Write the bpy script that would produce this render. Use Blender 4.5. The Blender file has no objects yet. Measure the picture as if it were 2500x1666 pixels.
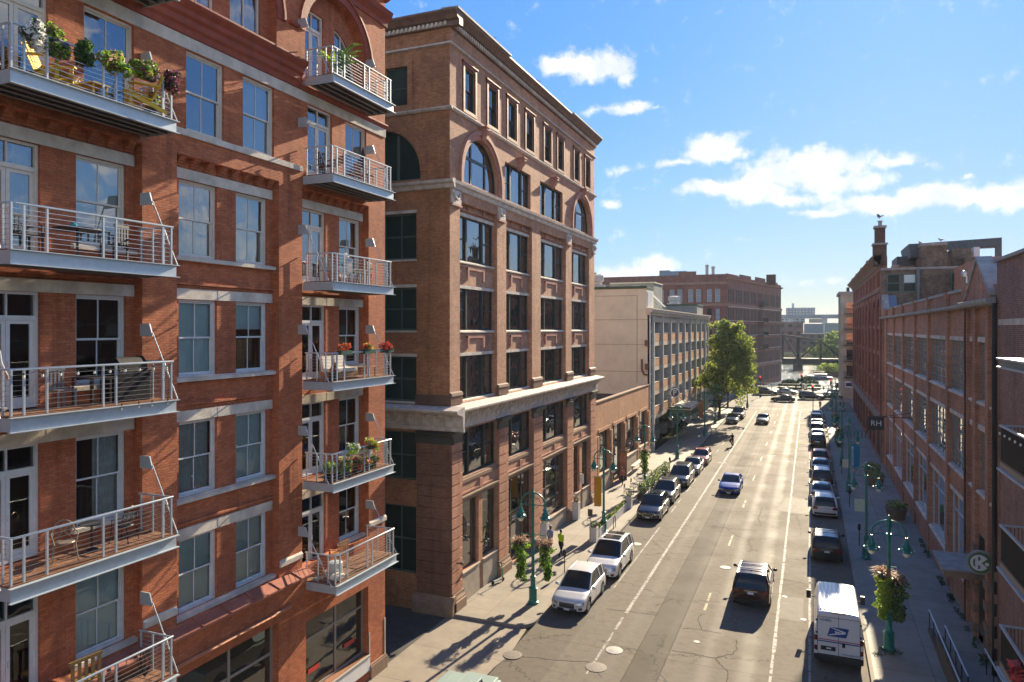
import bpy, bmesh, math, random
from math import sin, cos, pi, sqrt, atan2, radians as R
from mathutils import Vector, Matrix
S = bpy.context.scene
C = S.collection
# ------------------------------------------------------------------ camera, sky, sun, exposure
FPX = 1750.0; TH = math.atan(727/1750); CT, ST = cos(TH), sin(TH)
cd = bpy.data.cameras.new('camera'); cam = bpy.data.objects.new('camera', cd); C.objects.link(cam)
cd.sensor_width = 36; cd.lens = 36*FPX/2500; cd.shift_y = -30/2500; cd.clip_start = .1; cd.clip_end = 8000
cam.location = (0, 0, 15); cam.rotation_euler = (pi/2, 0, TH); S.camera = cam
SUN_AZ, SUN_EL = R(7), R(24.5)
def unproj(u, v, z=0):
    d = (15-z)*FPX/(v-803); r = (u-1250)/FPX
    return d*(CT*r-ST), d*(CT+ST*r)
def onx(X, u, v):
    r = (u-1250)/FPX; d = X/(CT*r-ST)
    return d*(CT+ST*r), 15+(803-v)*d/FPX
def ony(Y, u, v):
    r = (u-1250)/FPX; d = Y/(CT+ST*r)
    return d*(CT*r-ST), 15+(803-v)*d/FPX
W_ = bpy.data.worlds.new('World'); S.world = W_; W_.use_nodes = True
wt = W_.node_tree; wt.nodes.clear()
def wn(t, **k):
    n = wt.nodes.new(t)
    for a, b in k.items(): setattr(n, a, b)
    return n
def wl(a, b): wt.links.new(a, b)
def mth(nt, op, a, b=None, c=None, clamp=False):
    n = nt.nodes.new('ShaderNodeMath'); n.operation = op; n.use_clamp = clamp
    for i, x in enumerate((a, b, c)):
        if x is None: continue
        if isinstance(x, (int, float)): n.inputs[i].default_value = x
        else: nt.links.new(x, n.inputs[i])
    return n.outputs[0]
sky = wn('ShaderNodeTexSky', sky_type='NISHITA', sun_disc=False)
sky.sun_elevation = SUN_EL; sky.sun_rotation = SUN_AZ; sky.altitude = 100; sky.air_density = 1.0; sky.dust_density = .25; sky.ozone_density = 2.2
tc = wn('ShaderNodeTexCoord'); sx = wn('ShaderNodeSeparateXYZ'); wl(tc.outputs['Generated'], sx.inputs[0])
az = mth(wt, 'ARCTAN2', sx.outputs[0], sx.outputs[1]); el = mth(wt, 'ARCSINE', sx.outputs[2])
cv = wn('ShaderNodeCombineXYZ'); wl(az, cv.inputs[0]); wl(el, cv.inputs[1])
def noise(nt, vec, scale, detail=6, rough=.6, w=None):
    n = nt.nodes.new('ShaderNodeTexNoise'); n.inputs['Scale'].default_value = scale
    n.inputs['Detail'].default_value = detail; n.inputs['Roughness'].default_value = rough
    if vec is not None: nt.links.new(vec, n.inputs['Vector'])
    return n
nz = noise(wt, cv.outputs[0], 9, 5, .6)
def vm(nt, op, a, b=None, out=0, scale=None):
    n = nt.nodes.new('ShaderNodeVectorMath'); n.operation = op
    for i, x in enumerate((a, b)):
        if x is None: continue
        if isinstance(x, (tuple, list)): n.inputs[i].default_value = x
        else: nt.links.new(x, n.inputs[i])
    if scale is not None: n.inputs['Scale'].default_value = scale
    return n.outputs[out]
wob = vm(wt, 'SCALE', vm(wt, 'SUBTRACT', nz.outputs['Color'], (.5, .5, .5)), scale=.055)
p = vm(wt, 'ADD', cv.outputs[0], wob)
BL = [(110,225,95,50,1),(230,195,130,70,1),(370,165,120,75,1),(440,215,55,45,.8),(470,385,110,34,.8),(300,395,80,24,.5),(590,388,50,16,.5),
 (850,585,150,72,1),(700,650,120,24,.7),(930,625,95,34,.9),(1380,680,230,85,1),(1180,700,170,75,1),(1050,790,190,75,1),(860,790,150,42,.9),(1480,750,210,60,.9),
 (1250,830,240,40,.8),(1720,655,150,38,.7),(1860,680,90,30,.5),(1650,850,250,55,.9),(1950,830,260,62,1),(2230,810,240,72,1),(2450,800,240,70,1),(1420,895,180,26,.8),
 (450,690,80,30,.5),(385,880,50,24,.7),(2085,720,50,20,.6),(470,1190,200,48,.9),(600,1150,130,52,.9),(330,1215,130,40,.9),(1290,1222,90,22,.45),(1440,1225,80,24,.45),(1010,1040,70,22,.3),(520,805,40,10,.3)]
mask = None
for x, y, rx, ry, wgt in BL:
    u, v = 1300+x*.51, 60+y*.51
    def ae(u, v):
        r = (u-1250)/FPX; q = (803-v)/FPX
        X, Y = CT*r-ST, CT+ST*r
        return atan2(X, Y), atan2(q, sqrt(X*X+Y*Y))
    a0, e0 = ae(u, v); a1, _ = ae(u+rx*.51, v); _, e1 = ae(u, v-ry*.51)
    dlt = vm(wt, 'MULTIPLY', vm(wt, 'SUBTRACT', p, (a0, e0, 0)), (1/(a1-a0), 1/(e1-e0), 0))
    L = mth(wt, 'MULTIPLY', mth(wt, 'SUBTRACT', 1.5, vm(wt, 'LENGTH', dlt, out=1)), wgt)
    mask = L if mask is None else mth(wt, 'MAXIMUM', mask, L)
# broken cloud added over the unseen sky outside the view, for fill and reflections
mp = wn('ShaderNodeMapping'); wl(tc.outputs['Generated'], mp.inputs[0]); mp.inputs['Scale'].default_value = (1, 1, 2.6)
n3 = noise(wt, mp.outputs[0], 2.6, 7, .6)
side = mth(wt, 'SMOOTH_MAX', 0, mth(wt, 'SUBTRACT', mth(wt, 'ABSOLUTE', mth(wt, 'ADD', az, .20)), .82), .1)
lowb = mth(wt, 'SUBTRACT', 1.6, mth(wt, 'MULTIPLY', el, 2.2), clamp=True)   # added cloud thins out overhead
rest = mth(wt, 'MINIMUM', mth(wt, 'MULTIPLY', mth(wt, 'SUBTRACT', n3.outputs[0], .42), 7), mth(wt, 'MULTIPLY', mth(wt, 'MULTIPLY', side, lowb), 4))
mask = mth(wt, 'MAXIMUM', mask, rest)
n2 = noise(wt, cv.outputs[0], 34, 8, .62)
dens = mth(wt, 'ADD', mask, mth(wt, 'MULTIPLY', mth(wt, 'SUBTRACT', n2.outputs[0], .52), 2.2))
mr = wn('ShaderNodeMapRange', interpolation_type='SMOOTHSTEP'); wl(dens, mr.inputs[0]); mr.inputs[1].default_value = .1; mr.inputs[2].default_value = .95
up = wn('ShaderNodeMapRange'); wl(el, up.inputs[0]); up.inputs[1].default_value = 0; up.inputs[2].default_value = .05
cf = mth(wt, 'MULTIPLY', mth(wt, 'MULTIPLY', mr.outputs[0], up.outputs[0]), .93)
n4 = noise(wt, cv.outputs[0], 16, 4, .55)
cr = wn('ShaderNodeMapRange'); wl(n4.outputs[0], cr.inputs[0]); cr.inputs[1].default_value = .38; cr.inputs[2].default_value = .56
cc = wn('ShaderNodeMix', data_type='RGBA'); wl(cr.outputs[0], cc.inputs[0]); cc.inputs[6].default_value = (4.0, 4.2, 4.55, 1); cc.inputs[7].default_value = (5.0, 5.0, 5.05, 1)
SKYCOL = wn('ShaderNodeMix', data_type='RGBA', blend_type='MULTIPLY'); SKYCOL.inputs[0].default_value = 1; wl(sky.outputs[0], SKYCOL.inputs[6]); tm = wn('ShaderNodeMapRange', interpolation_type='SMOOTHSTEP'); wl(el, tm.inputs[0]); tm.inputs[1].default_value = 0; tm.inputs[2].default_value = .42
tint = wn('ShaderNodeMix', data_type='RGBA'); wl(tm.outputs[0], tint.inputs[0]); tint.inputs[6].default_value = (.72, .86, 1.13, 1); tint.inputs[7].default_value = (.42, .74, 1.16, 1); wl(tint.outputs[2], SKYCOL.inputs[7])
lum = vm(wt, 'DOT_PRODUCT', sky.outputs[0], (.3, .5, .2), out=1)
soft = mth(wt, 'DIVIDE', 1.35, mth(wt, 'ADD', 1, mth(wt, 'MULTIPLY', lum, .25)))   # sky brightness compressed: evens the glare round the sun
skc = vm(wt, 'SCALE', SKYCOL.outputs[2]); wt.links.new(soft, skc.node.inputs['Scale'])
mx = wn('ShaderNodeMix', data_type='RGBA'); wl(cf, mx.inputs[0]); wl(skc, mx.inputs[6]); wl(cc.outputs[2], mx.inputs[7])
bg = wn('ShaderNodeBackground'); bg.inputs[1].default_value = .087; wl(mx.outputs[2], bg.inputs[0])
wo = wn('ShaderNodeOutputWorld'); wl(bg.outputs[0], wo.inputs[0])
sd = bpy.data.lights.new('sun', 'SUN'); sd.energy = 5.0; sd.angle = R(.5); sd.color = (1, .84, .60)
so = bpy.data.objects.new('sun', sd); C.objects.link(so)
sdir = Vector((sin(SUN_AZ)*cos(SUN_EL), cos(SUN_AZ)*cos(SUN_EL), sin(SUN_EL)))
so.rotation_euler = sdir.to_track_quat('Z', 'Y').to_euler(); so.location = (40, 200, 120)
S.view_settings.view_transform = 'Standard'; S.view_settings.look = 'None'; S.view_settings.exposure = 1.42; S.view_settings.gamma = 1
random.seed(7); rnd = random.random
def ru(a, b): return a+(b-a)*rnd()
# ------------------------------------------------------------------ materials
MATS = {}
def newmat(name):
    m = bpy.data.materials.new(name); m.use_nodes = True; nt = m.node_tree
    MATS[name] = m
    return m, nt, nt.nodes['Principled BSDF']
def geo(nt): return nt.nodes.new('ShaderNodeNewGeometry').outputs['Position']
def ramp(nt, fac, a, b, c1, c2):
    r = nt.nodes.new('ShaderNodeMapRange'); nt.links.new(fac, r.inputs[0]); r.inputs[1].default_value = a; r.inputs[2].default_value = b
    m = nt.nodes.new('ShaderNodeMix'); m.data_type = 'RGBA'; nt.links.new(r.outputs[0], m.inputs[0])
    for i, c in ((6, c1), (7, c2)):
        if isinstance(c, tuple): m.inputs[i].default_value = c[:3]+(1,)
        else: nt.links.new(c, m.inputs[i])
    return m.outputs[2]
def sc(c, k): return tuple(min(1, x*k) for x in c)
def bumpn(nt, b, h, strength, dist):
    n = nt.nodes.new('ShaderNodeBump'); n.inputs['Strength'].default_value = strength; n.inputs['Distance'].default_value = dist
    nt.links.new(h, n.inputs['Height']); nt.links.new(n.outputs[0], b.inputs['Normal'])
def M(name, col, rough=.6, metal=0, var=0, vs=2, bump=0, bs=25, coat=0, obj=False, col2=None, spec=None):
    if name in MATS: return MATS[name]
    m, nt, b = newmat(name)
    b.inputs['Base Color'].default_value = col+(1,); b.inputs['Roughness'].default_value = rough; b.inputs['Metallic'].default_value = metal
    if coat: b.inputs['Coat Weight'].default_value = coat; b.inputs['Coat Roughness'].default_value = .04
    b.inputs['Specular IOR Level'].default_value = spec if spec is not None else (.2 if rough > .5 and not metal else .5)
    g = nt.nodes.new('ShaderNodeTexCoord').outputs['Object'] if obj else geo(nt)
    if var:
        n = noise(nt, g, vs, 8, .62)
        c = ramp(nt, n.outputs[0], .3, .7, sc(col, 1-var), col2 or sc(col, 1+var*.6)); nt.links.new(c, b.inputs['Base Color'])
        rr = nt.nodes.new('ShaderNodeMapRange'); nt.links.new(n.outputs[0], rr.inputs[0]); rr.inputs[3].default_value = max(0, rough-.1*(1 if rough > .15 else .2)); rr.inputs[4].default_value = min(1, rough+.1*(1 if rough > .15 else .2))
        nt.links.new(rr.outputs[0], b.inputs['Roughness'])
    if bump:
        n = noise(nt, g, bs, 4, .6); bumpn(nt, b, n.outputs[0], bump, .02)
    return m
def sc2(nt, c, k):
    n = nt.nodes.new('ShaderNodeMix'); n.data_type = 'RGBA'; n.blend_type = 'MULTIPLY'; n.inputs[0].default_value = 1; nt.links.new(c, n.inputs[6]); n.inputs[7].default_value = (k, k, k, 1); return n.outputs[2]
def brick(name, c1, c2, mortar, bw=.225, rh=.075, ms=.011, soil=.25, bump=.6, vs=.35, grooves=0, dark=None):
    m, nt, b = newmat(name)
    s = nt.nodes.new('ShaderNodeSeparateXYZ'); nt.links.new(geo(nt), s.inputs[0])
    a = mth(nt, 'ADD', s.outputs[0], s.outputs[1])
    cb = nt.nodes.new('ShaderNodeCombineXYZ'); nt.links.new(a, cb.inputs[0]); nt.links.new(s.outputs[2], cb.inputs[1])
    t = nt.nodes.new('ShaderNodeTexBrick'); nt.links.new(cb.outputs[0], t.inputs['Vector'])
    t.inputs['Scale'].default_value = 1; t.inputs['Mortar Size'].default_value = ms; t.inputs['Brick Width'].default_value = bw; t.inputs['Row Height'].default_value = rh
    t.inputs['Mortar Smooth'].default_value = .3; t.inputs['Bias'].default_value = -.1
    t.inputs['Color1'].default_value = c1+(1,); t.inputs['Color2'].default_value = c2+(1,); t.inputs['Mortar'].default_value = mortar+(1,)
    n = noise(nt, geo(nt), vs, 9, .65); n2 = noise(nt, cb.outputs[0], 2.2, 6, .7)
    col = ramp(nt, n.outputs[0], .35, .68, (1-soil,)*3, (1+soil*.45,)*3)
    col2 = ramp(nt, n2.outputs[0], .38, .66, (1-soil*.55, 1-soil*.6, 1-soil*.6), (1.08, 1.08, 1.05))
    mps = nt.nodes.new('ShaderNodeMapping'); nt.links.new(cb.outputs[0], mps.inputs[0]); mps.inputs['Scale'].default_value = (2.4, .16, 1); n7 = noise(nt, mps.outputs[0], 1, 6, .65)
    nb_ = noise(nt, cb.outputs[0], 14, 2, .5)
    col = sc2(nt, col, 1); col = ramp(nt, n7.outputs[0], .52, .74, col, sc2(nt, col, .62)); col = ramp(nt, nb_.outputs[0], .42, .6, sc2(nt, col, .86), col)
    mm = nt.nodes.new('ShaderNodeMix'); mm.data_type = 'RGBA'; mm.blend_type = 'MULTIPLY'; mm.inputs[0].default_value = 1
    nt.links.new(t.outputs[0], mm.inputs[6]); nt.links.new(col, mm.inputs[7])
    m3 = nt.nodes.new('ShaderNodeMix'); m3.data_type = 'RGBA'; m3.blend_type = 'MULTIPLY'; m3.inputs[0].default_value = 1
    nt.links.new(mm.outputs[2], m3.inputs[6]); nt.links.new(col2, m3.inputs[7])
    nt.links.new(m3.outputs[2], b.inputs['Base Color']); b.inputs['Roughness'].default_value = .82; b.inputs['Specular IOR Level'].default_value = .3
    bumpn(nt, b, mth(nt, 'SUBTRACT', 1, t.outputs['Fac']), bump, .012)
    return m
def glass(name, tint, ior=1.8, inner=None, rough=.015, wav=.03, rtint=(1, 1, 1)):
    """inner None: see-through (rooms are built behind); else an opaque dark pane of that colour"""
    m, nt, b = newmat(name); nt.nodes.remove(b)
    out = [n for n in nt.nodes if n.type == 'OUTPUT_MATERIAL'][0]
    gl = nt.nodes.new('ShaderNodeBsdfGlossy'); gl.inputs['Roughness'].default_value = rough; gl.inputs['Color'].default_value = rtint+(1,)
    if inner is None:
        o = nt.nodes.new('ShaderNodeBsdfTransparent'); o.inputs[0].default_value = tint+(1,)
    else:
        o = nt.nodes.new('ShaderNodeBsdfDiffuse')
        oi = nt.nodes.new('ShaderNodeObjectInfo'); g = geo(nt); n = noise(nt, g, .9, 3, .5)
        nt.links.new(ramp(nt, mth(nt, 'ADD', mth(nt, 'MULTIPLY', n.outputs[0], .6), mth(nt, 'MULTIPLY', oi.outputs['Random'], .45)), .35, .8, inner, tint), o.inputs[0])
    fr = nt.nodes.new('ShaderNodeFresnel'); fr.inputs[0].default_value = ior
    if wav:
        n = noise(nt, geo(nt), .8, 2, .5); bp = nt.nodes.new('ShaderNodeBump'); bp.inputs['Strength'].default_value = wav; bp.inputs['Distance'].default_value = .35
        nt.links.new(n.outputs[0], bp.inputs['Height']); nt.links.new(bp.outputs[0], gl.inputs['Normal'])
    mi = nt.nodes.new('ShaderNodeMixShader'); nt.links.new(fr.outputs[0], mi.inputs[0]); nt.links.new(o.outputs[0], mi.inputs[1]); nt.links.new(gl.outputs[0], mi.inputs[2])
    nt.links.new(mi.outputs[0], out.inputs[0])
    return m
BR1 = brick('orange_red_brick', (.62, .19, .082), (.44, .115, .05), (.33, .15, .08), soil=.22)
BR1C = M('red_terracotta', (.30, .075, .045), .6, var=.3, vs=3, bump=.4)
BR2 = brick('buff_pink_brick', (.70, .38, .235), (.52, .26, .155), (.42, .28, .2), soil=.28, ms=.009)
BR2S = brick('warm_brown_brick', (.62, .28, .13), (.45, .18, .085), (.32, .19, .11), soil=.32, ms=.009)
BR2R = brick('rusticated_brick', (.66, .33, .21), (.56, .26, .17), (.38, .22, .15), bw=.225, rh=.075, ms=.008, soil=.25)
BR3 = brick('tan_orange_brick', (.68, .36, .19), (.56, .27, .14), (.48, .31, .2), soil=.2)
BRR = brick('dark_red_brick', (.60, .25, .14), (.38, .145, .08), (.48, .36, .26), soil=.3, ms=.012)
BRN = brick('banded_brown_brick', (.36, .17, .12), (.22, .10, .08), (.38, .29, .23), soil=.25, ms=.013)
BRO = brick('old_red_sandstone', (.44, .185, .13), (.32, .12, .085), (.3, .15, .11), soil=.3, ms=.006)
BRF = brick('maroon_brick', (.36, .155, .115), (.28, .11, .085), (.32, .2, .16), soil=.25)
BRP = brick('mottled_party_brick', (.30, .22, .15), (.16, .10, .07), (.26, .22, .18), soil=.45, ms=.012, vs=.9)
STONE = M('pale_limestone', (.62, .56, .47), .8, var=.32, vs=1.7, bump=.5)
STONED = M('weathered_sandstone', (.29, .20, .14), .85, var=.3, vs=2, bump=.5)
TERRA = M('pale_terracotta', (.60, .53, .47), .7, var=.32, vs=3, bump=.5)
PINKSTONE = M('pink_terracotta', (.46, .23, .17), .7, var=.3, vs=2.2, bump=.4)
MAROON = M('maroon_trim', (.22, .085, .06), .6, var=.25, vs=3, bump=.3)
WFR = M('cream_window_paint', (.68, .65, .58), .5, var=.12, vs=4)
WFG = M('pale_grey_window_paint', (.62, .66, .66), .5, var=.1, vs=4)
DFR = M('dark_green_window_paint', (.025, .035, .033), .45, var=.2, vs=4)
BFR = M('bronze_frame', (.10, .085, .07), .45)
DFA = M('muted_green_frame', (.07, .105, .09), .5, var=.2)
GFR = M('teal_window_paint', (.07, .16, .15), .5, var=.2)
STL = M('galvanised_grey_steel', (.44, .50, .54), .42, .25, var=.1, vs=5, bump=.08)
STLD = M('dark_steel', (.035, .04, .042), .45, .3, var=.2, vs=3)
GREY = M('grey_steel_paint', (.36, .41, .43), .5, .1, var=.1, vs=3)
DECK = M('cedar_deck_boards', (.24, .12, .07), .7, var=.35, vs=5, bump=.4)
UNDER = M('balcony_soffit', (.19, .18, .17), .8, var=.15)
TEAL = M('teal_lamp_paint', (.008, .19, .15), .35, .1, var=.22, vs=4, bump=.1, coat=.3)
BULB = M('frosted_lamp_glass', (.78, .76, .66), .25, var=.05)
CREAM = M('cream_painted_wall', (.68, .65, .47), .8, var=.12, vs=.6, bump=.3)
CREAMD = M('grey_render_wall', (.26, .27, .25), .8, var=.25, vs=.8, bump=.3)
GREENC = M('dark_green_coping', (.06, .10, .06), .7, var=.3)
CONCP = M('garage_concrete', (.46, .47, .45), .8, var=.18, vs=1.2, bump=.2)
CONCB = M('garage_buff_concrete', (.64, .53, .39), .8, var=.18, vs=1, bump=.2)
DARKIN = M('dark_interior', (.03, .028, .026), .9, var=.4, vs=1)
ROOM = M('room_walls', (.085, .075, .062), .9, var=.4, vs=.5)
CURT = M('curtain_cloth', (.62, .66, .62), .9, var=.2, vs=6)
BLIND = M('roller_blind', (.66, .80, .78), .8, var=.06, vs=3)
WHITE = M('white_paint', (.72, .72, .70), .5, var=.08, vs=3)
BLACK = M('black_paint', (.018, .018, .02), .4, var=.2)
RUB = M('black_rubber', (.022, .022, .024), .85)
CHROME = M('chrome', (.75, .75, .76), .12, 1)
RIM = M('alloy_rim', (.42, .43, .45), .3, .9)
TRIM = M('black_plastic_trim', (.03, .03, .032), .6)
COP = M('weathered_grey_coping', (.33, .33, .31), .7, var=.3, vs=2, bump=.3)
GW = glass('window_glass', (.75, .80, .79), 2.9)
GWF = glass('matt_dark_window_glass', (.04, .065, .055), 1.12, inner=(.020, .032, .028), rough=.1, wav=0)
GWM = M('unlit_far_window', (.025, .028, .03), .6)
GWSKY = M('far_window_sky_tone', (.33, .38, .42), .6)  # pale matt tone paints the sky's reflection into the far panes
GW2 = glass('clear_window_glass', (.9, .95, .94), 1.75)
GWD = glass('dark_window_glass', (.035, .045, .042), 3.4, inner=(.008, .012, .011))
GSH = glass('shop_window_glass', (.05, .045, .035), 1.9, inner=(.012, .012, .01), wav=.02)
GCAR = glass('car_glass', (.02, .03, .035), 1.4, inner=(.006, .01, .013), wav=0)
GSTEEL = glass('gridded_window_glass', (.06, .08, .075), 1.9, inner=(.014, .02, .019), wav=.05)
SOIL = M('dark_soil', (.04, .028, .018), .95)
def leafm(name, c, tr=.25):
    m, nt, b = newmat(name); oi = geo(nt); n = noise(nt, oi, 5, 3, .6)
    nt.links.new(ramp(nt, n.outputs[0], .35, .65, sc(c, .6), sc(c, 1.35)), b.inputs['Base Color']); b.inputs['Roughness'].default_value = .6
    t = nt.nodes.new('ShaderNodeBsdfTranslucent'); t.inputs[0].default_value = sc(c, 1.6)+(1,)
    mi = nt.nodes.new('ShaderNodeMixShader'); mi.inputs[0].default_value = tr
    out = [x for x in nt.nodes if x.type == 'OUTPUT_MATERIAL'][0]
    nt.links.new(b.outputs[0], mi.inputs[1]); nt.links.new(t.outputs[0], mi.inputs[2]); nt.links.new(mi.outputs[0], out.inputs[0])
    return m
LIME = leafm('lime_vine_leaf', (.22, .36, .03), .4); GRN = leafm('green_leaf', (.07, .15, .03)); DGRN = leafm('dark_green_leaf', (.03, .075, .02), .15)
OLV = leafm('olive_tree_leaf', (.25, .29, .055), .45); YLG = leafm('yellow_green_leaf', (.30, .34, .06), .4); FARG = leafm('far_tree_leaf', (.11, .20, .05))
GRASSP = leafm('pinkish_grass_plume', (.42, .26, .18), .4); FLR = leafm('red_flower', (.55, .05, .04)); FLP = leafm('purple_flower', (.28, .10, .14)); FLW = leafm('white_flower', (.75, .75, .70)); FLO = leafm('orange_flower', (.60, .18, .06))
BARK = M('tree_bark', (.10, .07, .05), .9, var=.4, vs=8, bump=.8)
YEL = M('yellow_painted_wood', (.62, .42, .05), .55, var=.15, vs=6)
WOOD = M('weathered_wood', (.25, .13, .07), .75, var=.3, vs=6, bump=.3)
PLAT = M('licence_plate', (.62, .66, .72), .4)
TAIL = M('tail_lamp_red', (.13, .008, .008), .25, coat=.5)
HEAD = M('headlamp_glass', (.45, .48, .52), .12, .6, coat=1)
SKIN = M('brown_skin', (.13, .065, .04), .55); SKINL = M('light_skin', (.45, .27, .19), .55)
# ------------------------------------------------------------------ mesh building
WO = {}
class Fr:
    def __init__(s, o, u, n): s.o, s.u, s.n = o, u, n
    def P(s, a, z, d=0): return (s.o[0]+s.u[0]*a+s.n[0]*d, s.o[1]+s.u[1]*a+s.n[1]*d, z)
    def zero(s): return Fr((0, 0), s.u, s.n)
class MB:
    def __init__(s): s.v, s.f, s.m = [], [], []
    def poly(s, pts, m=0):
        i = len(s.v); s.v += [tuple(q) for q in pts]; s.f.append(tuple(range(i, i+len(pts)))); s.m.append(m)
    def hexa(s, c, m=0):
        i = len(s.v); s.v += [tuple(q) for q in c]
        for f in ((0, 3, 2, 1), (4, 5, 6, 7), (0, 1, 5, 4), (1, 2, 6, 5), (2, 3, 7, 6), (3, 0, 4, 7)):
            s.f.append(tuple(i+k for k in f)); s.m.append(m)
    def box(s, x0, x1, y0, y1, z0, z1, m=0):
        s.hexa([(x0, y0, z0), (x1, y0, z0), (x1, y1, z0), (x0, y1, z0), (x0, y0, z1), (x1, y0, z1), (x1, y1, z1), (x0, y1, z1)], m)
    def fb(s, fr, a0, a1, z0, z1, d0, d1, m=0):
        P = fr.P; s.hexa([P(a0, z0, d0), P(a1, z0, d0), P(a1, z0, d1), P(a0, z0, d1), P(a0, z1, d0), P(a1, z1, d0), P(a1, z1, d1), P(a0, z1, d1)], m)
    def prof(s, fr, a0, a1, pts, m=0):
        """extrude a (d,z) outline between a0 and a1"""
        n = len(pts); i = len(s.v)
        s.v += [fr.P(a0, z, d) for d, z in pts]+[fr.P(a1, z, d) for d, z in pts]
        for k in range(n): s.f.append((i+k, i+(k+1) % n, i+n+(k+1) % n, i+n+k)); s.m.append(m)
        s.f.append(tuple(range(i, i+n))); s.m.append(m); s.f.append(tuple(range(i+2*n-1, i+n-1, -1))); s.m.append(m)
    def ext(s, fr, pts, d0, d1, m=0):
        """extrude an (a,z) outline between depths"""
        n = len(pts); i = len(s.v)
        s.v += [fr.P(a, z, d0) for a, z in pts]+[fr.P(a, z, d1) for a, z in pts]
        for k in range(n): s.f.append((i+k, i+(k+1) % n, i+n+(k+1) % n, i+n+k)); s.m.append(m)
        s.f.append(tuple(range(i, i+n))); s.m.append(m); s.f.append(tuple(range(i+2*n-1, i+n-1, -1))); s.m.append(m)
    def tube(s, pts, r, n=6, m=0, cap=True):
        pts = [Vector(q) for q in pts]; rs = r if isinstance(r, (list, tuple)) else [r]*len(pts); i0 = len(s.v); ref = None
        for k, q in enumerate(pts):
            t = (pts[min(k+1, len(pts)-1)]-pts[max(k-1, 0)]).normalized()
            if ref is None: ref = Vector((0, 0, 1)) if abs(t.z) < .9 else Vector((1, 0, 0))
            a = t.cross(ref).normalized(); b = t.cross(a); ref = -b if False else ref
            for j in range(n):
                an = 2*pi*(j+.5)/n; s.v.append(tuple(q+a*cos(an)*rs[k]+b*sin(an)*rs[k]))
        for k in range(len(pts)-1):
            for j in range(n):
                a = i0+k*n+j; b = i0+k*n+(j+1) % n; s.f.append((a, b, b+n, a+n)); s.m.append(m)
        if cap:
            s.f.append(tuple(range(i0+n-1, i0-1, -1))); s.m.append(m); e = i0+(len(pts)-1)*n; s.f.append(tuple(range(e, e+n))); s.m.append(m)
    def lathe(s, c, prof, n=12, m=0, axis='z'):
        i0 = len(s.v)
        for r, z in prof:
            for j in range(n):
                a = 2*pi*j/n; x, y = r*cos(a), r*sin(a)
                s.v.append((c[0]+x, c[1]+y, c[2]+z) if axis == 'z' else (c[0]+z, c[1]+x, c[2]+y) if axis == 'x' else (c[0]+x, c[1]+z, c[2]+y))
        for k in range(len(prof)-1):
            for j in range(n):
                a = i0+k*n+j; b = i0+k*n+(j+1) % n; s.f.append((a, b, b+n, a+n)); s.m.append(m)
        s.f.append(tuple(range(i0+n-1, i0-1, -1))); s.m.append(m); e = i0+(len(prof)-1)*n; s.f.append(tuple(range(e, e+n))); s.m.append(m)
    def ell(s, c, r, n=10, m=0):
        rx, ry, rz = r if isinstance(r, tuple) else (r, r, r); i0 = len(s.v); k = max(4, n//2)
        s.v.append((c[0], c[1], c[2]-rz))
        for a in range(1, k):
            t = pi*a/k
            for j in range(n): s.v.append((c[0]+rx*sin(t)*cos(2*pi*j/n), c[1]+ry*sin(t)*sin(2*pi*j/n), c[2]-rz*cos(t)))
        s.v.append((c[0], c[1], c[2]+rz)); e = len(s.v)-1
        for j in range(n):
            s.f.append((i0, i0+1+(j+1) % n, i0+1+j)); s.m.append(m); q = e-n; s.f.append((e, q+j, q+(j+1) % n)); s.m.append(m)
        for a in range(k-2):
            for j in range(n):
                x = i0+1+a*n+j; y = i0+1+a*n+(j+1) % n; s.f.append((x, y, y+n, x+n)); s.m.append(m)
    def grid(s, rows, m=0, closed=False):
        i0 = len(s.v); w = len(rows[0])
        for r in rows: s.v += [tuple(q) for q in r]
        for a in range(len(rows)-1):
            for b in range(w if closed else w-1):
                x = i0+a*w+b; y = i0+a*w+(b+1) % w; s.f.append((x, y, y+w, x+w)); s.m.append(m)
    def leaves(s, c, r, n, size, ms=(0,), shell=0, squash=1, droop=0):
        for _ in range(n):
            while True:
                q = Vector((ru(-1, 1), ru(-1, 1), ru(-1, 1)))
                if q.length <= 1: break
            if shell: q = q.normalized()*(q.length**shell)
            q = Vector((c[0]+q.x*r[0], c[1]+q.y*r[1], c[2]+q.z*r[2])); z = size*ru(.6, 1.3)
            a = Vector((ru(-1, 1), ru(-1, 1), ru(-1, 1)-droop)).normalized()*z; b = a.cross(Vector((ru(-1, 1), ru(-1, 1), ru(-1, 1)))).normalized()*z*.55
            s.poly((q-a, q+b*.9, q+a, q-b*.9), random.choice(ms))
    def wall(s, fr, a0, a1, z0, z1, ops, d=0, depth=.15, m=0, mr=None):
        """flat wall with openings (a0,a1,z0,z1[,arch]) and reveals going in by depth; arch='r' round head above z1-(w/2)"""
        mr = m if mr is None else mr
        A = sorted({a0, a1, *[o[0] for o in ops], *[o[1] for o in ops]}); Z = sorted({z0, z1, *[o[2] for o in ops], *[o[3] for o in ops]})
        A = [a for a in A if a0 <= a <= a1]; Z = [z for z in Z if z0 <= z <= z1]
        P = fr.P
        for i in range(len(Z)-1):
            zc = (Z[i]+Z[i+1])/2; st = None
            for j in range(len(A)):
                solid = j < len(A)-1 and not any(o[0] < (A[j]+A[j+1])/2 < o[1] and o[2] < zc < o[3] for o in ops)
                if solid and st is None: st = A[j]
                if not solid and st is not None:
                    s.poly((P(st, Z[i], d), P(A[j], Z[i], d), P(A[j], Z[i+1], d), P(st, Z[i+1], d)), m); st = None
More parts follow.
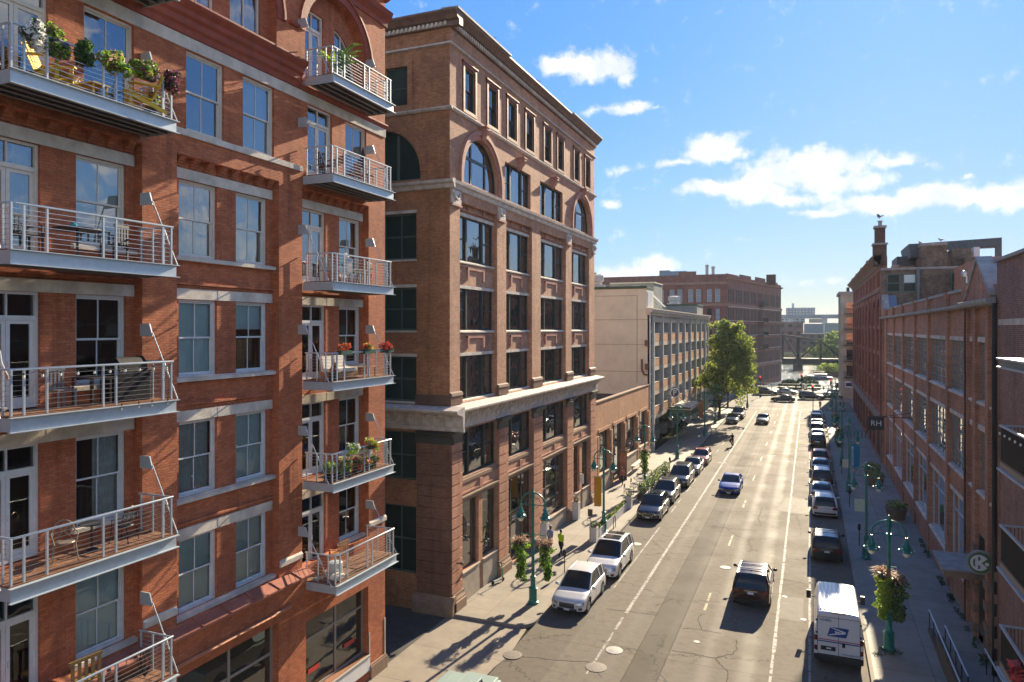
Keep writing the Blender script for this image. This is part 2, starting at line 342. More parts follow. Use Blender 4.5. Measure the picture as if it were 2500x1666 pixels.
        for o in ops:
            x0, x1, y0, y1 = o[:4]
            if len(o) > 4 and o[4]:
                pts = arch(x0, x1, y0, y1, o[4]); n = len(pts)
                # spandrels
                h = n//2
                top = [q for q in pts if True]
                cur = pts[1:]  # from right spring over to left
                for k in range(1, n-1):
                    pa, pb = pts[k], pts[k+1]
                    s.poly((P(pa[0], pa[1], d), P(pb[0], pb[1], d), P(pb[0], y1, d), P(pa[0], y1, d)), m)
            else: pts = [(x0, y0), (x1, y0), (x1, y1), (x0, y1)]
            n = len(pts)
            for k in range(n):
                pa, pb = pts[k], pts[(k+1) % n]
                s.poly((P(pa[0], pa[1], d), P(pb[0], pb[1], d), P(pb[0], pb[1], d-depth), P(pa[0], pa[1], d-depth)), mr)
    def mesh(s, name, mats, off=(0, 0, 0), smooth=False, ang=40):
        me = bpy.data.meshes.new(name)
        me.from_pydata([(q[0]-off[0], q[1]-off[1], q[2]-off[2]) for q in s.v], [], s.f)
        for x in (mats if isinstance(mats, (list, tuple)) else [mats]): me.materials.append(x)
        me.polygons.foreach_set('material_index', s.m)
        if smooth: me.shade_smooth(); me.set_sharp_from_angle(angle=R(ang))
        me.update(); return me
    def build(s, name, mats, parent=None, smooth=False, ang=40, bev=0, recalc=False):
        if not s.v: return None
        xs = [q[0] for q in s.v]; ys = [q[1] for q in s.v]; zs = [q[2] for q in s.v]
        c = ((min(xs)+max(xs))/2, (min(ys)+max(ys))/2, min(zs))
        me = s.mesh(name, mats, c, smooth, ang)
        if bev or recalc:
            bm = bmesh.new(); bm.from_mesh(me)
            if recalc: bmesh.ops.remove_doubles(bm, verts=bm.verts, dist=1e-5); bmesh.ops.recalc_face_normals(bm, faces=bm.faces)
            if bev: bmesh.ops.remove_doubles(bm, verts=bm.verts, dist=1e-5); bmesh.ops.bevel(bm, geom=bm.edges, offset=bev, segments=2, affect='EDGES', profile=.6)
            bm.to_mesh(me); bm.free()
            if smooth: me.shade_smooth(); me.set_sharp_from_angle(angle=R(ang))
        o = bpy.data.objects.new(name, me); C.objects.link(o); place(o, c, parent); return o
def arch(x0, x1, y0, y1, kind='r', n=14):
    """outline of an arched opening, starting lower left, counter-clockwise"""
    cx = (x0+x1)/2; rx = (x1-x0)/2
    if kind == 'L': zs = rz = 0
    elif kind == 'r': zs = max(y0, y1-rx); rz = y1-zs
    else: zs = y1-kind; rz = kind
    if kind == 'L':   # right half of an arch: vertical left side
        zs = y0; pts = [(x0, y0), (x1, y0)]
        return pts+[(x0+(x1-x0)*cos(pi/2*k/n), y0+(y1-y0)*sin(pi/2*k/n)) for k in range(1, n+1)]
    return [(x0, y0), (x1, y0)]+[(cx+rx*cos(pi*k/n), zs+rz*sin(pi*k/n)) for k in range(n+1)]
def place(o, c, parent):
    WO[o.name] = c
    if parent is None: o.location = c
    else:
        o.parent = parent; w = WO[parent.name]; o.location = (c[0]-w[0], c[1]-w[1], c[2]-w[2])
def tag(o, label, cat=None, group=None, kind=None):
    if label: o['label'] = label
    if cat: o['category'] = cat
    if group: o['group'] = group
    if kind: o['kind'] = kind
    return o
def thing(name, label, cat, loc=(0, 0, 0), group=None, rz=0):
    o = bpy.data.objects.new(name, None); C.objects.link(o); o.empty_display_size = .3; o.location = loc; WO[o.name] = tuple(loc)
    return tag(o, label, cat, group)
def struct(name, mb, mat, smooth=False):
    o = mb.build(name, mat, None, smooth); o['kind'] = 'structure'; return o
KIDS = {}
def dup(o, parent=None):
    c = o.copy(); C.objects.link(c); c.parent = parent
    for ch in list(o.children): dup(ch, c)
    return c
def spawn(o, loc, rz=0, label=None, group=None, scale=None):
    c = dup(o); c.location = loc; c.rotation_euler = (0, 0, rz)
    if label: c['label'] = label
    if group: c['group'] = group
    if scale: c.scale = (scale,)*3 if not isinstance(scale, tuple) else scale
    return c
def put(me, name, parent, c, rot=None):
    o = bpy.data.objects.new(name, me); C.objects.link(o); place(o, c, parent)
    if rot: o.rotation_euler = rot
    return o
def text(body, size, mat, parent, loc, rot, name='lettering', ext=.004, bold=False, sx=1, align='CENTER'):
    cu = bpy.data.curves.new(name, 'FONT'); cu.body = body; cu.size = size; cu.extrude = ext; cu.align_x = align; cu.align_y = 'CENTER'; cu.resolution_u = 2
    if bold: cu.offset = size*.018
    t = bpy.data.objects.new(name, cu); C.objects.link(t)
    dg = bpy.context.evaluated_depsgraph_get(); me = bpy.data.meshes.new_from_object(t.evaluated_get(dg)); bpy.data.objects.remove(t)
    me.materials.clear(); me.materials.append(mat)
    if sx != 1: me.transform(Matrix.Diagonal((sx, 1, 1, 1)))
    o = bpy.data.objects.new(name, me); C.objects.link(o)
    if parent is None: o.location = loc
    else: w = WO[parent.name]; o.parent = parent; o.location = (loc[0]-w[0], loc[1]-w[1], loc[2]-w[2])
    WO[o.name] = tuple(loc); o.rotation_euler = rot; return o
FL = Fr((-17.4, 0), (0, 1), (1, 0)); FRT = Fr((7.4, 0), (0, 1), (-1, 0))
# ------------------------------------------------------------------ ground, road, pavements, water
def road_mat():
    m, nt, b = newmat('worn_road_surface'); g = geo(nt); s = nt.nodes.new('ShaderNodeSeparateXYZ'); nt.links.new(g, s.inputs[0])
    X, Y = s.outputs[0], s.outputs[1]
    n1 = noise(nt, g, .35, 9, .65); n2 = noise(nt, g, 45, 4, .7); n5 = noise(nt, g, 2.5, 6, .7)
    c = ramp(nt, n1.outputs[0], .35, .68, (.178, .154, .12), (.238, .208, .163))
    c = ramp(nt, mth(nt, 'MULTIPLY', mth(nt, 'SUBTRACT', n5.outputs[0], .45), 1), 0, .4, c, (.122, .105, .081))
    def mask(x0, x1, soft): return mth(nt, 'MULTIPLY', mth(nt, 'DIVIDE', mth(nt, 'SUBTRACT', X, x0), soft, clamp=True), mth(nt, 'DIVIDE', mth(nt, 'SUBTRACT', x1, X), soft, clamp=True))
    wob = mth(nt, 'MULTIPLY', mth(nt, 'SUBTRACT', n1.outputs[0], .5), .5)
    Xw = mth(nt, 'ADD', X, wob)
    def maskw(x0, x1, soft): return mth(nt, 'MULTIPLY', mth(nt, 'DIVIDE', mth(nt, 'SUBTRACT', Xw, x0), soft, clamp=True), mth(nt, 'DIVIDE', mth(nt, 'SUBTRACT', x1, Xw), soft, clamp=True))
    tr = mth(nt, 'ADD', mth(nt, 'ADD', maskw(-4.75, -3.85, .35), maskw(-3.15, -2.1, .35)), mth(nt, 'MULTIPLY', mth(nt, 'ADD', maskw(-8.6, -7.9, .3), maskw(-6.6, -5.7, .3)), .4), clamp=True)
    c = ramp(nt, mth(nt, 'MULTIPLY', tr, .5), 0, 1, c, (.20, .178, .146))
    strip = mask(-7.42, -6.02, .03)
    c = ramp(nt, mth(nt, 'MULTIPLY', strip, .75), 0, 1, c, (.1, .087, .069))
    c = ramp(nt, mth(nt, 'MULTIPLY', mask(-14, -10.55, .05), .3), 0, 1, c, (.1, .085, .065))
    # grit, joints, cracks
    c = ramp(nt, n2.outputs[0], .3, .72, sc2(nt, c, .62), c)
    n8 = noise(nt, g, 1.1, 3, .5); c = ramp(nt, n8.outputs[0], .62, .72, c, sc2(nt, c, .72))
    j = mth(nt, 'ABSOLUTE', mth(nt, 'SUBTRACT', mth(nt, 'FRACT', mth(nt, 'ADD', mth(nt, 'MULTIPLY', Y, 1/7.3), mth(nt, 'MULTIPLY', n1.outputs[0], .03))), .5))
    jl = mth(nt, 'LESS_THAN', j, .004)
    jx = mth(nt, 'LESS_THAN', mth(nt, 'ABSOLUTE', mth(nt, 'ADD', mth(nt, 'ADD', X, 6.02), mth(nt, 'MULTIPLY', mth(nt, 'SUBTRACT', n5.outputs[0], .5), .16))), .035)
    jy = mth(nt, 'LESS_THAN', mth(nt, 'ABSOLUTE', mth(nt, 'ADD', mth(nt, 'ADD', X, 7.42), mth(nt, 'MULTIPLY', mth(nt, 'SUBTRACT', n5.outputs[0], .5), .08))), .025)
    v = nt.nodes.new('ShaderNodeTexVoronoi'); v.feature = 'DISTANCE_TO_EDGE'; v.inputs['Scale'].default_value = .17
    dd = nt.nodes.new('ShaderNodeVectorMath'); dd.operation = 'ADD'; nt.links.new(g, dd.inputs[0]); nt.links.new(vm(nt, 'SCALE', n5.outputs['Color'], scale=1.1), dd.inputs[1]); nt.links.new(dd.outputs[0], v.inputs['Vector'])
    n6 = noise(nt, g, .12, 3, .5)
    vk = mth(nt, 'MULTIPLY', mth(nt, 'LESS_THAN', v.outputs[0], .0055), mth(nt, 'GREATER_THAN', n6.outputs[0], .46))
    k = mth(nt, 'MAXIMUM', mth(nt, 'MAXIMUM', mth(nt, 'MULTIPLY', jl, .6), jx), mth(nt, 'MAXIMUM', jy, vk))
    c = ramp(nt, mth(nt, 'MULTIPLY', k, .8), 0, 1, c, (.04, .034, .028))
    nt.links.new(c, b.inputs['Base Color'])
    nt.links.new(mth(nt, 'SUBTRACT', mth(nt, 'ADD', .82, mth(nt, 'MULTIPLY', mth(nt, 'SUBTRACT', n1.outputs[0], .5), .4)), mth(nt, 'MULTIPLY', tr, .1)), b.inputs['Roughness'])
    b.inputs['Specular IOR Level'].default_value = .14
    bumpn(nt, b, n2.outputs[0], .35, .01); return m
def slab_mat(name, c1, c2, sx_, sy_, line):
    m, nt, b = newmat(name); g = geo(nt); s = nt.nodes.new('ShaderNodeSeparateXYZ'); nt.links.new(g, s.inputs[0])
    t = nt.nodes.new('ShaderNodeTexBrick'); cb = nt.nodes.new('ShaderNodeCombineXYZ'); nt.links.new(s.outputs[0], cb.inputs[0]); nt.links.new(s.outputs[1], cb.inputs[1]); nt.links.new(cb.outputs[0], t.inputs['Vector'])
    t.offset = 0; t.inputs['Scale'].default_value = 1; t.inputs['Brick Width'].default_value = sx_; t.inputs['Row Height'].default_value = sy_; t.inputs['Mortar Size'].default_value = .014; t.inputs['Mortar Smooth'].default_value = .1
    t.inputs['Color1'].default_value = c1+(1,); t.inputs['Color2'].default_value = c2+(1,); t.inputs['Mortar'].default_value = line+(1,)
    n = noise(nt, g, .8, 9, .7); n2 = noise(nt, g, 60, 3, .7)
    c = ramp(nt, n.outputs[0], .35, .7, sc2(nt, t.outputs[0], .74), sc2(nt, t.outputs[0], 1.08)); c = ramp(nt, n2.outputs[0], .3, .7, sc2(nt, c, .85), c)
    nt.links.new(c, b.inputs['Base Color']); b.inputs['Roughness'].default_value = .72; bumpn(nt, b, n2.outputs[0], .3, .006); return m
ROAD = road_mat()
SLAB = slab_mat('pavement_slabs', (.29, .25, .195), (.25, .213, .17), 1.55, 1.5, (.14, .12, .10))
SLABD = slab_mat('alley_apron_concrete', (.31, .257, .193), (.28, .232, .176), 4.6, 3.3, (.10, .085, .07))
SLABR = slab_mat('shaded_side_pavement', (.30, .28, .24), (.25, .235, .205), 2.45, 3.2, (.10, .09, .08))
KERB = M('kerb_stone', (.28, .25, .21), .8, var=.25, vs=1.5)
ASPH = M('old_dark_asphalt', (.075, .07, .066), .85, var=.35, vs=1.5, bump=.6, bs=40)
MARK = M('worn_white_road_paint', (.37, .35, .31), .7, var=.4, vs=5); MARKY = M('faded_yellow_road_paint', (.36, .26, .14), .6, var=.35, vs=7)
g = MB(); g.poly([(-4000, -200, -.06), (4000, -200, -.06), (4000, 196, -.06), (-4000, 196, -.06)]); g.poly([(-4000, 345, -.06), (4000, 345, -.06), (4000, 6000, -.06), (-4000, 6000, -.06)])
g.poly([(-4000, 345, -.06), (4000, 345, -.06), (4000, 345, -3), (-4000, 345, -3)]); g.poly([(-4000, 196, -.06), (4000, 196, -.06), (4000, 196, -3), (-4000, 196, -3)])
struct('ground', g, M('distant_ground', (.055, .06, .04), .95, var=.4, vs=.02, spec=0))
def water_mat():
    m, nt, b = newmat('river_water'); b.inputs['Base Color'].default_value = (.04, .06, .065, 1); b.inputs['Roughness'].default_value = .1
    gm = nt.nodes.new('ShaderNodeMapping'); nt.links.new(geo(nt), gm.inputs[0]); gm.inputs['Scale'].default_value = (1, .5, 1)
    n = noise(nt, gm.outputs[0], .55, 5, .65); bumpn(nt, b, n.outputs[0], .85, .5); return m
w = MB(); w.poly([(-4000, 190, -.9), (4000, 190, -.9), (4000, 350, -.9), (-4000, 350, -.9)]); struct('river_water', w, water_mat())
r = MB(); r.poly([(-12.86, -60, 0), (2.4, -60, 0), (2.4, 143, 0), (-12.86, 143, 0)]); r.poly([(-80, 143, 0), (60, 143, 0), (60, 180, 0), (-80, 180, 0)])
r.poly([(-80, 180, 0), (-10, 180, 0), (-10, 192, 0), (-80, 192, 0)]); r.poly([(-12.86, 28.6, .001), (-12.6, 28.6, .001), (-12.6, 33, .001), (-12.86, 33, .001)]); struct('road', r, ROAD)
a = MB(); a.poly([(-40, 26, .004), (-17.45, 26, .004), (-17.45, 34, .004), (-40, 34, .004)]); struct('alley', a, ASPH)
p = MB(); p.poly([(-17.45, -40, .012), (-12.9, -40, .012), (-12.9, 29, .012), (-12.75, 30.4, .012), (-13.05, 33.3, .012), (-17.45, 33.3, .012)]); struct('apron_pavement', p, SLABD)
# left pavement with a rounded kerb corner
H_ = .14
p = MB(); cr_ = [(-12.86-.9+.9*cos(t), 34.2-.9*sin(t)) for t in [pi/2*k/8 for k in range(9)]]
cr_ = [(-12.86-.9+.9*cos(t), 34.2-.9*sin(t)) for t in [0, .2, .4, .6, .8, 1.0, 1.2, 1.4, pi/2]]
ol = [(-17.4, 33.3), (-17.4, 139)]+[(-12.86-2+2*cos(t), 139+2*sin(t)-2) for t in [pi/2, 1.2, .9, .6, .3, 0]]+cr_
pts = [(x, y, H_) for x, y in ol]; p.poly(pts); struct('left_pavement', p, SLAB)
k = MB()
for i in range(1, len(ol)):
    x, y = ol[i]; x2, y2 = ol[(i+1) % len(ol)]
    if i == 1 and False: continue
    d = Vector((x2-x, y2-y, 0))
    if d.length < .01: continue
    n = Vector((d.y, -d.x, 0)).normalized()*.16
    steps = max(1, int(d.length/2.4))
    for q in range(steps):
        A = Vector((x, y, 0))+d*(q/steps); B = Vector((x, y, 0))+d*((q+1)/steps)-d.normalized()*(.02 if steps > 1 else 0)
        k.hexa([A+Vector((0, 0, -.05)), B+Vector((0, 0, -.05)), B+n+Vector((0, 0, -.05)), A+n+Vector((0, 0, -.05)), A+Vector((0, 0, H_+.006)), B+Vector((0, 0, H_+.006)), B+n+Vector((0, 0, H_+.006)), A+n+Vector((0, 0, H_+.006))])
struct('left_kerb', k, KERB)
p = MB(); p.poly([(2.56, -40, H_), (7.4, -40, H_), (7.4, 141, H_), (2.56, 141, H_)]); p.poly([(7.4, -40, H_), (14, -40, H_), (14, 160, H_), (7.4, 160, H_)]); struct('right_pavement', p, SLABR)
k = MB()
for y in range(-40, 141, 3): k.box(2.4, 2.56, y, y+2.98, -.05, H_+.006)
k.box(1.0, 2.4, 92.2, 95.5, -.05, .13); struct('right_kerb', k, KERB)
# far quay pavement beyond the crossing
p = MB(); p.box(-10, 60, 180.5, 196, -.1, .12); p.box(-60, -16, 160, 196, -.1, .121); p.box(4.4, 40, 160, 180.3, -.1, .12); struct('quay_pavement', p, SLAB)
mk = MB(); Z = .004
def strip(x0, x1, y0, y1, rag=0):
    """painted line in short worn pieces"""
    y = y0
    while y < y1:
        e = min(y1, y+ru(.5, 2.2)); j = ru(-.012, .012); q = ru(-.012, .012)*(1+rag)
        mk.poly([(x0+j, y, Z), (x1+q, y, Z), (x1+q, e, Z), (x0+j, e, Z)]); y = e if rnd() > .10*(rag+.3) else e+ru(.03, .16)*(1+rag)
strip(-9.03, -8.86, 37.2, 138); strip(-9.0, -8.9, 30, 34.6, 2); strip(-9.02, -8.88, 35.0, 36.6, 1)
strip(-10.52, -10.42, 40.6, 54.3)
for y in (59, 62.5, 67, 71, 78, 84, 90, 96, 103, 110, 117, 124, 131): strip(-10.52, -10.42, y, y+ru(1.2, 2.4), 1)
strip(-1.62, -1.48, 20, 139, 1.5); strip(-.06, .06, 46, 66, .3); strip(-.06, .06, 68, 120, .3); strip(-.06, .06, 20, 45.6, .6)
for x, y in ((-9.1, 83), (-4.2, 90)): strip(x-.5, x+.5, y, y+.3)
for y in (141.3, 143.2, 178.5): 
    x = -12
    while x < 2: mk.poly([(x, y, Z), (x+.5, y, Z), (x+.5, y+.35, Z), (x, y+.35, Z)]); x += .6
def worn(m, lo=.46, hi=.56):
    nt = m.node_tree; b = nt.nodes['Principled BSDF']; n = noise(nt, geo(nt), 3.2, 8, .75); r = nt.nodes.new('ShaderNodeMapRange'); nt.links.new(n.outputs[0], r.inputs[0]); r.inputs[1].default_value = lo-.08; r.inputs[2].default_value = hi-.08; nt.links.new(r.outputs[0], b.inputs['Alpha'])
worn(MARK); worn(MARKY)
struct('white_road_markings', mk, MARK)
mk = MB()
for y in (39.2, 51.5, 63.0, 74.6, 86, 97.5, 109, 120.5, 132): strip(-5.24, -5.12, y, y+2.7, 1.2)
struct('yellow_road_markings', mk, MARKY)
pt = MB(); pt.poly([(-1.5, 39.6, .003), (-.35, 39.5, .003), (-.3, 43.1, .003), (-1.5, 42.9, .003)]); pt.poly([(-12.8, 34.4, .003), (-10.4, 36.2, .003), (-10.35, 41, .003), (-12.8, 41, .003)]); pt.poly([(-2.6, 63, .003), (2.3, 62, .003), (2.3, 68, .003), (-1.9, 68.2, .003)])
ck = MB()
for pl in ([(1638,1588),(1690,1596),(1746,1608),(1785,1598),(1800,1585),(1797,1562)],[(1746,1608),(1760,1625),(1778,1640),(1774,1666)],[(1300,1606),(1370,1613),(1435,1616),(1452,1622)],[(1452,1634),(1470,1655)],[(1478,1487),(1540,1494),(1604,1503)],[(1665,1533),(1712,1538),(1760,1547)],[(1895,1413),(1940,1420),(1984,1429)],[(1712,1538),(1704,1514),(1712,1500)],[(1505,1583),(1530,1585),(1545,1592)],[(1790,1385),(1850,1392)],[(1600,1480),(1645,1462)],[(1735,1285),(1775,1290),(1850,1296)],[(1862,1240),(1850,1265),(1858,1285)],[(1890,1110),(1985,1118)],[(1255,1600),(1300,1606)]):
    P3 = []
    for (u0, v0), (u1, v1) in zip(pl, pl[1:]):
        for k in range(5): t_ = k/5; x, y = unproj(u0+(u1-u0)*t_, v0+(v1-v0)*t_); P3.append((x+ru(-.05, .05), y+ru(-.06, .06)))
    P3.append(unproj(*pl[-1]))
    for (x, y), (x2, y2) in zip(P3, P3[1:]):
        d = Vector((x2-x, y2-y, 0)); 
        if d.length < 1e-3: continue
        n = Vector((-d.y, d.x, 0)).normalized()*ru(.009, .02); ck.poly([(x-n.x, y-n.y, .0055), (x2-n.x, y2-n.y, .0055), (x2+n.x, y2+n.y, .0055), (x+n.x, y+n.y, .0055)])
struct('road_cracks', ck, M('dark_road_crack', (.03, .026, .02), .95))  # thin dark strips laid along the cracks in the road
struct('road_patches', pt, M('patch_asphalt', (.12, .104, .085), .75, var=.3, vs=2, bump=.4))
def manhole(x, y, r, label, pale, z=.006):
    m = MB(); m.lathe((x, y, z), [(r, 0), (r, .012), (r*.94, .016)], 28); o = m.build('manhole_cover', M('pale_manhole_iron' if pale else 'manhole_iron', (.40, .385, .35) if pale else (.22, .19, .16), .6, var=.25 if pale else .5, vs=3 if pale else 22, bump=.6, bs=30), None, True)
    tag(o, label, 'manhole cover')
manhole(-12.6, 30.4, .44, 'brown patterned manhole cover at the edge of the pale apron by the alley', 0, .02); manhole(-8.74, 30.75, .47, 'brown patterned manhole cover in the road just below the white one', 0)
manhole(-8.42, 32.7, .40, 'smooth white manhole cover at the near end of the bike lane line', 1); manhole(-4.91, 46.7, .33, 'small white manhole cover left of the maroon sport utility vehicle', 1)
manhole(-11.16, 49.4, .36, 'pale manhole cover in the empty parking space ahead of the white cars', 1); manhole(-12.75, 27.7, .4, 'manhole cover beside the pale green jeep roof', 0, .02)
for x, y, l in ((-1.3, 42.9, 'small white lid on the right lane line by the square patch'), (-.3, 39.9, 'small white lid at the near corner of the square patch'), (-5.0, 35.1, 'small white lid where the road cracks meet below the maroon car')):
    m = MB(); m.lathe((x, y, .005), [(.15, 0), (.15, .01)], 14); tag(m.build('valve_lid', M('white_lid', (.4, .385, .35), .6), None), l, 'valve lid')
# ------------------------------------------------------------------ windows
WC = {}
def ring(mb, fr, a0, a1, z0, z1, w, d0, d1, m=0):
    mb.fb(fr, a0, a0+w, z0, z1, d0, d1, m); mb.fb(fr, a1-w, a1, z0, z1, d0, d1, m); mb.fb(fr, a0+w, a1-w, z0, z0+w, d0, d1, m); mb.fb(fr, a0+w, a1-w, z1-w, z1, d0, d1, m)
def win(fr, parent, a0, a1, z0, z1, d, style, fm, gm, arc=None, cols=None, rows=None, bar=.04, fw=.07, name='window', blind=0, curt=0, fid=''):
    """one window: a frame mesh with sashes and panes as children; equal windows share their meshes"""
    w, h = round(a1-a0, 3), round(z1-z0, 3); key = (fid, fr.n, fr.u, w, h, style, fm.name, gm.name, arc, str(cols), str(rows), bar, fw)
    if key not in WC:
        f0 = fr.zero(); F = MB(); SA = []; PN = []
        if arc:
            o = arch(0, w, 0, h, arc); i = arch(fw, w-fw, fw, h-fw, arc if arc in ('r', 'L') else arc-fw*.5)
            n = len(o); b0 = len(F.v)
            for dd in (-.08, .04):
                F.v += [f0.P(x, z, dd) for x, z in o]+[f0.P(x, z, dd) for x, z in i]
            for k in range(n):
                k2 = (k+1) % n
                for A in ((b0+2*n+k, b0+2*n+k2, b0+3*n+k2, b0+3*n+k), (b0+n+k, b0+n+k2, b0+3*n+k2, b0+3*n+k)): F.f.append(A); F.m.append(0)
            def top(x):
                if arc == 'L': return fw+(h-2*fw)*sqrt(max(0, 1-((x-fw)/(w-2*fw))**2))
                rr = (w/2-fw); rz = rr if arc == 'r' else arc; return h-fw-rz+rz*sqrt(max(0, 1-((x-w/2)/rr)**2))
            for c in cols or []: F.fb(f0, c*w-bar/2, c*w+bar/2, fw, top(c*w), -.05, .03)
            for c in rows or []:
                z = c*h; xs = [x for x in [fw+(w-2*fw)*t/60 for t in range(61)] if top(x) > z]; F.fb(f0, min(xs), max(xs), z-bar/2, z+bar/2, -.045, .025)
            p_ = MB(); p_.poly([f0.P(x, z, -.02) for x, z in i]); PN.append((p_, (w/2, h/2)))
        elif style == 'dh':
            ring(F, f0, 0, w, 0, h, fw, -.14, .03)
            for up in (1, 0):
                q = MB(); za, zb = (h/2-.02, h-fw) if up else (fw, h/2+.02); dd = -.03 if up else -.075
                ring(q, f0, fw, w-fw, za, zb, .05, dd-.035, dd)
                for c in cols or [.5]: q.fb(f0, c*w-.014, c*w+.014, za+.05, zb-.05, dd-.03, dd-.005)
                SA.append(q); p_ = MB(); p_.poly([f0.P(fw+.04, za+.04, dd-.02), f0.P(w-fw-.04, za+.04, dd-.02), f0.P(w-fw-.04, zb-.04, dd-.02), f0.P(fw+.04, zb-.04, dd-.02)]); PN.append((p_, 0))
        elif style == 'door':
            ring(F, f0, 0, w, 0, h, fw, -.14, .03); zt = h*.755
            F.fb(f0, fw, w-fw, zt, zt+.11, -.12, .015); F.fb(f0, w/2-.02, w/2+.02, zt+.11, h-fw, -.1, 0)
            p_ = MB(); p_.poly([f0.P(fw, zt+.11, -.05), f0.P(w-fw, zt+.11, -.05), f0.P(w-fw, h-fw, -.05), f0.P(fw, h-fw, -.05)]); PN.append((p_, 0))
            for sdd in (0, 1):
                q = MB(); x0, x1 = (fw, w/2-.005) if sdd == 0 else (w/2+.005, w-fw)
                ring(q, f0, x0, x1, fw*.5, zt, .095, -.08, -.03); q.fb(f0, x0+.09, x1-.09, fw, .26, -.079, -.031)
                if sdd: q.fb(f0, x0+.03, x0+.06, 1.0, 1.16, -.03, .02)
                SA.append(q); p_ = MB(); p_.poly([f0.P(x0+.08, .24, -.055), f0.P(x1-.08, .24, -.055), f0.P(x1-.08, zt-.08, -.055), f0.P(x0+.08, zt-.08, -.055)]); PN.append((p_, 0))
        elif style == 'tri':   # narrow sash, wide fixed light, narrow sash
            ring(F, f0, 0, w, 0, h, fw, -.14, .02); c1, c2 = w*.285, w*.715
            for c in (c1, c2): F.fb(f0, c-.09, c+.09, fw, h-fw, -.12, .05)
            for x0, x1 in ((fw, c1-.09), (c2+.09, w-fw)):
                q = MB(); q.fb(f0, x0, x1, h*.5-.04, h*.5+.04, -.07, -.01); q.fb(f0, x0, x1, fw, fw+.06, -.07, -.03); q.fb(f0, x0, x0+.04, fw+.06, h-fw, -.07, -.03); q.fb(f0, x1-.04, x1, fw+.06, h-fw, -.07, -.03); SA.append(q)
            for x0, x1, dd in ((fw, c1-.09, -.06), (c1+.09, c2-.09, -.05), (c2+.09, w-fw, -.06)):
                p_ = MB(); p_.poly([f0.P(x0, fw, dd), f0.P(x1, fw, dd), f0.P(x1, h-fw, dd), f0.P(x0, h-fw, dd)]); PN.append((p_, 0))
        else:
            ring(F, f0, 0, w, 0, h, fw, -.1, .02)
            for c in cols or []: F.fb(f0, c*w-bar/2, c*w+bar/2, fw, h-fw, -.07, .012)
            for c in rows or []: F.fb(f0, fw, w-fw, c*h-bar/2, c*h+bar/2, -.065, .007)
            p_ = MB(); p_.poly([f0.P(fw, fw, -.03), f0.P(w-fw, fw, -.03), f0.P(w-fw, h-fw, -.03), f0.P(fw, h-fw, -.03)]); PN.append((p_, 0))
        WC[key] = (F.mesh(name, fm), [q.mesh('sash' if style != 'door' else 'door_leaf', fm) for q in SA], [q[0].mesh('pane', gm) for q in PN])
    fme, sm, pm = WC[key]; c = fr.P(a0, z0, d)
    o = put(fme, name, parent, c)
    for q in sm: put(q, 'sash' if style != 'door' else 'door_leaf', o, c)
    for q in pm: put(q, 'pane', o, c)
    if blind:
        b = MB(); b.fb(fr, a0+.05, a1-.05, z1-.06-(z1-z0-.1)*blind, z1-.06, d-.16, d-.145); b.build('blind', BLIND, o)
    if curt:
        b = MB(); ww = (a1-a0)*curt; n = max(6, int(ww/.045)); rows_ = []
        for zz in (z0+.05, z1-.05): rows_.append([fr.P(a1-.06-ww+ww*i/n, zz, d-.19-.035*(i % 2)) for i in range(n+1)])
        b.grid(rows_); b.build('curtain', CURT, o)
    return o
# ------------------------------------------------------------------ building with the balconies (left, nearest)
B1 = thing('apartment_building', 'red brick apartment building with steel balconies filling the left of the photo', 'building', (-17.4, 15, 0))
bays = {'A': (10.25, 14.68), 'B': (15.88, 20.33), 'C': (21.58, 25.93)}
doors = {'A': (10.5, 11.98), 'C': (21.9, 23.38)}
wins = {'A': [(12.92, 14.41)], 'B': [(16.22, 17.74), (18.57, 20.07)], 'C': [(24.26, 25.75)]}
rowz = [(6.29, 8.57), (9.82, 12.16), (13.52, 15.91), (17.22, 19.58)]
deckz = [5.62, 9.33, 13.04, 16.72, 20.66, 24.3]
w = MB(); ops = [(a, b, 6.14, 20.24) for a, b in bays.values()]
T6 = [(21.02, 23.45)]
for b in bays:
    for q in wins[b]: ops.append((q[0], q[1], 21.02, 23.45))
    if b in doors: ops.append((doors[b][0], doors[b][1], 20.78, 23.45))
ops += [(4.6, 9.0, .5, 4.6), (10.3, 14.7, .5, 4.58), (15.9, 20.3, .9, 4.58), (21.8, 25.9, 1.12, 4.02)]
w.wall(FL, 4, 27.2, 0, 23.85, ops, 0, .3)
for b, (a0, a1) in bays.items():
    o2 = []
    for (z0, z1) in rowz:
        for q in wins[b]: o2.append((q[0], q[1], z0, z1))
        if b in doors: o2.append((doors[b][0], doors[b][1], z0-.5, z1))
    w.wall(FL, a0, a1, 6.14, 20.24, o2, -.3, .14)
# attic storey with round arches
ops7 = [(a0, a1, 23.85, 28.1, 'r') for a0, a1 in ((10.6, 14.4), (16.0, 20.2), (21.75, 25.75))]
w.wall(FL, 4, 27.2, 23.85, 29.8, ops7, 0, .35)
w.wall(FL, 10.4, 14.6, 23.85, 28.2, [(10.9, 12.2, 24.4, 27), (12.9, 14.1, 24.9, 27)], -.35, .14)
w.wall(FL, 15.9, 20.3, 23.85, 28.2, [(16.35, 17.65, 24.75, 27.3, .55), (18.35, 19.75, 24.75, 27.2, .6)], -.35, .14)
w.wall(FL, 21.6, 25.9, 23.85, 28.2, [(22.05, 23.3, 24.4, 27.25), (24.0, 25.5, 24.7, 27.1, 'L')], -.35, .14)
w.poly([(-17.4, 27.2, 0), (-32, 27.2, 0), (-32, 27.2, 29.8), (-17.4, 27.2, 29.8)], 1); w.poly([(-17.4, 4, 0), (-32, 4, 0), (-32, 4, 29.8), (-17.4, 4, 29.8)])
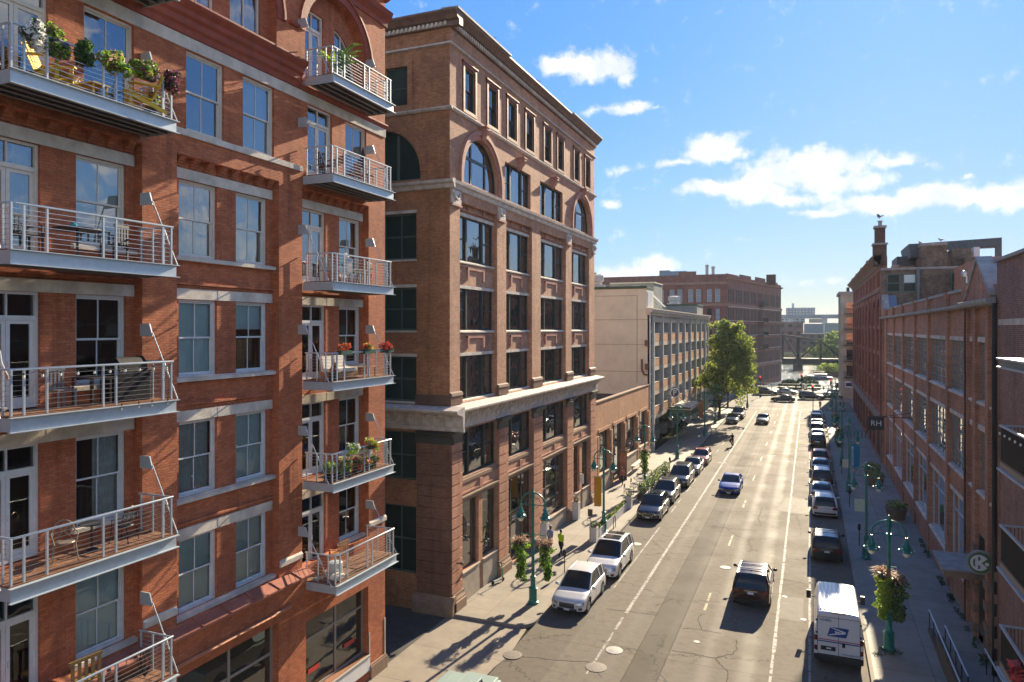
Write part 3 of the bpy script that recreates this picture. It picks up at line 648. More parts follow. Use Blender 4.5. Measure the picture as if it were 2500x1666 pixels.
w.poly([(-17.4, 4, 29.8), (-32, 4, 29.8), (-32, 27.2, 29.8), (-17.4, 27.2, 29.8)]); w.poly([(-32, 4, 0), (-32, 27.2, 0), (-32, 27.2, 29.8), (-32, 4, 29.8)])
w.build('wall', [BR1, BRP], B1)
# corbels
for a0, a1 in bays.values():
    c = MB(); n = 8
    for i in range(n):
        x = a0+(a1-a0)*(i+.35)/n
        for s_ in range(4): c.fb(FL, x, x+.22, 19.95+.07*s_, 20.02+.07*s_+.002, -.299, -.24+.06*s_)
    c.fb(FL, a0, a1, 20.235, 20.29, -.29, .012); c.build('brick_corbels', BR1, B1)
for z1 in (12.62, 8.98): c = MB(); c.fb(FL, 15.9, 20.3, z1+.02, z1+.09, -.299, -.22); c.build('brick_string', BR1, B1)
for a0, a1 in (bays['A'], bays['C'], bays['B']): c = MB(); c.fb(FL, a0+.003, a1-.003, 16.35, 16.42, -.299, -.22); c.build('brick_string', BR1, B1)
# rooms behind the glass
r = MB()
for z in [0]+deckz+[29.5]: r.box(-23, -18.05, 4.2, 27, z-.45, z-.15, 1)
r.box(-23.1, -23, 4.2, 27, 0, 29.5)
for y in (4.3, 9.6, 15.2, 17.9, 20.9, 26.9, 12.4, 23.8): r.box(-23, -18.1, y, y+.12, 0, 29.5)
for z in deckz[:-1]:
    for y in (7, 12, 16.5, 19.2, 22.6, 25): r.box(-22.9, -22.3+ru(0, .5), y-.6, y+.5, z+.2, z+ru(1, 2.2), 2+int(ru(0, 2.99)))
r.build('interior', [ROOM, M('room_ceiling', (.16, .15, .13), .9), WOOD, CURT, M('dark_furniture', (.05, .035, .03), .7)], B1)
bl = {('B', 2, 0): (1.0, 0), ('B', 2, 1): (.38, 0), ('B', 1, 0): (0, .8), ('B', 1, 1): (.96, 0), ('B', 0, 0): (.98, 0), ('B', 0, 1): (.98, 0), ('B', 3, 0): (0, .55), ('B', 3, 1): (.97, 0), ('A', 1, 0): (0, .5), ('A', 3, 0): (.55, 0), ('C', 3, 0): (0, .3), ('A', 0, 0): (.97, 0), ('B', 4, 1): (.97, 0)}
for b in bays:
    for i, (z0, z1) in enumerate(rowz+[(21.02, 23.45)]):
        d = -.42 if i < 4 else -.12
        for j, q in enumerate(wins[b]):
            bb, cu = bl.get((b, i, j), (0, 0)); win(FL, B1, q[0], q[1], z0, z1, d, 'dh', WFG if i < 3 else WFR, GW if i > 2 else GW2, blind=bb, curt=cu)
        if b in doors: win(FL, B1, doors[b][0], doors[b][1], z0-.46 if i < 4 else 20.78, z1, d, 'door', WFG if i < 3 else WFR, GW if i > 2 else GW2, curt=.3 if i == 3 else 0)
win(FL, B1, 16.35, 17.65, 24.75, 27.3, -.45, 'x', WFR, GW, arc=.55, cols=[.5], rows=[.5]); win(FL, B1, 18.35, 19.75, 24.75, 27.2, -.45, 'x', WFR, GW, arc=.6, cols=[.5], rows=[.72])
win(FL, B1, 22.05, 23.3, 24.4, 27.25, -.45, 'door', WFR, GW); win(FL, B1, 24.0, 25.5, 24.7, 27.1, -.45, 'x', WFR, GW, arc='L', cols=[.33])
win(FL, B1, 12.9, 14.1, 24.9, 27, -.45, 'dh', WFR, GW); win(FL, B1, 10.9, 12.2, 24.4, 27, -.45, 'door', WFR, GW)
# stone: lintels, sills, bands
for b, (a0, a1) in bays.items():
    for i, (z0, z1) in enumerate(rowz):
        m = MB(); xs = [a0+.002, a0+(a1-a0)*.42, a0+(a1-a0)*.58, a1-.05]
        for k in range(3): m.fb(FL, xs[k], xs[k+1], z1, z1+.32, -.3, -.262+.006*k)
        m.build('stone_lintel', STONE, B1)
        m = MB()
        if b == 'B': m.prof(FL, a0+.002, a1-.002, [(-.3, z0-.14), (-.13, z0-.14), (-.13, z0-.03), (-.3, z0+.012)])
        else: m.prof(FL, wins[b][0][0]-.15, a1-.002, [(-.3, z0-.14), (-.16, z0-.14), (-.16, z0-.03), (-.3, z0+.012)])
        m.build('stone_sill', STONE, B1)
for n_, z0, z1, dd, a1 in (('stone_band', 23.46, 23.83, .035, 27.2), ('stone_band', 20.82, 21.01, .06, 21.57)):
    m = MB(); y = 4
    while y < a1: e = min(a1, y+2.1); m.fb(FL, y, e, z0, z1, 0, dd+.005*(int(y*10) % 2)); y = e
    m.build(n_, STONE, B1)
m = MB()
m.prof(FL, 4, 21.35, [(0, 23.84), (.07, 23.86), (.10, 24.02), (.19, 24.10), (.20, 24.28), (.30, 24.36), (.32, 24.5), (.46, 24.62), (.50, 24.70), (.50, 24.76), (0, 24.86)])
m.build('cornice', BR1C, B1)
m = MB(); m.prof(FL, 21.36, 27.25, [(0, 23.84), (.06, 23.86), (.14, 23.96), (.14, 24.02), (0, 24.06)])
m.prof(FL, 4, 27.3, [(0, 28.35), (.06, 28.37), (.10, 28.55), (.3, 28.75), (.38, 28.95), (0, 29.05)]); m.prof(FL, 4, 27.35, [(0, 29.5), (.2, 29.6), (.42, 29.8), (.42, 29.9), (-.3, 29.9), (-.3, 29.5)])
for y in range(14): pass
m.build('moulding', BR1C, B1)
for a0, a1 in ((10.6, 14.4), (16.0, 20.2), (21.75, 25.75)):
    m = MB()
    for dr, dd, wd in ((0, .05, .3), (.3, .12, .1)):
        cx = (a0+a1)/2; r0 = (a1-a0)/2+dr; r1 = r0+wd; zs = 28.1-(a1-a0)/2; n = 24; P = FL.P
        for k in range(n):
            t0, t1 = pi*k/n, pi*(k+1)/n; q = []
            for t in (t0, t1): q.append([P(cx+r0*cos(t), zs+r0*sin(t), 0), P(cx+r1*cos(t), zs+r1*sin(t), 0), P(cx+r1*cos(t), zs+r1*sin(t), dd), P(cx+r0*cos(t), zs+r0*sin(t), dd)])
            m.hexa(q[0]+q[1])
    if a0 > 11: m.fb(FL, a0-.9 if a0 > 21 else a0-.5, a0-.402, zs-.05, zs+.06, 0, .12)
    m.build('arch_moulding', BR1C, B1)
# tiled ledge, sign band, shop fronts
m = MB(); y = 4.0
m.prof(FL, 4, 21.72, [(.002, 5.86), (.40, 5.86), (.46, 5.93), (.46, 5.98), (.002, 6.14)])
while y < 21.7:
    m.prof(FL, y, y+.05, [(.01, 6.145), (.47, 5.985), (.47, 6.015), (.01, 6.18)]); y += 1.13
m.build('tiled_ledge', M('clay_ledge_tile', (.34, .13, .09), .6, var=.25, vs=3), B1)
m = MB(); m.fb(FL, 4, 21.7, 5.08, 5.86, .001, .14); m.build('brick_sign_band', BR1, B1)
m = MB(); m.prof(FL, 4, 20.75, [(.002, 4.9), (.18, 4.94), (.26, 5.02), (.20, 5.075), (.002, 5.075)]); m.build('shopfront_moulding', M('orange_terracotta', (.48, .20, .10), .6, var=.2), B1)
for a0, a1, z0, z1, cs, rs in ((15.9, 20.3, .9, 4.58, [.53], [.70]), (10.3, 14.7, .5, 4.58, [.33, .66], [.7]), (4.6, 9, .5, 4.6, [.33, .66], [.7]), (21.8, 25.9, 1.12, 4.02, [.53], [.70])):
    win(FL, B1, a0, a1, z0, z1, -.28, 'x', M('taupe_frame', (.27, .24, .20), .5), GSH, cols=cs, rows=rs, bar=.09, fw=.09, name='shop_window')
m = MB(); m.fb(FL, 21.8, 25.95, .42, 1.02, .001, .05); m.build('white_base_panel', WHITE, B1)
m = MB(); m.prof(FL, 21.75, 25.98, [(-.1, 1.02), (.08, 1.02), (.08, 1.07), (-.1, 1.12)]); m.build('shop_sill', M('taupe_frame', (.27, .24, .20)), B1)
for a0, a1 in ((25.98, 27.24), (20.3, 21.7), (14.72, 15.86)): m = MB(); m.fb(FL, a0, a1, 0, .55, -.05, .11); m.fb(FL, a0+.02, a1-.02, .55, .62, -.05, .07); m.build('stone_plinth', STONED, B1)
for a0, a1 in ((20.36, 21.55), (25.95, 27.24), (14.7, 15.86)): m = MB(); m.prof(FL, a0, a1, [(0, 6.48), (.07, 6.52), (.07, 6.68), (0, 6.75)]); m.build('pier_stone', STONE, B1)
m = MB(); m.fb(FL, 25.95, 26.01, .62, 2.0, .001, .02); m.build('corner_guard', STONE, B1); m = MB(); m.fb(FL, 27.14, 27.215, .62, 2.2, .001, .02); m.build('corner_guard', STONE, B1)
for y, z, sz in ((22.6, 1.9, .16), (24.9, 1.95, .16)):
    m = MB(); m.fb(FL, y-.35, y+.35, z-.09, z+.09, -.262, -.258); o = m.build('window_decal', M('red_decal', (.5, .03, .02), .5), B1)
# balconies
def balcony(y0, y1, z, p, rodpts):
    m = MB(); x0 = -17.4
    m.fb(FL, y0, y1, z-.30, z, p-.02, p); m.fb(FL, y0-.05, y1+.05, z-.318, z-.30, p-.02, p+.09); m.fb(FL, y0-.05, y1+.05, z, z+.018, p-.02, p+.09)
    for y in (y0, y1-.02): m.fb(FL, y, y+.02, z-.30, z, .004, p-.02)
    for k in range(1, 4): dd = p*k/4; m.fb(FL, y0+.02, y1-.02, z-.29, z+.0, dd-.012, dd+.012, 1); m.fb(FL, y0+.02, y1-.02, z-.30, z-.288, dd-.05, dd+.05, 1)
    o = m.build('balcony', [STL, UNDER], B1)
    m = MB(); n = int(p/.14)
    for k in range(n): m.fb(FL, y0+.02, y1-.02, z+.002, z+.035, .02+k*(p-.06)/n, .005+(k+1)*(p-.06)/n)
    m.build('deck', DECK, o)
    dr = p-.1; H1 = z+1.06; L = y1-y0
    ys = [y0+.08, y0+.36, y0+L*.2, y0+L*.52, y0+L*.60, y1-.36, y1-.08]
    for y in ys:
        m = MB(); m.fb(FL, y-.022, y+.022, z+.03, H1, dr-.03, dr+.02); m.build('railing_post', STL, o)
    for y in (y0+.08, y1-.08):
        for dd in (.12, p*.42, p*.72): m = MB(); m.fb(FL, y-.02, y+.02, z+.03, H1, dd-.02, dd+.02); m.build('railing_post', STL, o)
    m = MB(); m.tube([FL.P(y0+.08, H1, .05), FL.P(y0+.08, H1, dr-.08), FL.P(y0+.16, H1, dr), FL.P(y1-.1, H1, dr), FL.P(y1-.02, H1, dr)], .028, 8); m.tube([FL.P(y1-.08, H1, .05), FL.P(y1-.08, H1, dr)], .026, 8)
    m.build('handrail', STL, o, True)
    m = MB()
    for k in range(8):
        zz = z+.13+k*.115; m.tube([FL.P(y0+.08, zz, .05), FL.P(y0+.08, zz, dr), FL.P(y1-.08, zz, dr), FL.P(y1-.08, zz, .05)], .0072, 4, cap=False)
    m.build('cable_rail', M('bright_cable', (.55, .55, .55), .3, .8), o)
    for y in (y0-.06, y1-.02):
        yy = y1+.0 if y > y0 else y0-.28
        m = MB(); pts = [(0, z+1.72), (.42, z+1.80), (.56, z+2.12), (0, z+2.12)]
        m.prof(FL, yy-.01, yy+.01, [(d, zz) for d, zz in pts]) if False else m.hexa([FL.P(yy, z+1.75, -.02), FL.P(yy+.04, z+1.75, -.02), FL.P(yy+.04, z+1.75, .46), FL.P(yy, z+1.75, .46), FL.P(yy, z+2.1, -.02), FL.P(yy+.04, z+2.1, -.02), FL.P(yy+.04, z+2.1, .34), FL.P(yy, z+2.1, .34)])
        m.build('wall_bracket', STL, o)
        m = MB(); A = Vector(FL.P(yy+.02, z+1.85, .44)); B = Vector(FL.P(yy+.1, z+.02, p-.06)); m.tube([A, B], .016, 6); m.tube([A.lerp(B, .45), A.lerp(B, .58)], .032, 6)
        m.build('tie_rod', STL, o)
    return o
for z in deckz: balcony(21.62, 25.72, z, 1.36 if z > 6 else 1.5, 0)
for z in deckz: balcony(10.2, 14.62, z if z > 6 else 5.5, 1.36, 0)
# ------------------------------------------------------------------ seven storey corner building
B2 = thing('office_building', 'tall buff brick corner building with arched windows and pale terracotta cornices beyond the alley', 'building', (-17.4, 47, 0))
P2 = [(33.4, 34.57), (39.56, 40.96), (45.42, 47.13), (52.72, 54.18), (59.07, 60.66)]
BY = [(34.57, 39.56), (40.96, 45.42), (47.13, 52.72), (54.18, 59.07)]
R345 = [(11.1, 13.5), (14.9, 17.22), (18.72, 21.2)]
w = MB(); ops = [(a, b, 11.0, 21.85) for a, b in BY]+[(a, b, 6.9, 9.5) for a, b in BY]+[(34.75, 36.95, 1.75, 5.55), (37.45, 39.5, 1.75, 5.55), (40.98, 45.4, .12, 5.55), (47.15, 52.7, 1.3, 5.55), (54.35, 56.3, 1.75, 5.55), (56.95, 58.95, 1.75, 5.55)]
w.wall(FL, 33.4, 60.66, 0, 22.4, ops, 0, .27)
for a, b in BY: w.wall(FL, a, b, 11, 21.85, [(a+.02, b-.06, z0, z1) for z0, z1 in R345], -.27, .12)
six = [(34.9, 39.6, 23.02, 25.72, 'r'), (40.75, 45.15, 23.02, 25.35), (47.0, 51.95, 23.02, 25.35), (54.45, 59.15, 23.02, 25.72, 'r')]
S7 = [(35.05, 36.35), (38.15, 39.5), (41.1, 42.5), (44.2, 45.6), (47.75, 49.15), (50.65, 52.0), (54.7, 56.05), (57.8, 59.15)]
w.wall(FL, 33.4, 60.66, 22.4, 30.85, six+[(a, b, 27.0, 29.25) for a, b in S7], 0, .3)
w.poly([(-17.4, 60.66, 8), (-40, 60.66, 8), (-40, 60.66, 30.8), (-17.4, 60.66, 30.8)]); w.poly([(-17.4, 33.4, 30.8), (-40, 33.4, 30.8), (-40, 60.66, 30.8), (-17.4, 60.66, 30.8)])
w.build('street_wall', BR2, B2)
FS = Fr((-17.4, 33.4), (-1, 0), (0, -1))   # alley side; a = distance from the corner
sw = MB(); so_ = []
SB = [(2.0, 5.3), (8.2, 11.5), (14.4, 17.7)]
for a, b in SB: so_ += [(a, b, z0, z1) for z0, z1 in R345]+[(a, b, 6.9, 9.5), (a, b, 1.9, 5.5)]
so_ += [(1.75, 6.55, 22.98, 25.75, 'r'), (8.0, 12.8, 22.98, 25.75, 'r'), (2.55, 3.9, 26.85, 29.1), (5.0, 6.3, 26.85, 29.1), (9, 10.3, 26.85, 29.1)]
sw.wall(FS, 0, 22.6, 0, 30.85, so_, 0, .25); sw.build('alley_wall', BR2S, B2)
for a, b in SB:
    for z0, z1 in R345+[(6.9, 9.5), (1.9, 5.5)]: win(FS, B2, a, b, z0, z1, -.14, 'x', DFA, GWF, cols=[.3, .62], rows=[.5], bar=.09, fw=.1)
    for z0, z1 in R345: m = MB(); m.fb(FS, a-.03, b+.03, z1, z1+.16, 0, .03); m.build('stone_lintel', STONE, B2); m = MB(); m.fb(FS, a-.03, b+.03, z0-.1, z0, 0, .08); m.build('stone_sill', STONE, B2)
for a, b in ((1.75, 6.55), (8, 12.8)): win(FS, B2, a, b, 22.98, 25.75, -.14, 'x', DFA, GWF, arc='r', cols=[.3, .7], bar=.14)
for a, b in ((2.55, 3.9), (5, 6.3), (9, 10.3)):
    win(FS, B2, a, b, 26.85, 29.1, -.14, 'x', DFA, GWF, rows=[.5]); m = MB(); ring(m, FS, a-.32, b+.32, 26.72, 29.42, .3, 0, .06); m.build('window_surround', BR2S, B2)
for a, b in BY:
    for z0, z1 in R345: win(FL, B2, a+.02, b-.06, z0, z1, -.36, 'tri', DFR, GWD)
    win(FL, B2, a, b, 6.9, 9.5, -.25, 'tri', DFR, GWD)
    for z0, z1 in R345:
        m = MB(); m.fb(FL, a+.002, b-.002, z1, z1+.17, -.27, -.215); m.build('stone_lintel', STONE, B2)
        m = MB(); m.prof(FL, a+.002, b-.002, [(-.27, z0-.16), (-.16, z0-.12), (-.16, z0-.05), (-.27, z0+.01)]); m.build('stone_sill', STONE, B2)
    for zt in (18.72, 14.9):   # T-shaped relief in the spandrels
        m = MB(); zt -= .28; ww = b-a; m.fb(FL, a+.05, b-.05, zt, zt+.07, -.269, -.2)
        for t in (.27, .68): m.fb(FL, a+ww*t, a+ww*t+.2, zt-.72, zt-.02, -.268, -.17)
        m.fb(FL, a+ww*.27, a+ww*.72, zt-.15, zt-.03, -.267, -.18); m.build('spandrel_relief', PINKSTONE, B2)
    m = MB(); m.fb(FL, a+.01, b-.01, 21.5, 21.55, -.268, -.16)
    for t in (.27, .68): m.fb(FL, a+ww*t, a+ww*t+.16, 21.55, 21.8, -.268, -.15)
    m.build('spandrel_relief', PINKSTONE, B2)
for o in six: win(FL, B2, o[0], o[1], o[2], o[3], -.22, 'x' if len(o) > 4 else 'tri', DFR, GWD, arc='r' if len(o) > 4 else None, cols=[.3, .7], rows=[.55] if len(o) > 4 else None, bar=.16)
for a, b in S7: win(FL, B2, a, b, 27.0, 29.25, -.08, 'dh', DFR, GWD, cols=[])
m = MB()
for a, b in S7: m = MB(); ring(m, FL, a-.2, b+.2, 26.78, 29.5, .19, .001, .09); m.fb(FL, a-.3, b+.3, 29.5, 29.58, .001, .15); m.build('window_surround', MAROON, B2)
P = FL.P
for cx in (37.25, 56.8):
    m = MB()
    for r0, r1, dd in ((2.37, 2.62, .1), (2.62, 2.86, .2)):
        for k in range(28):
            q = []
            for t in (pi*k/28, pi*(k+1)/28): q.append([P(cx+r0*cos(t), 23.37+r0*sin(t), 0), P(cx+r1*cos(t), 23.37+r1*sin(t), 0), P(cx+r1*cos(t), 23.37+r1*sin(t), dd), P(cx+r0*cos(t), 23.37+r0*sin(t), dd)])
            m.hexa(q[0]+q[1])
        for s_ in (-1, 1): a0, a1 = sorted((cx+s_*r0, cx+s_*r1)); m.fb(FL, a0, a1, 22.86, 23.37, 0, dd)
    m.build('arch_surround', PINKSTONE, B2)
m = MB()
for cx in (2.4+1.75,):
    for r0, r1, dd in ((2.42, 2.9, .08),):
        for k in range(24):
            q = []
            for t in (pi*k/24, pi*(k+1)/24): q.append([FS.P(cx+r0*cos(t), 23.35+r0*sin(t), 0), FS.P(cx+r1*cos(t), 23.35+r1*sin(t), 0), FS.P(cx+r1*cos(t), 23.35+r1*sin(t), dd), FS.P(cx+r0*cos(t), 23.35+r0*sin(t), dd)])
            m.hexa(q[0]+q[1])
m.build('arch_surround', BR2S, B2)
for cx in (37.25, 43.0, 49.5, 56.8):
    zt = 26.45 if cx in (37.25, 56.8) else 25.95
    m = MB(); m.prof(FL, cx-.2, cx+.2, [(0, zt-.75), (.16, zt-.7), (.22, zt-.5), (.4, zt-.3), (.48, zt-.12), (.42, zt), (0, zt)]); m.fb(FL, cx-.28, cx+.28, zt, zt+.08, 0, .5); m.lathe(P(cx-.24, zt-.18, .36), [(.13, 0), (.13, .48)], 10) if False else None
    m.build('keystone', PINKSTONE, B2)
def belt(name, mat, z0, z1, dd, pr, both=True):
    m = MB(); m.prof(FL, 33.4, 60.9, pr); m.build(name, mat, B2)
    if both: m = MB(); m.prof(FS, -dd, 22.6, pr); m.build(name, mat, B2)
belt('terracotta_belt', TERRA, 22.35, 22.85, .33, [(0, 22.36), (.12, 22.4), (.16, 22.58), (.30, 22.66), (.33, 22.8), (.0, 22.88)])
belt('terracotta_belt', TERRA, 26.5, 26.68, .18, [(0, 26.48), (.1, 26.5), (.18, 26.6), (.18, 26.66), (0, 26.7)])
belt('terracotta_belt', TERRA, 29.9, 30.05, .14, [(0, 29.9), (.14, 29.94), (.14, 30.02), (0, 30.06)])
belt('roof_cornice', M('brown_cornice_paint', (.20, .13, .10), .55, var=.35, vs=3), 31, 31.5, .62, [(0, 30.8), (.12, 30.82), (.12, 31.08), (.3, 31.12), (.42, 31.26), (.62, 31.42), (.62, 31.52), (-.3, 31.5), (-.3, 30.85)])
m = MB(); y = 33.5
while y < 60.7: m.fb(FL, y, y+.13, 30.86, 31.06, .121, .24); y += .26
m.fb(FL, 33.5, 60.6, 30.87, 31.05, .115, .128); m.build('dentils', STONE, B2)
m = MB(); y = .1
while y < 14: m.fb(FS, y, y+.13, 30.86, 31.06, .121, .24); y += .26
m.fb(FS, .1, 14, 30.87, 31.05, .115, .128); m.build('dentils', STONE, B2)
for a, b in ((33.0, 40.2), (52.75, 61)): m = MB(); m.prof(FL, a, b, [(.1, 31.53), (.70, 31.53), (.70, 31.64), (-.3, 31.7), (-.3, 31.53)]); m.build('cornice_cap', COP, B2)
for a in (33.4, 39.5, 52.72, 59.9):   # garlanded blocks at the belt
    m = MB(); m.fb(FL, a+.08, a+1.15 if a < 59 else a+.7, 21.62, 22.35, .001, .1); m.tube([P(a+.2, 22.2, .13), P(a+.3, 21.95, .17), P(a+.55, 21.82, .19), P(a+.8, 21.95, .17), P(a+.95 if a < 59 else a+.62, 22.2, .13)], .06, 6); m.build('garland_block', TERRA, B2)
    m = MB(); m.fb(FL, a-.02, a+1.2 if a < 59 else a+.76, 21.5, 21.6, .001, .14); m.build('block_ledge', PINKSTONE, B2)
# lower entablature
pr = [(0, 9.62), (.14, 9.64), (.14, 9.86), (.2, 9.9), (.2, 10.42), (.34, 10.5), (.78, 10.62), (.88, 10.72), (.88, 10.8), (0, 10.95)]
belt('entablature', TERRA, 9.6, 10.9, .88, pr)
def entab(fr, y, y1, tag_):
    z_ = fr.zero(); q = MB(); q.prof(z_, 0, .16, [(.2, 9.92), (.26, 9.92), (.34, 10.2), (.62, 10.42), (.62, 10.56), (.2, 10.46)]); q.lathe(z_.P(.42, 10.17, .2), [(.17, 0), (.17, .035), (.12, .035), (.10, .02)] if tag_ == 'x' else [(.17, 0), (.17, -.035), (.12, -.035), (.1, -.02)], 12, axis=tag_); me = q.mesh('entablature_bracket', TERRA)
    while y < y1: put(me, 'entablature_bracket', B2, fr.P(y, 0, 0)); y += .68
entab(FL, 33.45, 60.6, 'x'); entab(FS, .2, 10, 'y')
m = MB(); m2 = MB(); y = 99
while y < 60.6:
    m.prof(FL, y, y+.16, [(.2, 9.92), (.26, 9.92), (.34, 10.2), (.62, 10.42), (.62, 10.56), (.2, 10.46)]); m2.lathe(P(y+.42, 10.17, .2), [(.17, 0), (.17, .035), (.12, .035), (.10, .02)], 12, axis='x'); y += .68
y = 99
while y < 10: m.prof(FS, y, y+.16, [(.2, 9.92), (.26, 9.92), (.34, 10.2), (.62, 10.42), (.62, 10.56), (.2, 10.46)]); m2.lathe(FS.P(y+.42, 10.17, .2), [(.17, 0), (.17, -.035), (.12, -.035), (.1, -.02)], 12, axis='y'); y += .68
m.build('entablature_brackets', TERRA, B2); m2.build('entablature_rosettes', TERRA, B2)
# rusticated piers
for a, b in P2:
    m = MB(); z = 1.02
    while z < 8.9: m.fb(FL, a-.02, b+.02, z+.045, min(z+.55, 8.93)-.005, -.2, .15); z += .572
    m.fb(FL, a, b, 1, 8.95, -.1, .085); m.build('rusticated_pier', BR2R, B2)
    m = MB(); m.prof(FL, a-.14, b+.14, [(-.1, 0), (.34, 0), (.34, .62), (.28, .66), (.28, .74), (.20, .86), (.2, 1.02), (-.1, 1.02)]); m.build('pier_base', STONED, B2)
    m = MB(); m.prof(FL, a-.05, b+.05, [(0, 8.94), (.14, 8.94), (.16, 9.3), (.30, 9.42), (.34, 9.5), (0, 9.58)]); m.fb(FL, a-.16, b+.16, 9.5, 9.62, 0, .44); m.build('pier_capital', M('dark_bronze_terracotta', (.06, .065, .055), .5, var=.3), B2)
    m = MB(); m.fb(FL, a-.05, b+.05, 10.97, 11.45, -.1, .14); m.prof(FL, a-.08, b+.08, [(0, 11.45), (.18, 11.45), (.14, 11.6), (0, 11.66)]); m.build('pier_foot', M('brown_terracotta', (.17, .10, .07), .6, var=.25), B2)
m = MB(); z = 1.02
while z < 8.9: m.fb(FS, -.13, 1.9, z+.02, min(z+.55, 8.93)-.005, -.1, .13); z += .572
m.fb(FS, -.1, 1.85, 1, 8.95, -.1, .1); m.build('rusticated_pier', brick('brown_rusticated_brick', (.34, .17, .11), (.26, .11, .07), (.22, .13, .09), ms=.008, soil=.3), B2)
m = MB(); m.prof(FS, -.34, 2.1, [(-.1, 0), (.34, 0), (.34, .62), (.28, .66), (.28, .74), (.20, .86), (.2, 1.02), (-.1, 1.02)]); m.build('pier_base', STONED, B2)
m = MB(); m.prof(FS, -.3, 2.0, [(0, 8.94), (.14, 8.94), (.16, 9.3), (.30, 9.42), (.34, 9.5), (0, 9.58)]); m.build('pier_capital', MATS['dark_bronze_terracotta'], B2)
m = MB(); m.fb(FS, -.14, 2.0, 10.97, 11.5, -.1, .14); m.build('pier_foot', MATS['brown_terracotta'], B2)
for a, b in BY:
    m = MB(); m.prof(FL, a, b, [(-.25, 6.55), (.05, 6.6), (.05, 6.78), (-.25, 6.9)]); m.prof(FL, a, b, [(-.2, 5.6), (.10, 5.62), (.16, 5.82), (.16, 5.9), (-.2, 5.95)]); m.build('stone_ledges', STONED, B2)
    m = MB(); m.fb(FL, a+.1, b-.1, 6.0, 6.1, .001, .06); m.fb(FL, (a+b)/2-.1, (a+b)/2+.3, 5.96, 6.5, .001, .07); m.build('spandrel_relief', PINKSTONE, B2)
for o in ((34.75, 36.95), (37.45, 39.5), (54.35, 56.3), (56.95, 58.95)): win(FL, B2, o[0], o[1], 1.75, 5.55, -.22, 'x', BFR, GSH, cols=[.75], rows=[.42], name='shop_window')
win(FL, B2, 40.98, 45.4, .12, 5.55, -.22, 'x', BFR, GSH, cols=[.27, .68], rows=[.2, .47, .58], name='entrance', bar=.09)
win(FL, B2, 47.15, 52.7, 1.3, 5.55, -.22, 'x', BFR, GSH, cols=[.28, .70], rows=[.52], name='shop_window', bar=.09)
for a, b in ((34.75, 36.95), (37.45, 39.5), (47.15, 52.7), (54.35, 56.3), (56.95, 58.95)): m = MB(); m.fb(FL, a, b, .12, 1.7 if b-a < 3 else 1.25, .001, .05); m.fb(FL, a-.03, b+.03, 1.7 if b-a < 3 else 1.25, 1.77 if b-a < 3 else 1.32, .0, .12); m.build('stone_stallriser', M('buff_stone_panel', (.42, .36, .29), .7, var=.2), B2)
text('233', .42, WHITE, B2, P(42.7, 2.85, -.19), (pi/2, 0, pi/2), 'address_numbers')
for y, z in ((33.9, 2.6), (36.9, 2.9), (37.2, 2.95)):
    m = MB(); q = P(y, z, .15); m.tube([q, (q[0]+.25, q[1], q[2]+.02)], .035, 6); m.ell((q[0]+.3, q[1], q[2]+.02), .1, 8); m.build('wall_fixture', BFR, B2)
# ------------------------------------------------------------------ one storey shop row
B3 = thing('shop_building', 'low one storey tan brick shop building between the corner building and the parking garage', 'building', (-17.4, 72, 0))
O3 = [(61.9, 65.8), (67.05, 71.3), (72.5, 77.0), (78.4, 82.5)]
w = MB(); w.wall(FL, 60.68, 83.95, 0, 8.4, [(a, b, 1.9, 5.7) if i != 1 else (a, b, .14, 5.7) for i, (a, b) in enumerate(O3)], .02, .35)
w.fb(FL, 60.68, 83.95, 8.1, 8.4, -.35, .0); w.poly([(-17.8, 60.68, 7.2), (-40, 60.68, 7.2), (-40, 83.9, 7.2), (-17.8, 83.9, 7.2)], 1)
w.build('wall', [BR3, M('dark_roof_felt', (.05, .04, .035), .9)], B3)
m = MB(); m.prof(FL, 60.7, 83.95, [(-.38, 8.41), (.08, 8.41), (.08, 8.52), (-.38, 8.52)]); m.build('coping', STONED, B3)
m = MB()
for a in (60.75, 61.45, 66.1, 71.55, 77.3, 83.0, 83.55):
    z = .7
    while z < 5.4: m.fb(FL, a, a+.4, z, z+.5, .021, .12); z += .53
m.build('rusticated_pilaster', BR3, B3)
for i, (a, b) in enumerate(O3):
    win(FL, B3, a, b, 1.9 if i != 1 else .14, 5.7, -.28, 'x', BFR, GSH, cols=[.36, .72], rows=[.62], bar=.14, fw=.14, name='shop_window')
    m = MB(); m.fb(FL, a-.05, b+.05, 5.72, 6.0, .021, .09); m.build('lintel', BR3, B3)
    if i != 1: m = MB(); m.fb(FL, a, b, .14, 1.84, .021, .06); m.fb(FL, a-.05, b+.05, 1.84, 1.92, .0, .16); m.build('stallriser', MATS['buff_stone_panel'], B3)
# ------------------------------------------------------------------ parking garage
B4 = thing('parking_garage', 'five level parking garage with grey concrete fins and brick panels beyond the low shop building', 'parking garage', (-17.4, 110, 0))
w = MB(); w.poly([(-17.4, 84, 0), (-60, 84, 0), (-60, 84, 16.7), (-17.4, 84, 16.7)]); w.box(-50, -17.75, 84.01, 88.2, 16, 19.75); w.poly([(-60, 84, 16.7), (-17.8, 84, 16.7), (-17.8, 84, 19.7), (-60, 84, 19.7)]); w.build('side_wall', CREAM, B4)
w = MB()
for z in (16.05, 13.1, 9.9): w.box(-19.2-26, -17.6, 83.975, 83.999, z, z+.05)
w.box(-18.9, -18.84, 83.974, 83.999, 8.6, 18.9); w.box(-48, -18.9, 83.974, 83.999, 18.9, 18.95)
w.build('wall_joint_lines', M('joint_brown', (.30, .24, .17), .9), B4)
m = MB(); m.box(-50, -17.7, 83.9, 88.3, 19.76, 20.05); m.build('tower_coping', GREENC, B4)
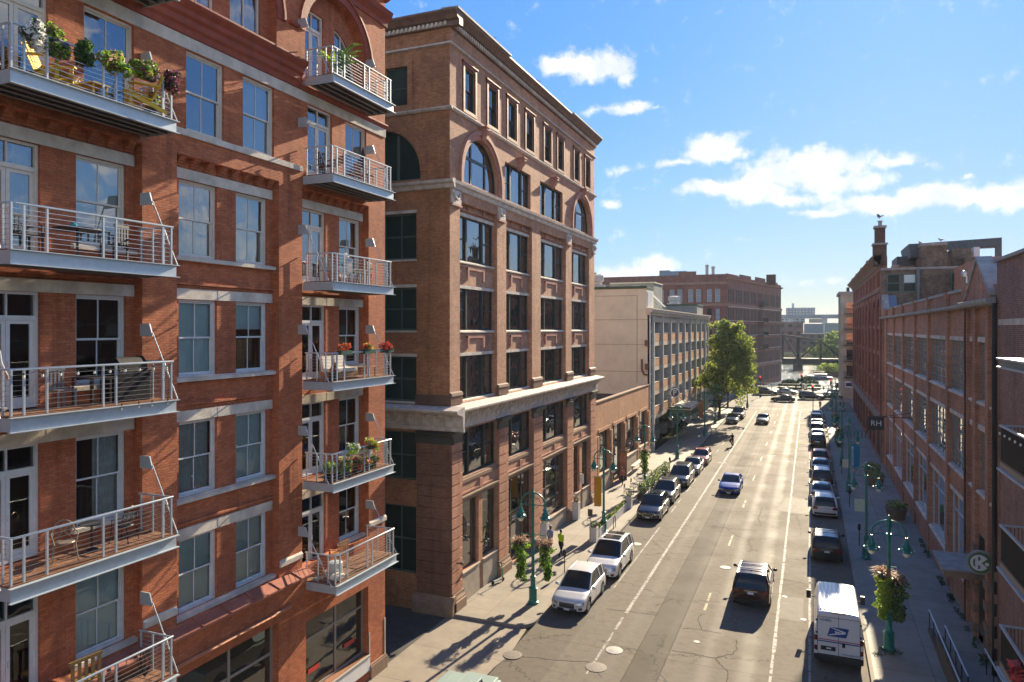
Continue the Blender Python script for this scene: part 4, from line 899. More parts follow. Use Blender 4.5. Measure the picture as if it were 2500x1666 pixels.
m = MB(); m.prof(FL, 83.9, 138, [(-.4, 16.6), (.1, 16.6), (.1, 16.9), (.3, 16.95), (.3, 17.25), (.4, 17.3), (.4, 17.42), (-.4, 17.42)]); m.build('cornice', CONCB, B4)
m = MB(); m.poly([(-17.7, 84, 16.9), (-45, 84, 16.9), (-45, 138, 16.9), (-17.7, 138, 16.9)])
for z in (13.9, 10.85, 7.8, 4.8, 2.2): m.box(-45, -18.4, 84.2, 137.8, z-.3, z)
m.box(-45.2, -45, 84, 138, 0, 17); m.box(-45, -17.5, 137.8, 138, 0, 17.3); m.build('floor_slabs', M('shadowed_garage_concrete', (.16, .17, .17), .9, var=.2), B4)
ys = [87.0+5.82*i for i in range(9)]+[137.8]
for i, y in enumerate(ys): m = MB(); m.fb(FL, y-.22, y+.22, 0 if not 0 < i < 5 else 4.4, 16.62, -.9, .0); m.build('concrete_fin', CONCP, B4)
for i in range(9):
    y0, y1 = ys[i]+.17, ys[i+1]-.17; m = MB(); m.fb(FL, y0, y1, 15.8, 16.6, -.5, -.22, 1); m.fb(FL, y0, y1, 16.3, 16.58, -.218, -.19, 2)
    for zt in (14.45, 11.42, 8.4, 5.42):
        m.fb(FL, y0, y1-.25, zt-1.05, zt-.06, -.5, -.20); m.fb(FL, y0-.0, y1, zt-1.58, zt-1.05, -.5, -.21, 1); m.fb(FL, y0, y1-.25, zt-.06, zt, -.52, -.18, 1)
    m.build('spandrel_panels', [BR3, CONCB, CONCP], B4)
    m = MB(); m.fb(FL, y1-2.0, y1, .1, 16, -2.6, -1.6); m.build('inner_column', CONCP, B4)
win(FL, B4, 84.1, 86.8, 1, 16.55, -.2, 'x', GREY, GWD, cols=[.5], rows=[.11*k for k in range(1, 9)], bar=.14, name='glazed_stair_strip')
m = MB(); m.box(-17.62, -17.3, 84.0, 84.12, 0, 16.6); m.build('corner_trim', WHITE, B4)
m = MB()
for x in (-17.74,):
    for y in (84.5, 85.2, 85.9, 86.6): m.box(-17.76, -17.70, y, y+.5, 16.9+.6, 19.4)
m.build('tower_window', WHITE, B4)
m = MB(); m.box(-25.5, -19.5, 97, 103, 17, 21.2); m.box(-25.6, -19.4, 96.9, 103.1, 21.2, 21.35, 1); m.build('stair_tower', [CREAMD, CREAM], B4)
m = MB(); m.box(-19.5, -17.9, 126, 133, 16.9, 19.0); m.box(-30, -19.5, 126.2, 133, 17, 19.05); m.box(-30, -17.8, 125.9, 133.1, 19.05, 19.25, 1); m.build('lift_tower', [CREAMD, GREENC], B4)
for x, y, z in ((-24.5, 85.8, 20.05), (-22.5, 130, 19.25)):
    m = MB(); m.lathe((x, y, z), [(1.25, 0), (1.25, .35), (.85, .4), (.85, .75), (1.05, .8), (1.05, 1.5), (.5, 1.6)], 14); m.build('roof_ventilator', M('white_ventilator', (.6, .56, .5), .5, var=.2), B4, True)
m = MB()
for i in range(10): m.box(-20.4+.28*i, -20.1+.28*i, 95.9, 96.8, 19.6-i*.27, 19.66-i*.27)
m.tube([(-20.6, 95.9, 20.6), (-17.9, 95.9, 17.9)], .05, 5); m.tube([(-20.6, 96.8, 20.6), (-17.9, 96.8, 17.9)], .05, 5)
for x in (-24, -21): m.box(x, x+.25, 96.2, 96.4, 17, 19.6, 1)
m.box(-24.2, -20.4, 95.9, 96.9, 19.5, 19.62); m.build('roof_stair', [GREY, M('ochre_steel', (.40, .28, .07), .6)], B4)
m = MB(); m.box(-22.5, -22.3+.9, 96.92, 96.99, 19.6, 20.9); m.build('roof_door', M('pale_grey_door', (.45, .45, .42), .6), B4)
m = MB(); Q = lambda u, v: ony(83.93, u, v)
m.tube([(Q(1567, 877)[0], 83.92, Q(0+1567, 877)[1]), (Q(1567, 902)[0], 83.92, Q(1567, 902)[1]), (Q(1572, 914)[0], 83.92, Q(1572, 914)[1]), (Q(1582, 916)[0], 83.92, Q(1582, 916)[1])], .12, 6)
x, z = Q(1579, 897); m.box(x-.2, x+.2, 83.7, 83.95, z-.3, z+.4); x, z = Q(1579, 839); m.box(x-.2, x+.2, 83.7, 83.95, z-.3, z+.4); m.build('wall_pipe', M('rusty_brown_pipe', (.16, .11, .08), .7), B4)
# entrance canopy of the garage
CN = MB(); CN.fb(FL, 96.5, 107.5, 3.5, 4.25, 0, 2.9); CN.fb(FL, 96.3, 107.7, 4.25, 4.36, -.1, 3.0, 1); CN.fb(FL, 96.3, 107.7, 4.36, 4.62, 2.9, 3.0, 1); CN.fb(FL, 96.28, 96.4, 4.36, 4.62, 0, 2.9)
cn = CN.build('entrance_canopy', [GREENC, CONCB], B4)
m = MB()
for y in (98, 102, 106): m.tube([FL.P(y, 4.4, 2.6), FL.P(y, 7.0, 0)], .05, 5)
m.build('canopy_stay', GREY, cn)
def disc_sign(name, label, loc, r, cols, axis, cat='sign'):
    pass
x, z = FL.P(103, 6.55, 1.0)[0], 6.55
sg = thing('parking_sign', 'round blue and white P sign hanging over the garage entrance canopy', 'sign', (x, 95.4, 5.9))
m = MB(); m.lathe((x, 95.4, 6.55), [(.62, -.09), (.66, 0), (.62, .09)], 24, axis='y'); m.build('sign_rim', WHITE, sg, True)
m = MB(); m.lathe((x, 95.3, 6.55), [(.50, -.012), (.5, .02)], 24, axis='y'); m.build('sign_face', M('navy_sign', (.03, .045, .08), .5), sg)
text('P', .95, WHITE, sg, (x, 95.27, 6.55), (pi/2, 0, 0), 'letter', bold=True)
m = MB(); m.tube([(-17.4, 95.4, 6.9), (x, 95.4, 6.9)], .05, 6); m.tube([(-17.4, 95.4, 6.2), (x, 95.4, 6.2)], .04, 6); m.build('sign_bracket', BLACK, sg)
# ------------------------------------------------------------------ six storey building past the crossing
BF = thing('loft_building', 'six storey maroon brick loft building with dense narrow windows beyond the street tree', 'building', (-13, 195, 0))
A0, A1 = Vector((-17.5, 171)), Vector((-7.6, 219)); du = (A1-A0); LN = du.length; du.normalize()
FB = Fr((A0.x, A0.y), (du.x, du.y), (du.y, -du.x)); FBS = Fr((A0.x, A0.y), (-1, 0), (0, -1))
rows6 = [(1.4, 5.0), (6.2, 9.0), (10.0, 12.6), (13.5, 16.1), (17.0, 19.7), (21.2, 24.2)]
w = MB(); ops = []; nb = 8; bw_ = LN/nb
for i in range(nb):
    for j in range(4):
        a = i*bw_+.6+j*(bw_-1.1)/4
        for z0, z1 in rows6: ops.append((a, a+(bw_-1.1)/4-.48, z0, z1))
w.wall(FB, 0, LN, 0, 27.4, ops, 0, .02); w.wall(FBS, 0, 62, 0, 27.6, [(1.6+4.3*k+1.6*j*1.15, 1.6+4.3*k+1.6*j*1.15+1.1, z0, z1) for k in range(0, 12) for j in range(2) for z0, z1 in rows6[1:]], 0, .3)
w.poly([(-17.5, 171, 27.3), (A1.x, A1.y, 27.3), (-80, 219, 27.3), (-80, 171, 27.3)]); w.poly([(A1.x, A1.y, 0), (-80, 219, 0), (-80, 219, 27.4), (A1.x, A1.y, 27.4)])
w.build('wall', BRF, BF)
m = MB()
for z0, z1 in rows6: m.fb(FB, .1, LN-.1, z0, z1, -.12, -.02)
m.build('window_band', GWM, BF)
m = MB()
for i in range(nb):
    for j in range(4):
        a = i*bw_+.6+j*(bw_-1.1)/4; ww = (bw_-1.1)/4-.48
        for z0, z1 in rows6: m.fb(FB, a, a+ww, (z0+z1)/2-.04, (z0+z1)/2+.04, -.02, .01)
m.build('window_rails', DFR, BF)
m = MB()
for i in range(nb):
    for j in range(5):
        a = i*bw_+.6+j*(bw_-1.1)/4-.24; m.fb(FB, a-.07, a+.07, 6.1, 19.8, 0, .05); m.fb(FB, a-.07, a+.07, 21, 24.4, 0, .05)
m.build('buff_mullions', MATS['buff_brick_band'] if 'buff_brick_band' in MATS else M('buff_brick_band', (.36, .22, .16), .8, var=.25), BF)
for k in range(0, 12):
    for j in range(2):
        a = 1.6+4.3*k+1.6*j*1.15
        if k < 9:
            for z0, z1 in rows6[3:]: win(FBS, BF, a, a+1.1, z0, z1, -.2, 'x', DFR if z0 < 20 else WFR, GWM if (k*3+j) % 4 and z0 < 20 else GWSKY, rows=[.5], bar=.07)
m = MB(); m.prof(FB, -.5, LN+.5, [(0, 26.3), (.3, 26.4), (.5, 26.6), (.5, 26.75), (0, 26.8)]); m.prof(FB, -.3, LN+.3, [(0, 20.2), (.25, 20.25), (.25, 20.75), (0, 20.8)]); m.prof(FB, 0, LN, [(0, 5.4), (.3, 5.45), (.3, 5.9), (0, 5.95)])
m.prof(FBS, 0, 62, [(0, 25.2), (.2, 25.3), (.2, 25.8), (0, 25.85)]); m.prof(FBS, 0, 62, [(0, 20.2), (.25, 20.25), (.25, 20.75), (0, 20.8)]); m.build('brick_cornice', M('buff_brick_band', (.36, .22, .16), .8, var=.25), BF)
m = MB(); m.prof(FB, 0, LN, [(.2, 20.0), (.28, 20.02), (.28, 20.2), (.2, 20.2)])
for z0, z1 in rows6[1:5]: m.fb(FB, 0, LN, z0-.18, z0-.05, 0, .1)
m.build('stone_sills', STONE, BF)
m = MB()
for i in range(nb+1): m.fb(FB, i*bw_-.25, i*bw_+.25, 5.9, 20.2, 0, .08)
m.build('brick_piers', BRF, BF)
m = MB()
for i, h in ((0, .3), (1.7, .7), (3.9, .9), (6, .5)): m.fb(FB, i*bw_, (i+1.4)*bw_, 27.3, 27.4+h, -.4, .02)
m.fb(FBS, 7, 11, 27.5, 28.4, -.4, .02); m.fb(FBS, 30, 34, 27.5, 28.4, -.4, .02); m.build('parapet', BRF, BF)
m = MB(); x, z = ony(200, 1880, 675); m.box(x-1.2, x+1.2, 205, 207, 27, 29.6); m.build('lift_housing', M('dark_brown_brick', (.09, .06, .05), .9), BF)
for i, u in enumerate((1726, 1741)):
    x, z = ony(215, u, 652 if i == 0 else 656); m = MB(); m.lathe((x, 215, 20), [(.5, 0), (.42, z-20), (.5, z-20), (.5, z-19.4)], 12); tag(m.build('smokestack', M('pale_stack', (.42, .42, .38), .8), None), 'taller pale smokestack rising behind the maroon loft building' if i == 0 else 'shorter pale smokestack on the right of the pair behind the maroon loft building', 'smokestack')
for y, zz in ((28, 21.0), (28, 16.8), (28, 13.3), (28, 9.9)):
    m = MB(); m.fb(FB, y-3, y+2, zz-.15, zz, 0, 1.5); m.fb(FB, y-3, y+2, zz+1.0, zz+1.1, 1.4, 1.5)
    for q in range(18): m.fb(FB, y-3+q*.29, y-2.95+q*.29, zz, zz+1.05, 1.42, 1.48)
    m.build('iron_balcony', BLACK, BF)
# blue glass office block further left behind
m = MB(); x0, z0 = ony(330, 1610, 668); x1, z1 = ony(330, 1676, 668); m.box(x0, x1, 330, 350, 20, z0+.8); m.box(x0, x0+(x1-x0)*.4, 329.8, 330, z0-4, z0+1.3, 0); tag(m.build('blue_office_block', M('blue_grey_cladding', (.14, .22, .30), .35, var=.15, vs=.1), None), 'blue grey box of an office block showing above the maroon roofline', 'building')
# ------------------------------------------------------------------ right side: brick building with gables and gridded windows
R1 = thing('gabled_building', 'dark red brick building with gridded factory windows and small gables along the right pavement', 'building', (7.4, 62, 0))
PR = [42.9, 48.3, 55.6, 62.4, 69.9, 77.2, 84.2]; W3 = [(1.95, 5.85), (7.32, 10.2), (11.58, 14.36)]
w = MB(); ops = []; WN = []
for i in range(6):
    a, b = PR[i]+.38, PR[i+1]-.38
    for z0, z1 in W3: ops.append((a, b, z0, z1)); WN.append((a, b, z0, z1))
PV = [(41.2, 42.15), (38.55, 40.3), (36.75, 37.5)]
for a, b in PV:
    for z0, z1 in W3[1:]: ops.append((a, b, z0, z1)); WN.append((a, b, z0, z1))
ops.append((36.9, 41.9, .14, 5.2))
w.wall(FRT, 36.5, 89, 0, 16.2, ops, -.1, .2); w.wall(FRT, 36.5, 89, 16.2, 16.95, [], -.05, 0)
w.box(7.5, 7.8, 43, 89, 16.2, 16.9); w.poly([(7.6, 36.5, 16.3), (40, 36.5, 16.3), (40, 89, 16.3), (7.6, 89, 16.3)]); w.poly([(7.62, 36.5, 0), (40, 36.5, 0), (40, 36.5, 16.3), (7.62, 36.5, 16.3)])
w.build('wall', BRR, R1)
m = MB()
for y in PR+[88.4]:
    m.fb(FRT, y-.3, y+.3, 0, 17.05, -.12, .06); m.fb(FRT, y-.4, y+.4, 16.2, 17.1, -.3, .14)
m.build('brick_piers', BRR, R1)
for i in range(6):
    a, b = PR[i]+.38, PR[i+1]-.38
    for z0, z1 in W3: m = MB(); m.fb(FRT, a, b, z1, z1+.22, -.12, -.06); m.build('stone_lintel', STONE, R1); m = MB(); m.prof(FRT, a, b, [(-.12, z0-.18), (.03, z0-.16), (.03, z0-.06), (-.2, z0+.02)]); m.build('stone_sill', STONE, R1)
    0 and m.build('stone_lintels_and_sills', STONE, R1)
    m = MB(); m.fb(FRT, a+.02, b-.02, 6.35, 7.05, -.11, -.06); m.build('spandrel', BRR, R1); m = MB(); m.fb(FRT, a, b, 1.0, 1.72, -.11, .0); m.fb(FRT, a, b, .14, 1.0, -.11, -.04); m.build('spandrel', BRR, R1)
    m = MB(); m.fb(FRT, PR[i]+.42, PR[i+1]-.42, 16.95, 17.12, -.32, .06); m.build('parapet_coping', COP, R1)
for a, b, z0, z1 in WN:
    if z0 < 3: win(FRT, R1, a, b, z0, z1, -.24, 'x', GREY, GSTEEL, cols=[.34, .67], rows=[.72], bar=.07, fw=.09)
    else: win(FRT, R1, a, b, z0, z1, -.22, 'x', M('pale_steel_sash', (.17, .20, .19), .4, .3), GSTEEL, cols=[.2, .4, .6, .8] if b-a > 2 else [.5], rows=[.167*k for k in range(1, 6)], bar=.032, fw=.06)
for a, b in PV:
    m = MB()
    for z0, z1 in W3[1:]: m = MB(); m.fb(FRT, a-.05, b+.05, z1, z1+.25, -.1, -.04); m.build('stone_lintel', STONE, R1); m = MB(); m.prof(FRT, a-.05, b+.05, [(-.12, z0-.18), (.03, z0-.16), (.03, z0-.06), (-.2, z0+.02)]); m.build('stone_sill', STONE, R1)
m = MB(); m.prof(FRT, 43.0, 89.4, [(0, 16.02), (.22, 16.06), (.28, 16.14), (.28, 16.24), (0, 16.3)]); m.build('stone_cornice', COP, R1)
def gable(yc, hw, zb, zt, dp):
    m = MB(); P = FRT.P
    m.ext(FRT, [(yc-hw, 16.2), (yc+hw, 16.2), (yc+hw, zb), (yc, zt), (yc-hw, zb)], -.4, .12); m.build('gable', BRR, R1)
    m = MB()
    for s_ in (-1, 1): m.hexa([P(yc, zt+.0, .2), P(yc, zt+.0, -.45), P(yc+s_*(hw+.08), zb-.04, -.45), P(yc+s_*(hw+.08), zb-.04, .2), P(yc, zt+.2, .2), P(yc, zt+.2, -.45), P(yc+s_*(hw+.08), zb+.16, -.45), P(yc+s_*(hw+.08), zb+.16, .2)])
    m.build('gable_coping', COP, R1)
    m = MB(); m.hexa([P(yc, zt-.02, -.45), P(yc, zt-.02, -dp), P(yc-hw, zb-.06, -dp), P(yc-hw, zb-.06, -.45), P(yc, zt+.1, -.45), P(yc, zt+.1, -dp), P(yc-hw, zb+.06, -dp), P(yc-hw, zb+.06, -.45)])
    m.hexa([P(yc, zt-.02, -.45), P(yc, zt-.02, -dp), P(yc+hw, zb-.06, -dp), P(yc+hw, zb-.06, -.45), P(yc, zt+.1, -.45), P(yc, zt+.1, -dp), P(yc+hw, zb+.06, -dp), P(yc+hw, zb+.06, -.45)]); m.build('gable_roof', M('grey_metal_roof', (.25, .27, .29), .35, .6, var=.15), R1)
gable(39.5, 2.6, 16.5, 18.2, 2.4); gable(87.4, 1.5, 17.0, 18.5, 1.2)
m = MB(); m.prof(FRT, 36.5, 43.2, [(.0, 16.02), (.3, 16.08), (.36, 16.2), (.36, 16.32), (0, 16.4)]); m.build('stone_cornice', COP, R1)
m = MB()
for y in (36.5, 38.0, 40.75, 42.7): m.fb(FRT, y-.28, y+.28, 0, 16.05, -.12, .06)
m.build('brick_piers', BRR, R1)
for y in (38.0, 40.75, 36.5):
    for k in range(5): m = MB(); m.fb(FRT, y-.34, y+.34, .4+k*.95, .8+k*.95, -.1, .12); m.build('stone_quoin', STONED, R1)
# entrance canopy and its round sign
x, y = FRT.P(40, 0, 1.9)[:2]
m = MB(); m.fb(FRT, 38.75, 41.55, 3.4, 3.72, 0, 1.6); m.fb(FRT, 38.65, 41.65, 3.72, 3.8, -.05, 1.68, 1); m.build('entrance_canopy', [STONED, COP], R1)
sg = thing('round_shop_sign', 'round green and white sign with a split letter above the concrete entrance canopy', 'sign', FRT.P(37.2, 4.2, .45))
cx, cy, cz = FRT.P(37.2, 4.67, .45)
m = MB(); m.lathe((cx, cy, cz), [(.48, -.07), (.53, -.05), (.53, .07), (.48, .09)], 32, axis='y'); m.build('sign_rim', COP, sg, True)
m = MB(); m.lathe((cx, cy-.075, cz), [(.465, -.01), (.465, .02)], 32, axis='y'); m.build('sign_face', M('olive_green_sign', (.10, .16, .07), .5), sg)
m = MB(); m.lathe((cx-.04, cy-.09, cz), [(.35, -.008), (.35, .008)], 30, axis='y'); m.build('white_disc', WHITE, sg)
gg = MATS['olive_green_sign']; FZ = Fr((cx, cy-.10), (1, 0), (0, -1)); m = MB()
m.ext(FZ, [(-0.096, cz+0.264), (-0.016, cz+0.264), (0.000, cz+0.144), (-0.088, cz+0.080)], 0, .012); m.ext(FZ, [(-0.096, cz-0.264), (-0.016, cz-0.264), (0.000, cz-0.144), (-0.088, cz-0.080)], 0, .012)
m.ext(FZ, [(-0.264, cz+0.144), (-0.192, cz+0.176), (-0.216, cz+0.000), (-0.192, cz-0.176), (-0.264, cz-0.144), (-0.288, cz+0.000)], 0, .012)
m.ext(FZ, [(0.040, cz+0.000), (0.272, cz+0.208), (0.328, cz+0.048), (0.328, cz-0.048), (0.272, cz-0.208)], 0, .012); m.build('letter_cut', gg, sg)
m = MB(); m.lathe((cx+.24, cy-.115, cz-.03), [(.08, -.01), (.08, .01)], 16, axis='y'); m.build('dot', WHITE, sg)
# projecting black letter sign
sx_, sy_, sz_ = 6.35, 0, 0
yy = 65; xx, zz = ony(yy, 2139, 1034)
sg = thing('letter_sign', 'square black projecting sign with the white letters RH on the brick wall', 'sign', (xx, yy, zz-.65))
m = MB(); m.box(xx-.60, xx+.58, yy-.05, yy+.05, zz-.55, zz+.53); m.build('sign_board', BLACK, sg); text('RH', .62, WHITE, sg, (xx, yy-.056, zz), (pi/2, 0, 0), 'letters')
m = MB(); m.tube([(xx-.5, yy, zz+.55), (7.5, yy, zz+.55)], .03, 6); m.tube([(xx+.3, yy, zz+.55), (7.5, yy, zz+.95)], .025, 6); m.build('sign_bracket', BLACK, sg)
# wall mounted cameras/lights on the parapet
for y, z, l in ((41.9, 17.3, 'white round dish lamp on the parapet left of the big gable'), (80.6, 17.15, 'white lamp on the parapet near the far gable')):
    m = MB(); q = FRT.P(y, z, .15); m.tube([q, (q[0], q[1], q[2]+.35)], .04, 6); m.ell((q[0]-.12, q[1]-.05, q[2]+.45), (.13, .13, .17), 10); tag(m.build('parapet_lamp', STL, None, True), l, 'lamp')
# ------------------------------------------------------------------ nearest building on the right with balconies
R0 = thing('balcony_apartment_building', 'banded brown brick apartment building with dark railed balconies at the right edge', 'building', (7.4, 25, 0))
w = MB(); w.wall(FRT, 8, 36.48, 0, 17.85, [(12, 14.5, 11, 13.3), (20, 22.5, 11, 13.3), (20, 22.5, 7.8, 10.1), (20, 22.5, 4.6, 6.9)], -.04, .2); w.poly([(7.44, 36.48, 16), (40, 36.48, 16), (40, 36.48, 17.85), (7.44, 36.48, 17.85)]); w.poly([(7.44, 8, 17.85), (40, 8, 17.85), (40, 36.48, 17.85), (7.44, 36.48, 17.85)]); w.poly([(7.44, 8, 0), (40, 8, 0), (40, 8, 17.85), (7.44, 8, 17.85)]); w.build('wall', BRN, R0)
for z in (11, 7.8, 4.6): win(FRT, R0, 20, 22.5, z, z+2.3, -.16, 'x', DFR, GWD, cols=[.5])
m = MB(); m.prof(FRT, 8, 36.6, [(-.1, 17.85), (.1, 17.85), (.1, 17.98), (-.4, 17.98), (-.4, 17.85)]); m.build('coping', COP, R0)
m = MB(); y = 31
for k in range(34): m.fb(FRT, y, y+.1, 14.05+1.1, 14.05+1.35, -.04, -.025); y += .165
m.build('soldier_course', STONE, R0)
m = MB(); m.tube([FRT.P(36.3, 0, .08), FRT.P(36.3, 16.1, .08)], .12, 8); m.build('rain_pipe', BLACK, R0)
m = MB(); m.fb(FRT, 14, 27.65, 13.77, 14.04, .0, 1.70); m.fb(FRT, 14, 27.7, 14.0, 14.06, -.0, 1.78, 1); m.fb(FRT, 14, 27.7, 13.73, 13.78, -.0, 1.78, 1); m.build('balcony_roof', [M('olive_grey_fascia', (.16, .18, .15), .5), STL], R0)
for zd, hr in ((10.68, 1.15), (7.45, 1.15), (4.2, 1.15)):
    m = MB(); m.fb(FRT, 14, 27.6, zd-.2, zd, .0, 1.70); m.fb(FRT, 14, 27.66, zd-.25, zd-.2, 0, 1.78, 1); o = m.build('balcony', [M('tan_fascia', (.34, .26, .19), .6), STL], R0)
    m = MB(); m.fb(FRT, 14, 27.6, zd+hr, zd+hr+.06, 1.64, 1.72); m.fb(FRT, 27.5, 27.58, zd+hr, zd+hr+.05, .0, 1.68); m.build('handrail', STL, o)
    m = MB(); y = 21.6
    while y < 27.6: m.fb(FRT, y, y+.018, zd+.03, zd+hr, 1.67, 1.69); y += .1
    x = .1
    while x < 1.65: m.fb(FRT, 27.53, 27.55, zd+.03, zd+hr, x, x+.018); x += .1
    m.fb(FRT, 20, 27.58, zd+.03, zd+.07, 1.66, 1.70); m.build('railing_bars', BLACK, o)
m = MB()
for k in range(7):
    y = 27.4-k*.62; q = FRT.P(y, 11.62, 1.74); m.tube([(q[0], q[1], q[2]+.12), q], .012, 4, 1); m.ell(q, (.035, .035, .05), 8)
tag(m.build('string_lights', [BULB, BLACK], None), 'row of bare bulbs hung below the handrail of the upper right balcony', 'string lights')
m = MB(); q = FRT.P(25.05, 4.95, 1.80); m.leaves((q[0], q[1], q[2]), (.2, .3, .32), 90, .16); tag(m.build('pink_cloth', M('pink_red_cloth', (.60, .10, .10), .8, var=.4, vs=9), None), 'pink and red cloth hung over the lowest right balcony railing', 'cloth')
# ------------------------------------------------------------------ taller old red building and the cream one beyond
R2 = thing('sandstone_warehouse', 'tall old red stone warehouse with arched bays and heavy cornice on the right', 'building', (7.4, 115, 0))
G2 = [89.3+i*(143.5-89.3)/9 for i in range(10)]; w = MB(); ops = []
for i in range(9):
    a, b = G2[i]+.7, G2[i+1]-.7; cw = (b-a)
    ops.append((a, b, 6.1, 18.5, 'r'))
    for j in range(3): ops.append((a+j*cw/3+.12, a+(j+1)*cw/3-.12, 19.75, 21.6))
    ops.append((a, b, .4, 4.6))
w.wall(FRT, 89, 143.8, 0, 23.0, ops, .12, .14); w.poly([(7.9, 89, 21.4), (45, 89, 21.4), (45, 143.8, 21.4), (7.9, 143.8, 21.4)]); w.poly([(7.28, 143.8, 0), (45, 143.8, 0), (45, 143.8, 21.5), (7.28, 143.8, 21.5)])
w.box(7.3, 7.9, 89, 143.8, 21.5, 23.0)
w.build('street_wall', BRO, R2)
m = MB()
for i in range(9):
    a, b = G2[i]+.7, G2[i+1]-.7; m.fb(FRT, a, b, .4, 22.4, -.2, -.03)
m.build('window_glass', GWF, R2)
m = MB()
for i in range(9):
    a, b = G2[i]+.7, G2[i+1]-.7
    for z in (9.2, 12.4, 15.4): m.fb(FRT, a, b, z-.45, z, -.03, .05)
    for t in (.33, .66): m.fb(FRT, a+(b-a)*t-.12, a+(b-a)*t+.12, 6.1, 17.6, -.03, .07)
m.build('bay_infill', BRO, R2)
m = MB()
for y in G2: m.fb(FRT, y-.42, y+.42, 5.4, 19.0, .12, .22)
m.build('stone_piers', BRO, R2)
m = MB(); m.prof(FRT, 88.9, 144.2, [(.12, 21.8), (.3, 21.9), (.4, 22.2), (.65, 22.5), (1.05, 22.8), (1.1, 23.0), (.1, 23.2)]); m.prof(FRT, 89, 144, [(.12, 19.0), (.35, 19.1), (.35, 19.3), (.12, 19.4)]); m.build('cornice', M('brown_stone_cornice', (.22, .13, .09), .7, var=.3), R2)
m = MB(); m.prof(FRT, 89, 144, [(.12, 4.7), (.5, 4.85), (.6, 5.15), (.6, 5.3), (.12, 5.5)]); m.prof(FRT, 89, 144, [(.121, 21.65), (.18, 21.65), (.18, 21.78), (.121, 21.78)]); m.build('stone_string_course', STONED, R2)
m = MB()
for y in G2[1::2]: m.fb(FRT, y-.7, y+.7, 23.0, 24.1, -.5, .4); m.fb(FRT, y+1.2, y+4.2, 23.0, 23.5, -.3, .2)
m.build('parapet_blocks', BRO, R2)
FY = Fr((7.28, 89), (1, 0), (0, -1)); w = MB(); sw_ = [(ony(89, 2165, 0)[0]-7.28, 19.0, 21.05), (ony(89, 2204, 0)[0]-7.28, 19.0, 21.0), (ony(89, 2322, 0)[0]-7.28, 18.9, 21.1)]
wo2 = [(a, a+1.35 if k < 2 else a+2.2, z0, z1) for k, (a, z0, z1) in enumerate(sw_)]
w.wall(FY, 0, 34, 0, 21.45, wo2, 0, .2); w.build('side_wall', BRP, R2)
for o in wo2: win(FY, R2, o[0], o[1], o[2], o[3], -.12, 'x', GFR, GWF, rows=[.5], fw=.13, bar=.1)
m = MB(); x = ony(89, 2204, 0)[0]+.14; m.box(x, x+1.06, 88.8+.28, 88.82+.28, 20.05, 20.9); m.build('blind', BLIND, R2)
m = MB(); m.box(7.28, 42, 88.85, 89.3, 21.45, 21.7); m.build('coping', COP, R2)
m = MB(); x, _ = ony(88.9, 2241.5, 0); m.box(x-.13, x+.13, 88.7, 88.95, 16, 21.6); m.build('rain_pipe', M('blue_grey_pipe', (.16, .20, .22), .6), R2)
m = MB(); m.box(6.55, 7.85, 88.9, 90.6, 22.0, 24.3); m.box(6.45, 7.95, 88.8, 90.7, 24.3, 24.5, 1); m.box(6.72, 7.72, 89.1, 90.3, 24.5, 26.2); m.box(6.6, 7.84, 88.95, 90.45, 26.2, 26.45, 1); m.lathe((7.25, 89.7, 26.45), [(.2, 0), (.2, .5), (.26, .5), (.26, .6)], 8, 1); m.build('chimney', [M('dark_sooty_brick', (.12, .075, .06), .9, var=.3), COP], R2)
def rbox(name, u0, u1, v0, v1, Y, dy, mat, d2=None):
    xa, za = ony(Y, u0, v0); xb, zb = ony(Y, u1, v1); m = MB(); m.box(xa, xb, Y, Y+dy, min(za, zb), max(za, zb)); return m.build(name, mat, R2)
DS = M('dark_grey_slats', (.10, .12, .125), .6, var=.3, vs=3)
rbox('brick_penthouse', 2250, 2312, 597, 651, 92, 6, BRP); rbox('penthouse_coping', 2248, 2314, 594, 598, 91.9, 6.2, COP)
rbox('brick_penthouse', 2324, 2372, 608, 652, 95, 5, BRP)
for k in range(6): rbox('louvre', 2219+k*1.0, 2249, 596+k*5.5, 600.5+k*5.5, 94, 8, DS)
for k in range(3): rbox('tank_band', 2190, 2249, 627+k*8, 633+k*8, 97, 6, DS)
xa, za = ony(98, 2225, 596); xb, zb = ony(98, 2446, 580); m = MB()
m.hexa([(xa, 98, za-.9), (xb, 98, zb-1.1), (xb, 99, zb-1.1), (xa, 99, za-.9), (xa, 98, za), (xb, 98, zb), (xb, 99, zb), (xa, 99, za)]); m.box(xb-.5, xb, 98.01, 98.99, 21.5, zb-.2); m.build('screen_beam', DS, R2)
rbox('white_duct', 2377, 2392, 604, 628, 96, 2, WHITE); rbox('brick_block', 2355, 2385, 628, 700, 93, 8, BRP)
rbox('roof_plinth', 2180, 2195, 647, 652, 92, 2, COP)
xx, zz = ony(80, 2440, 624); m = MB(); m.box(ony(75, 2395, 0)[0], 60, 75, 88, 14, ony(75, 2440, 626)[1]); o = m.build('rear_wing', BRR, R1)
R3 = thing('cream_building', 'narrow cream building with dark balconies at the far right end of the street', 'building', (8, 172, 0))
m = MB(); FC = Fr((6.1, 168), (1, 0), (0, -1)); FCW = Fr((6.1, 168), (0, 1), (-1, 0))
m.wall(FC, 0, 20, 0, 22.6, [(1.1, 2.5, z, z+2.5) for z in (.5, 5.0, 8.6, 12.4, 15.9, 18.3)][:0]+[(1.1, 2.6, z, z+2.3) for z in (4.9, 8.3, 11.7, 15.1, 18.3)], 0, .3); m.wall(FCW, 0, 14, 0, 22.6, [(1+3.4*k, 2.2+3.4*k, z, z+2.2) for k in range(4) for z in (4.9, 8.3, 11.7, 15.1, 18.3)], 0, .3); m.poly([(6.1, 168, 22.6), (30, 168, 22.6), (30, 182, 22.6), (6.1, 182, 22.6)])
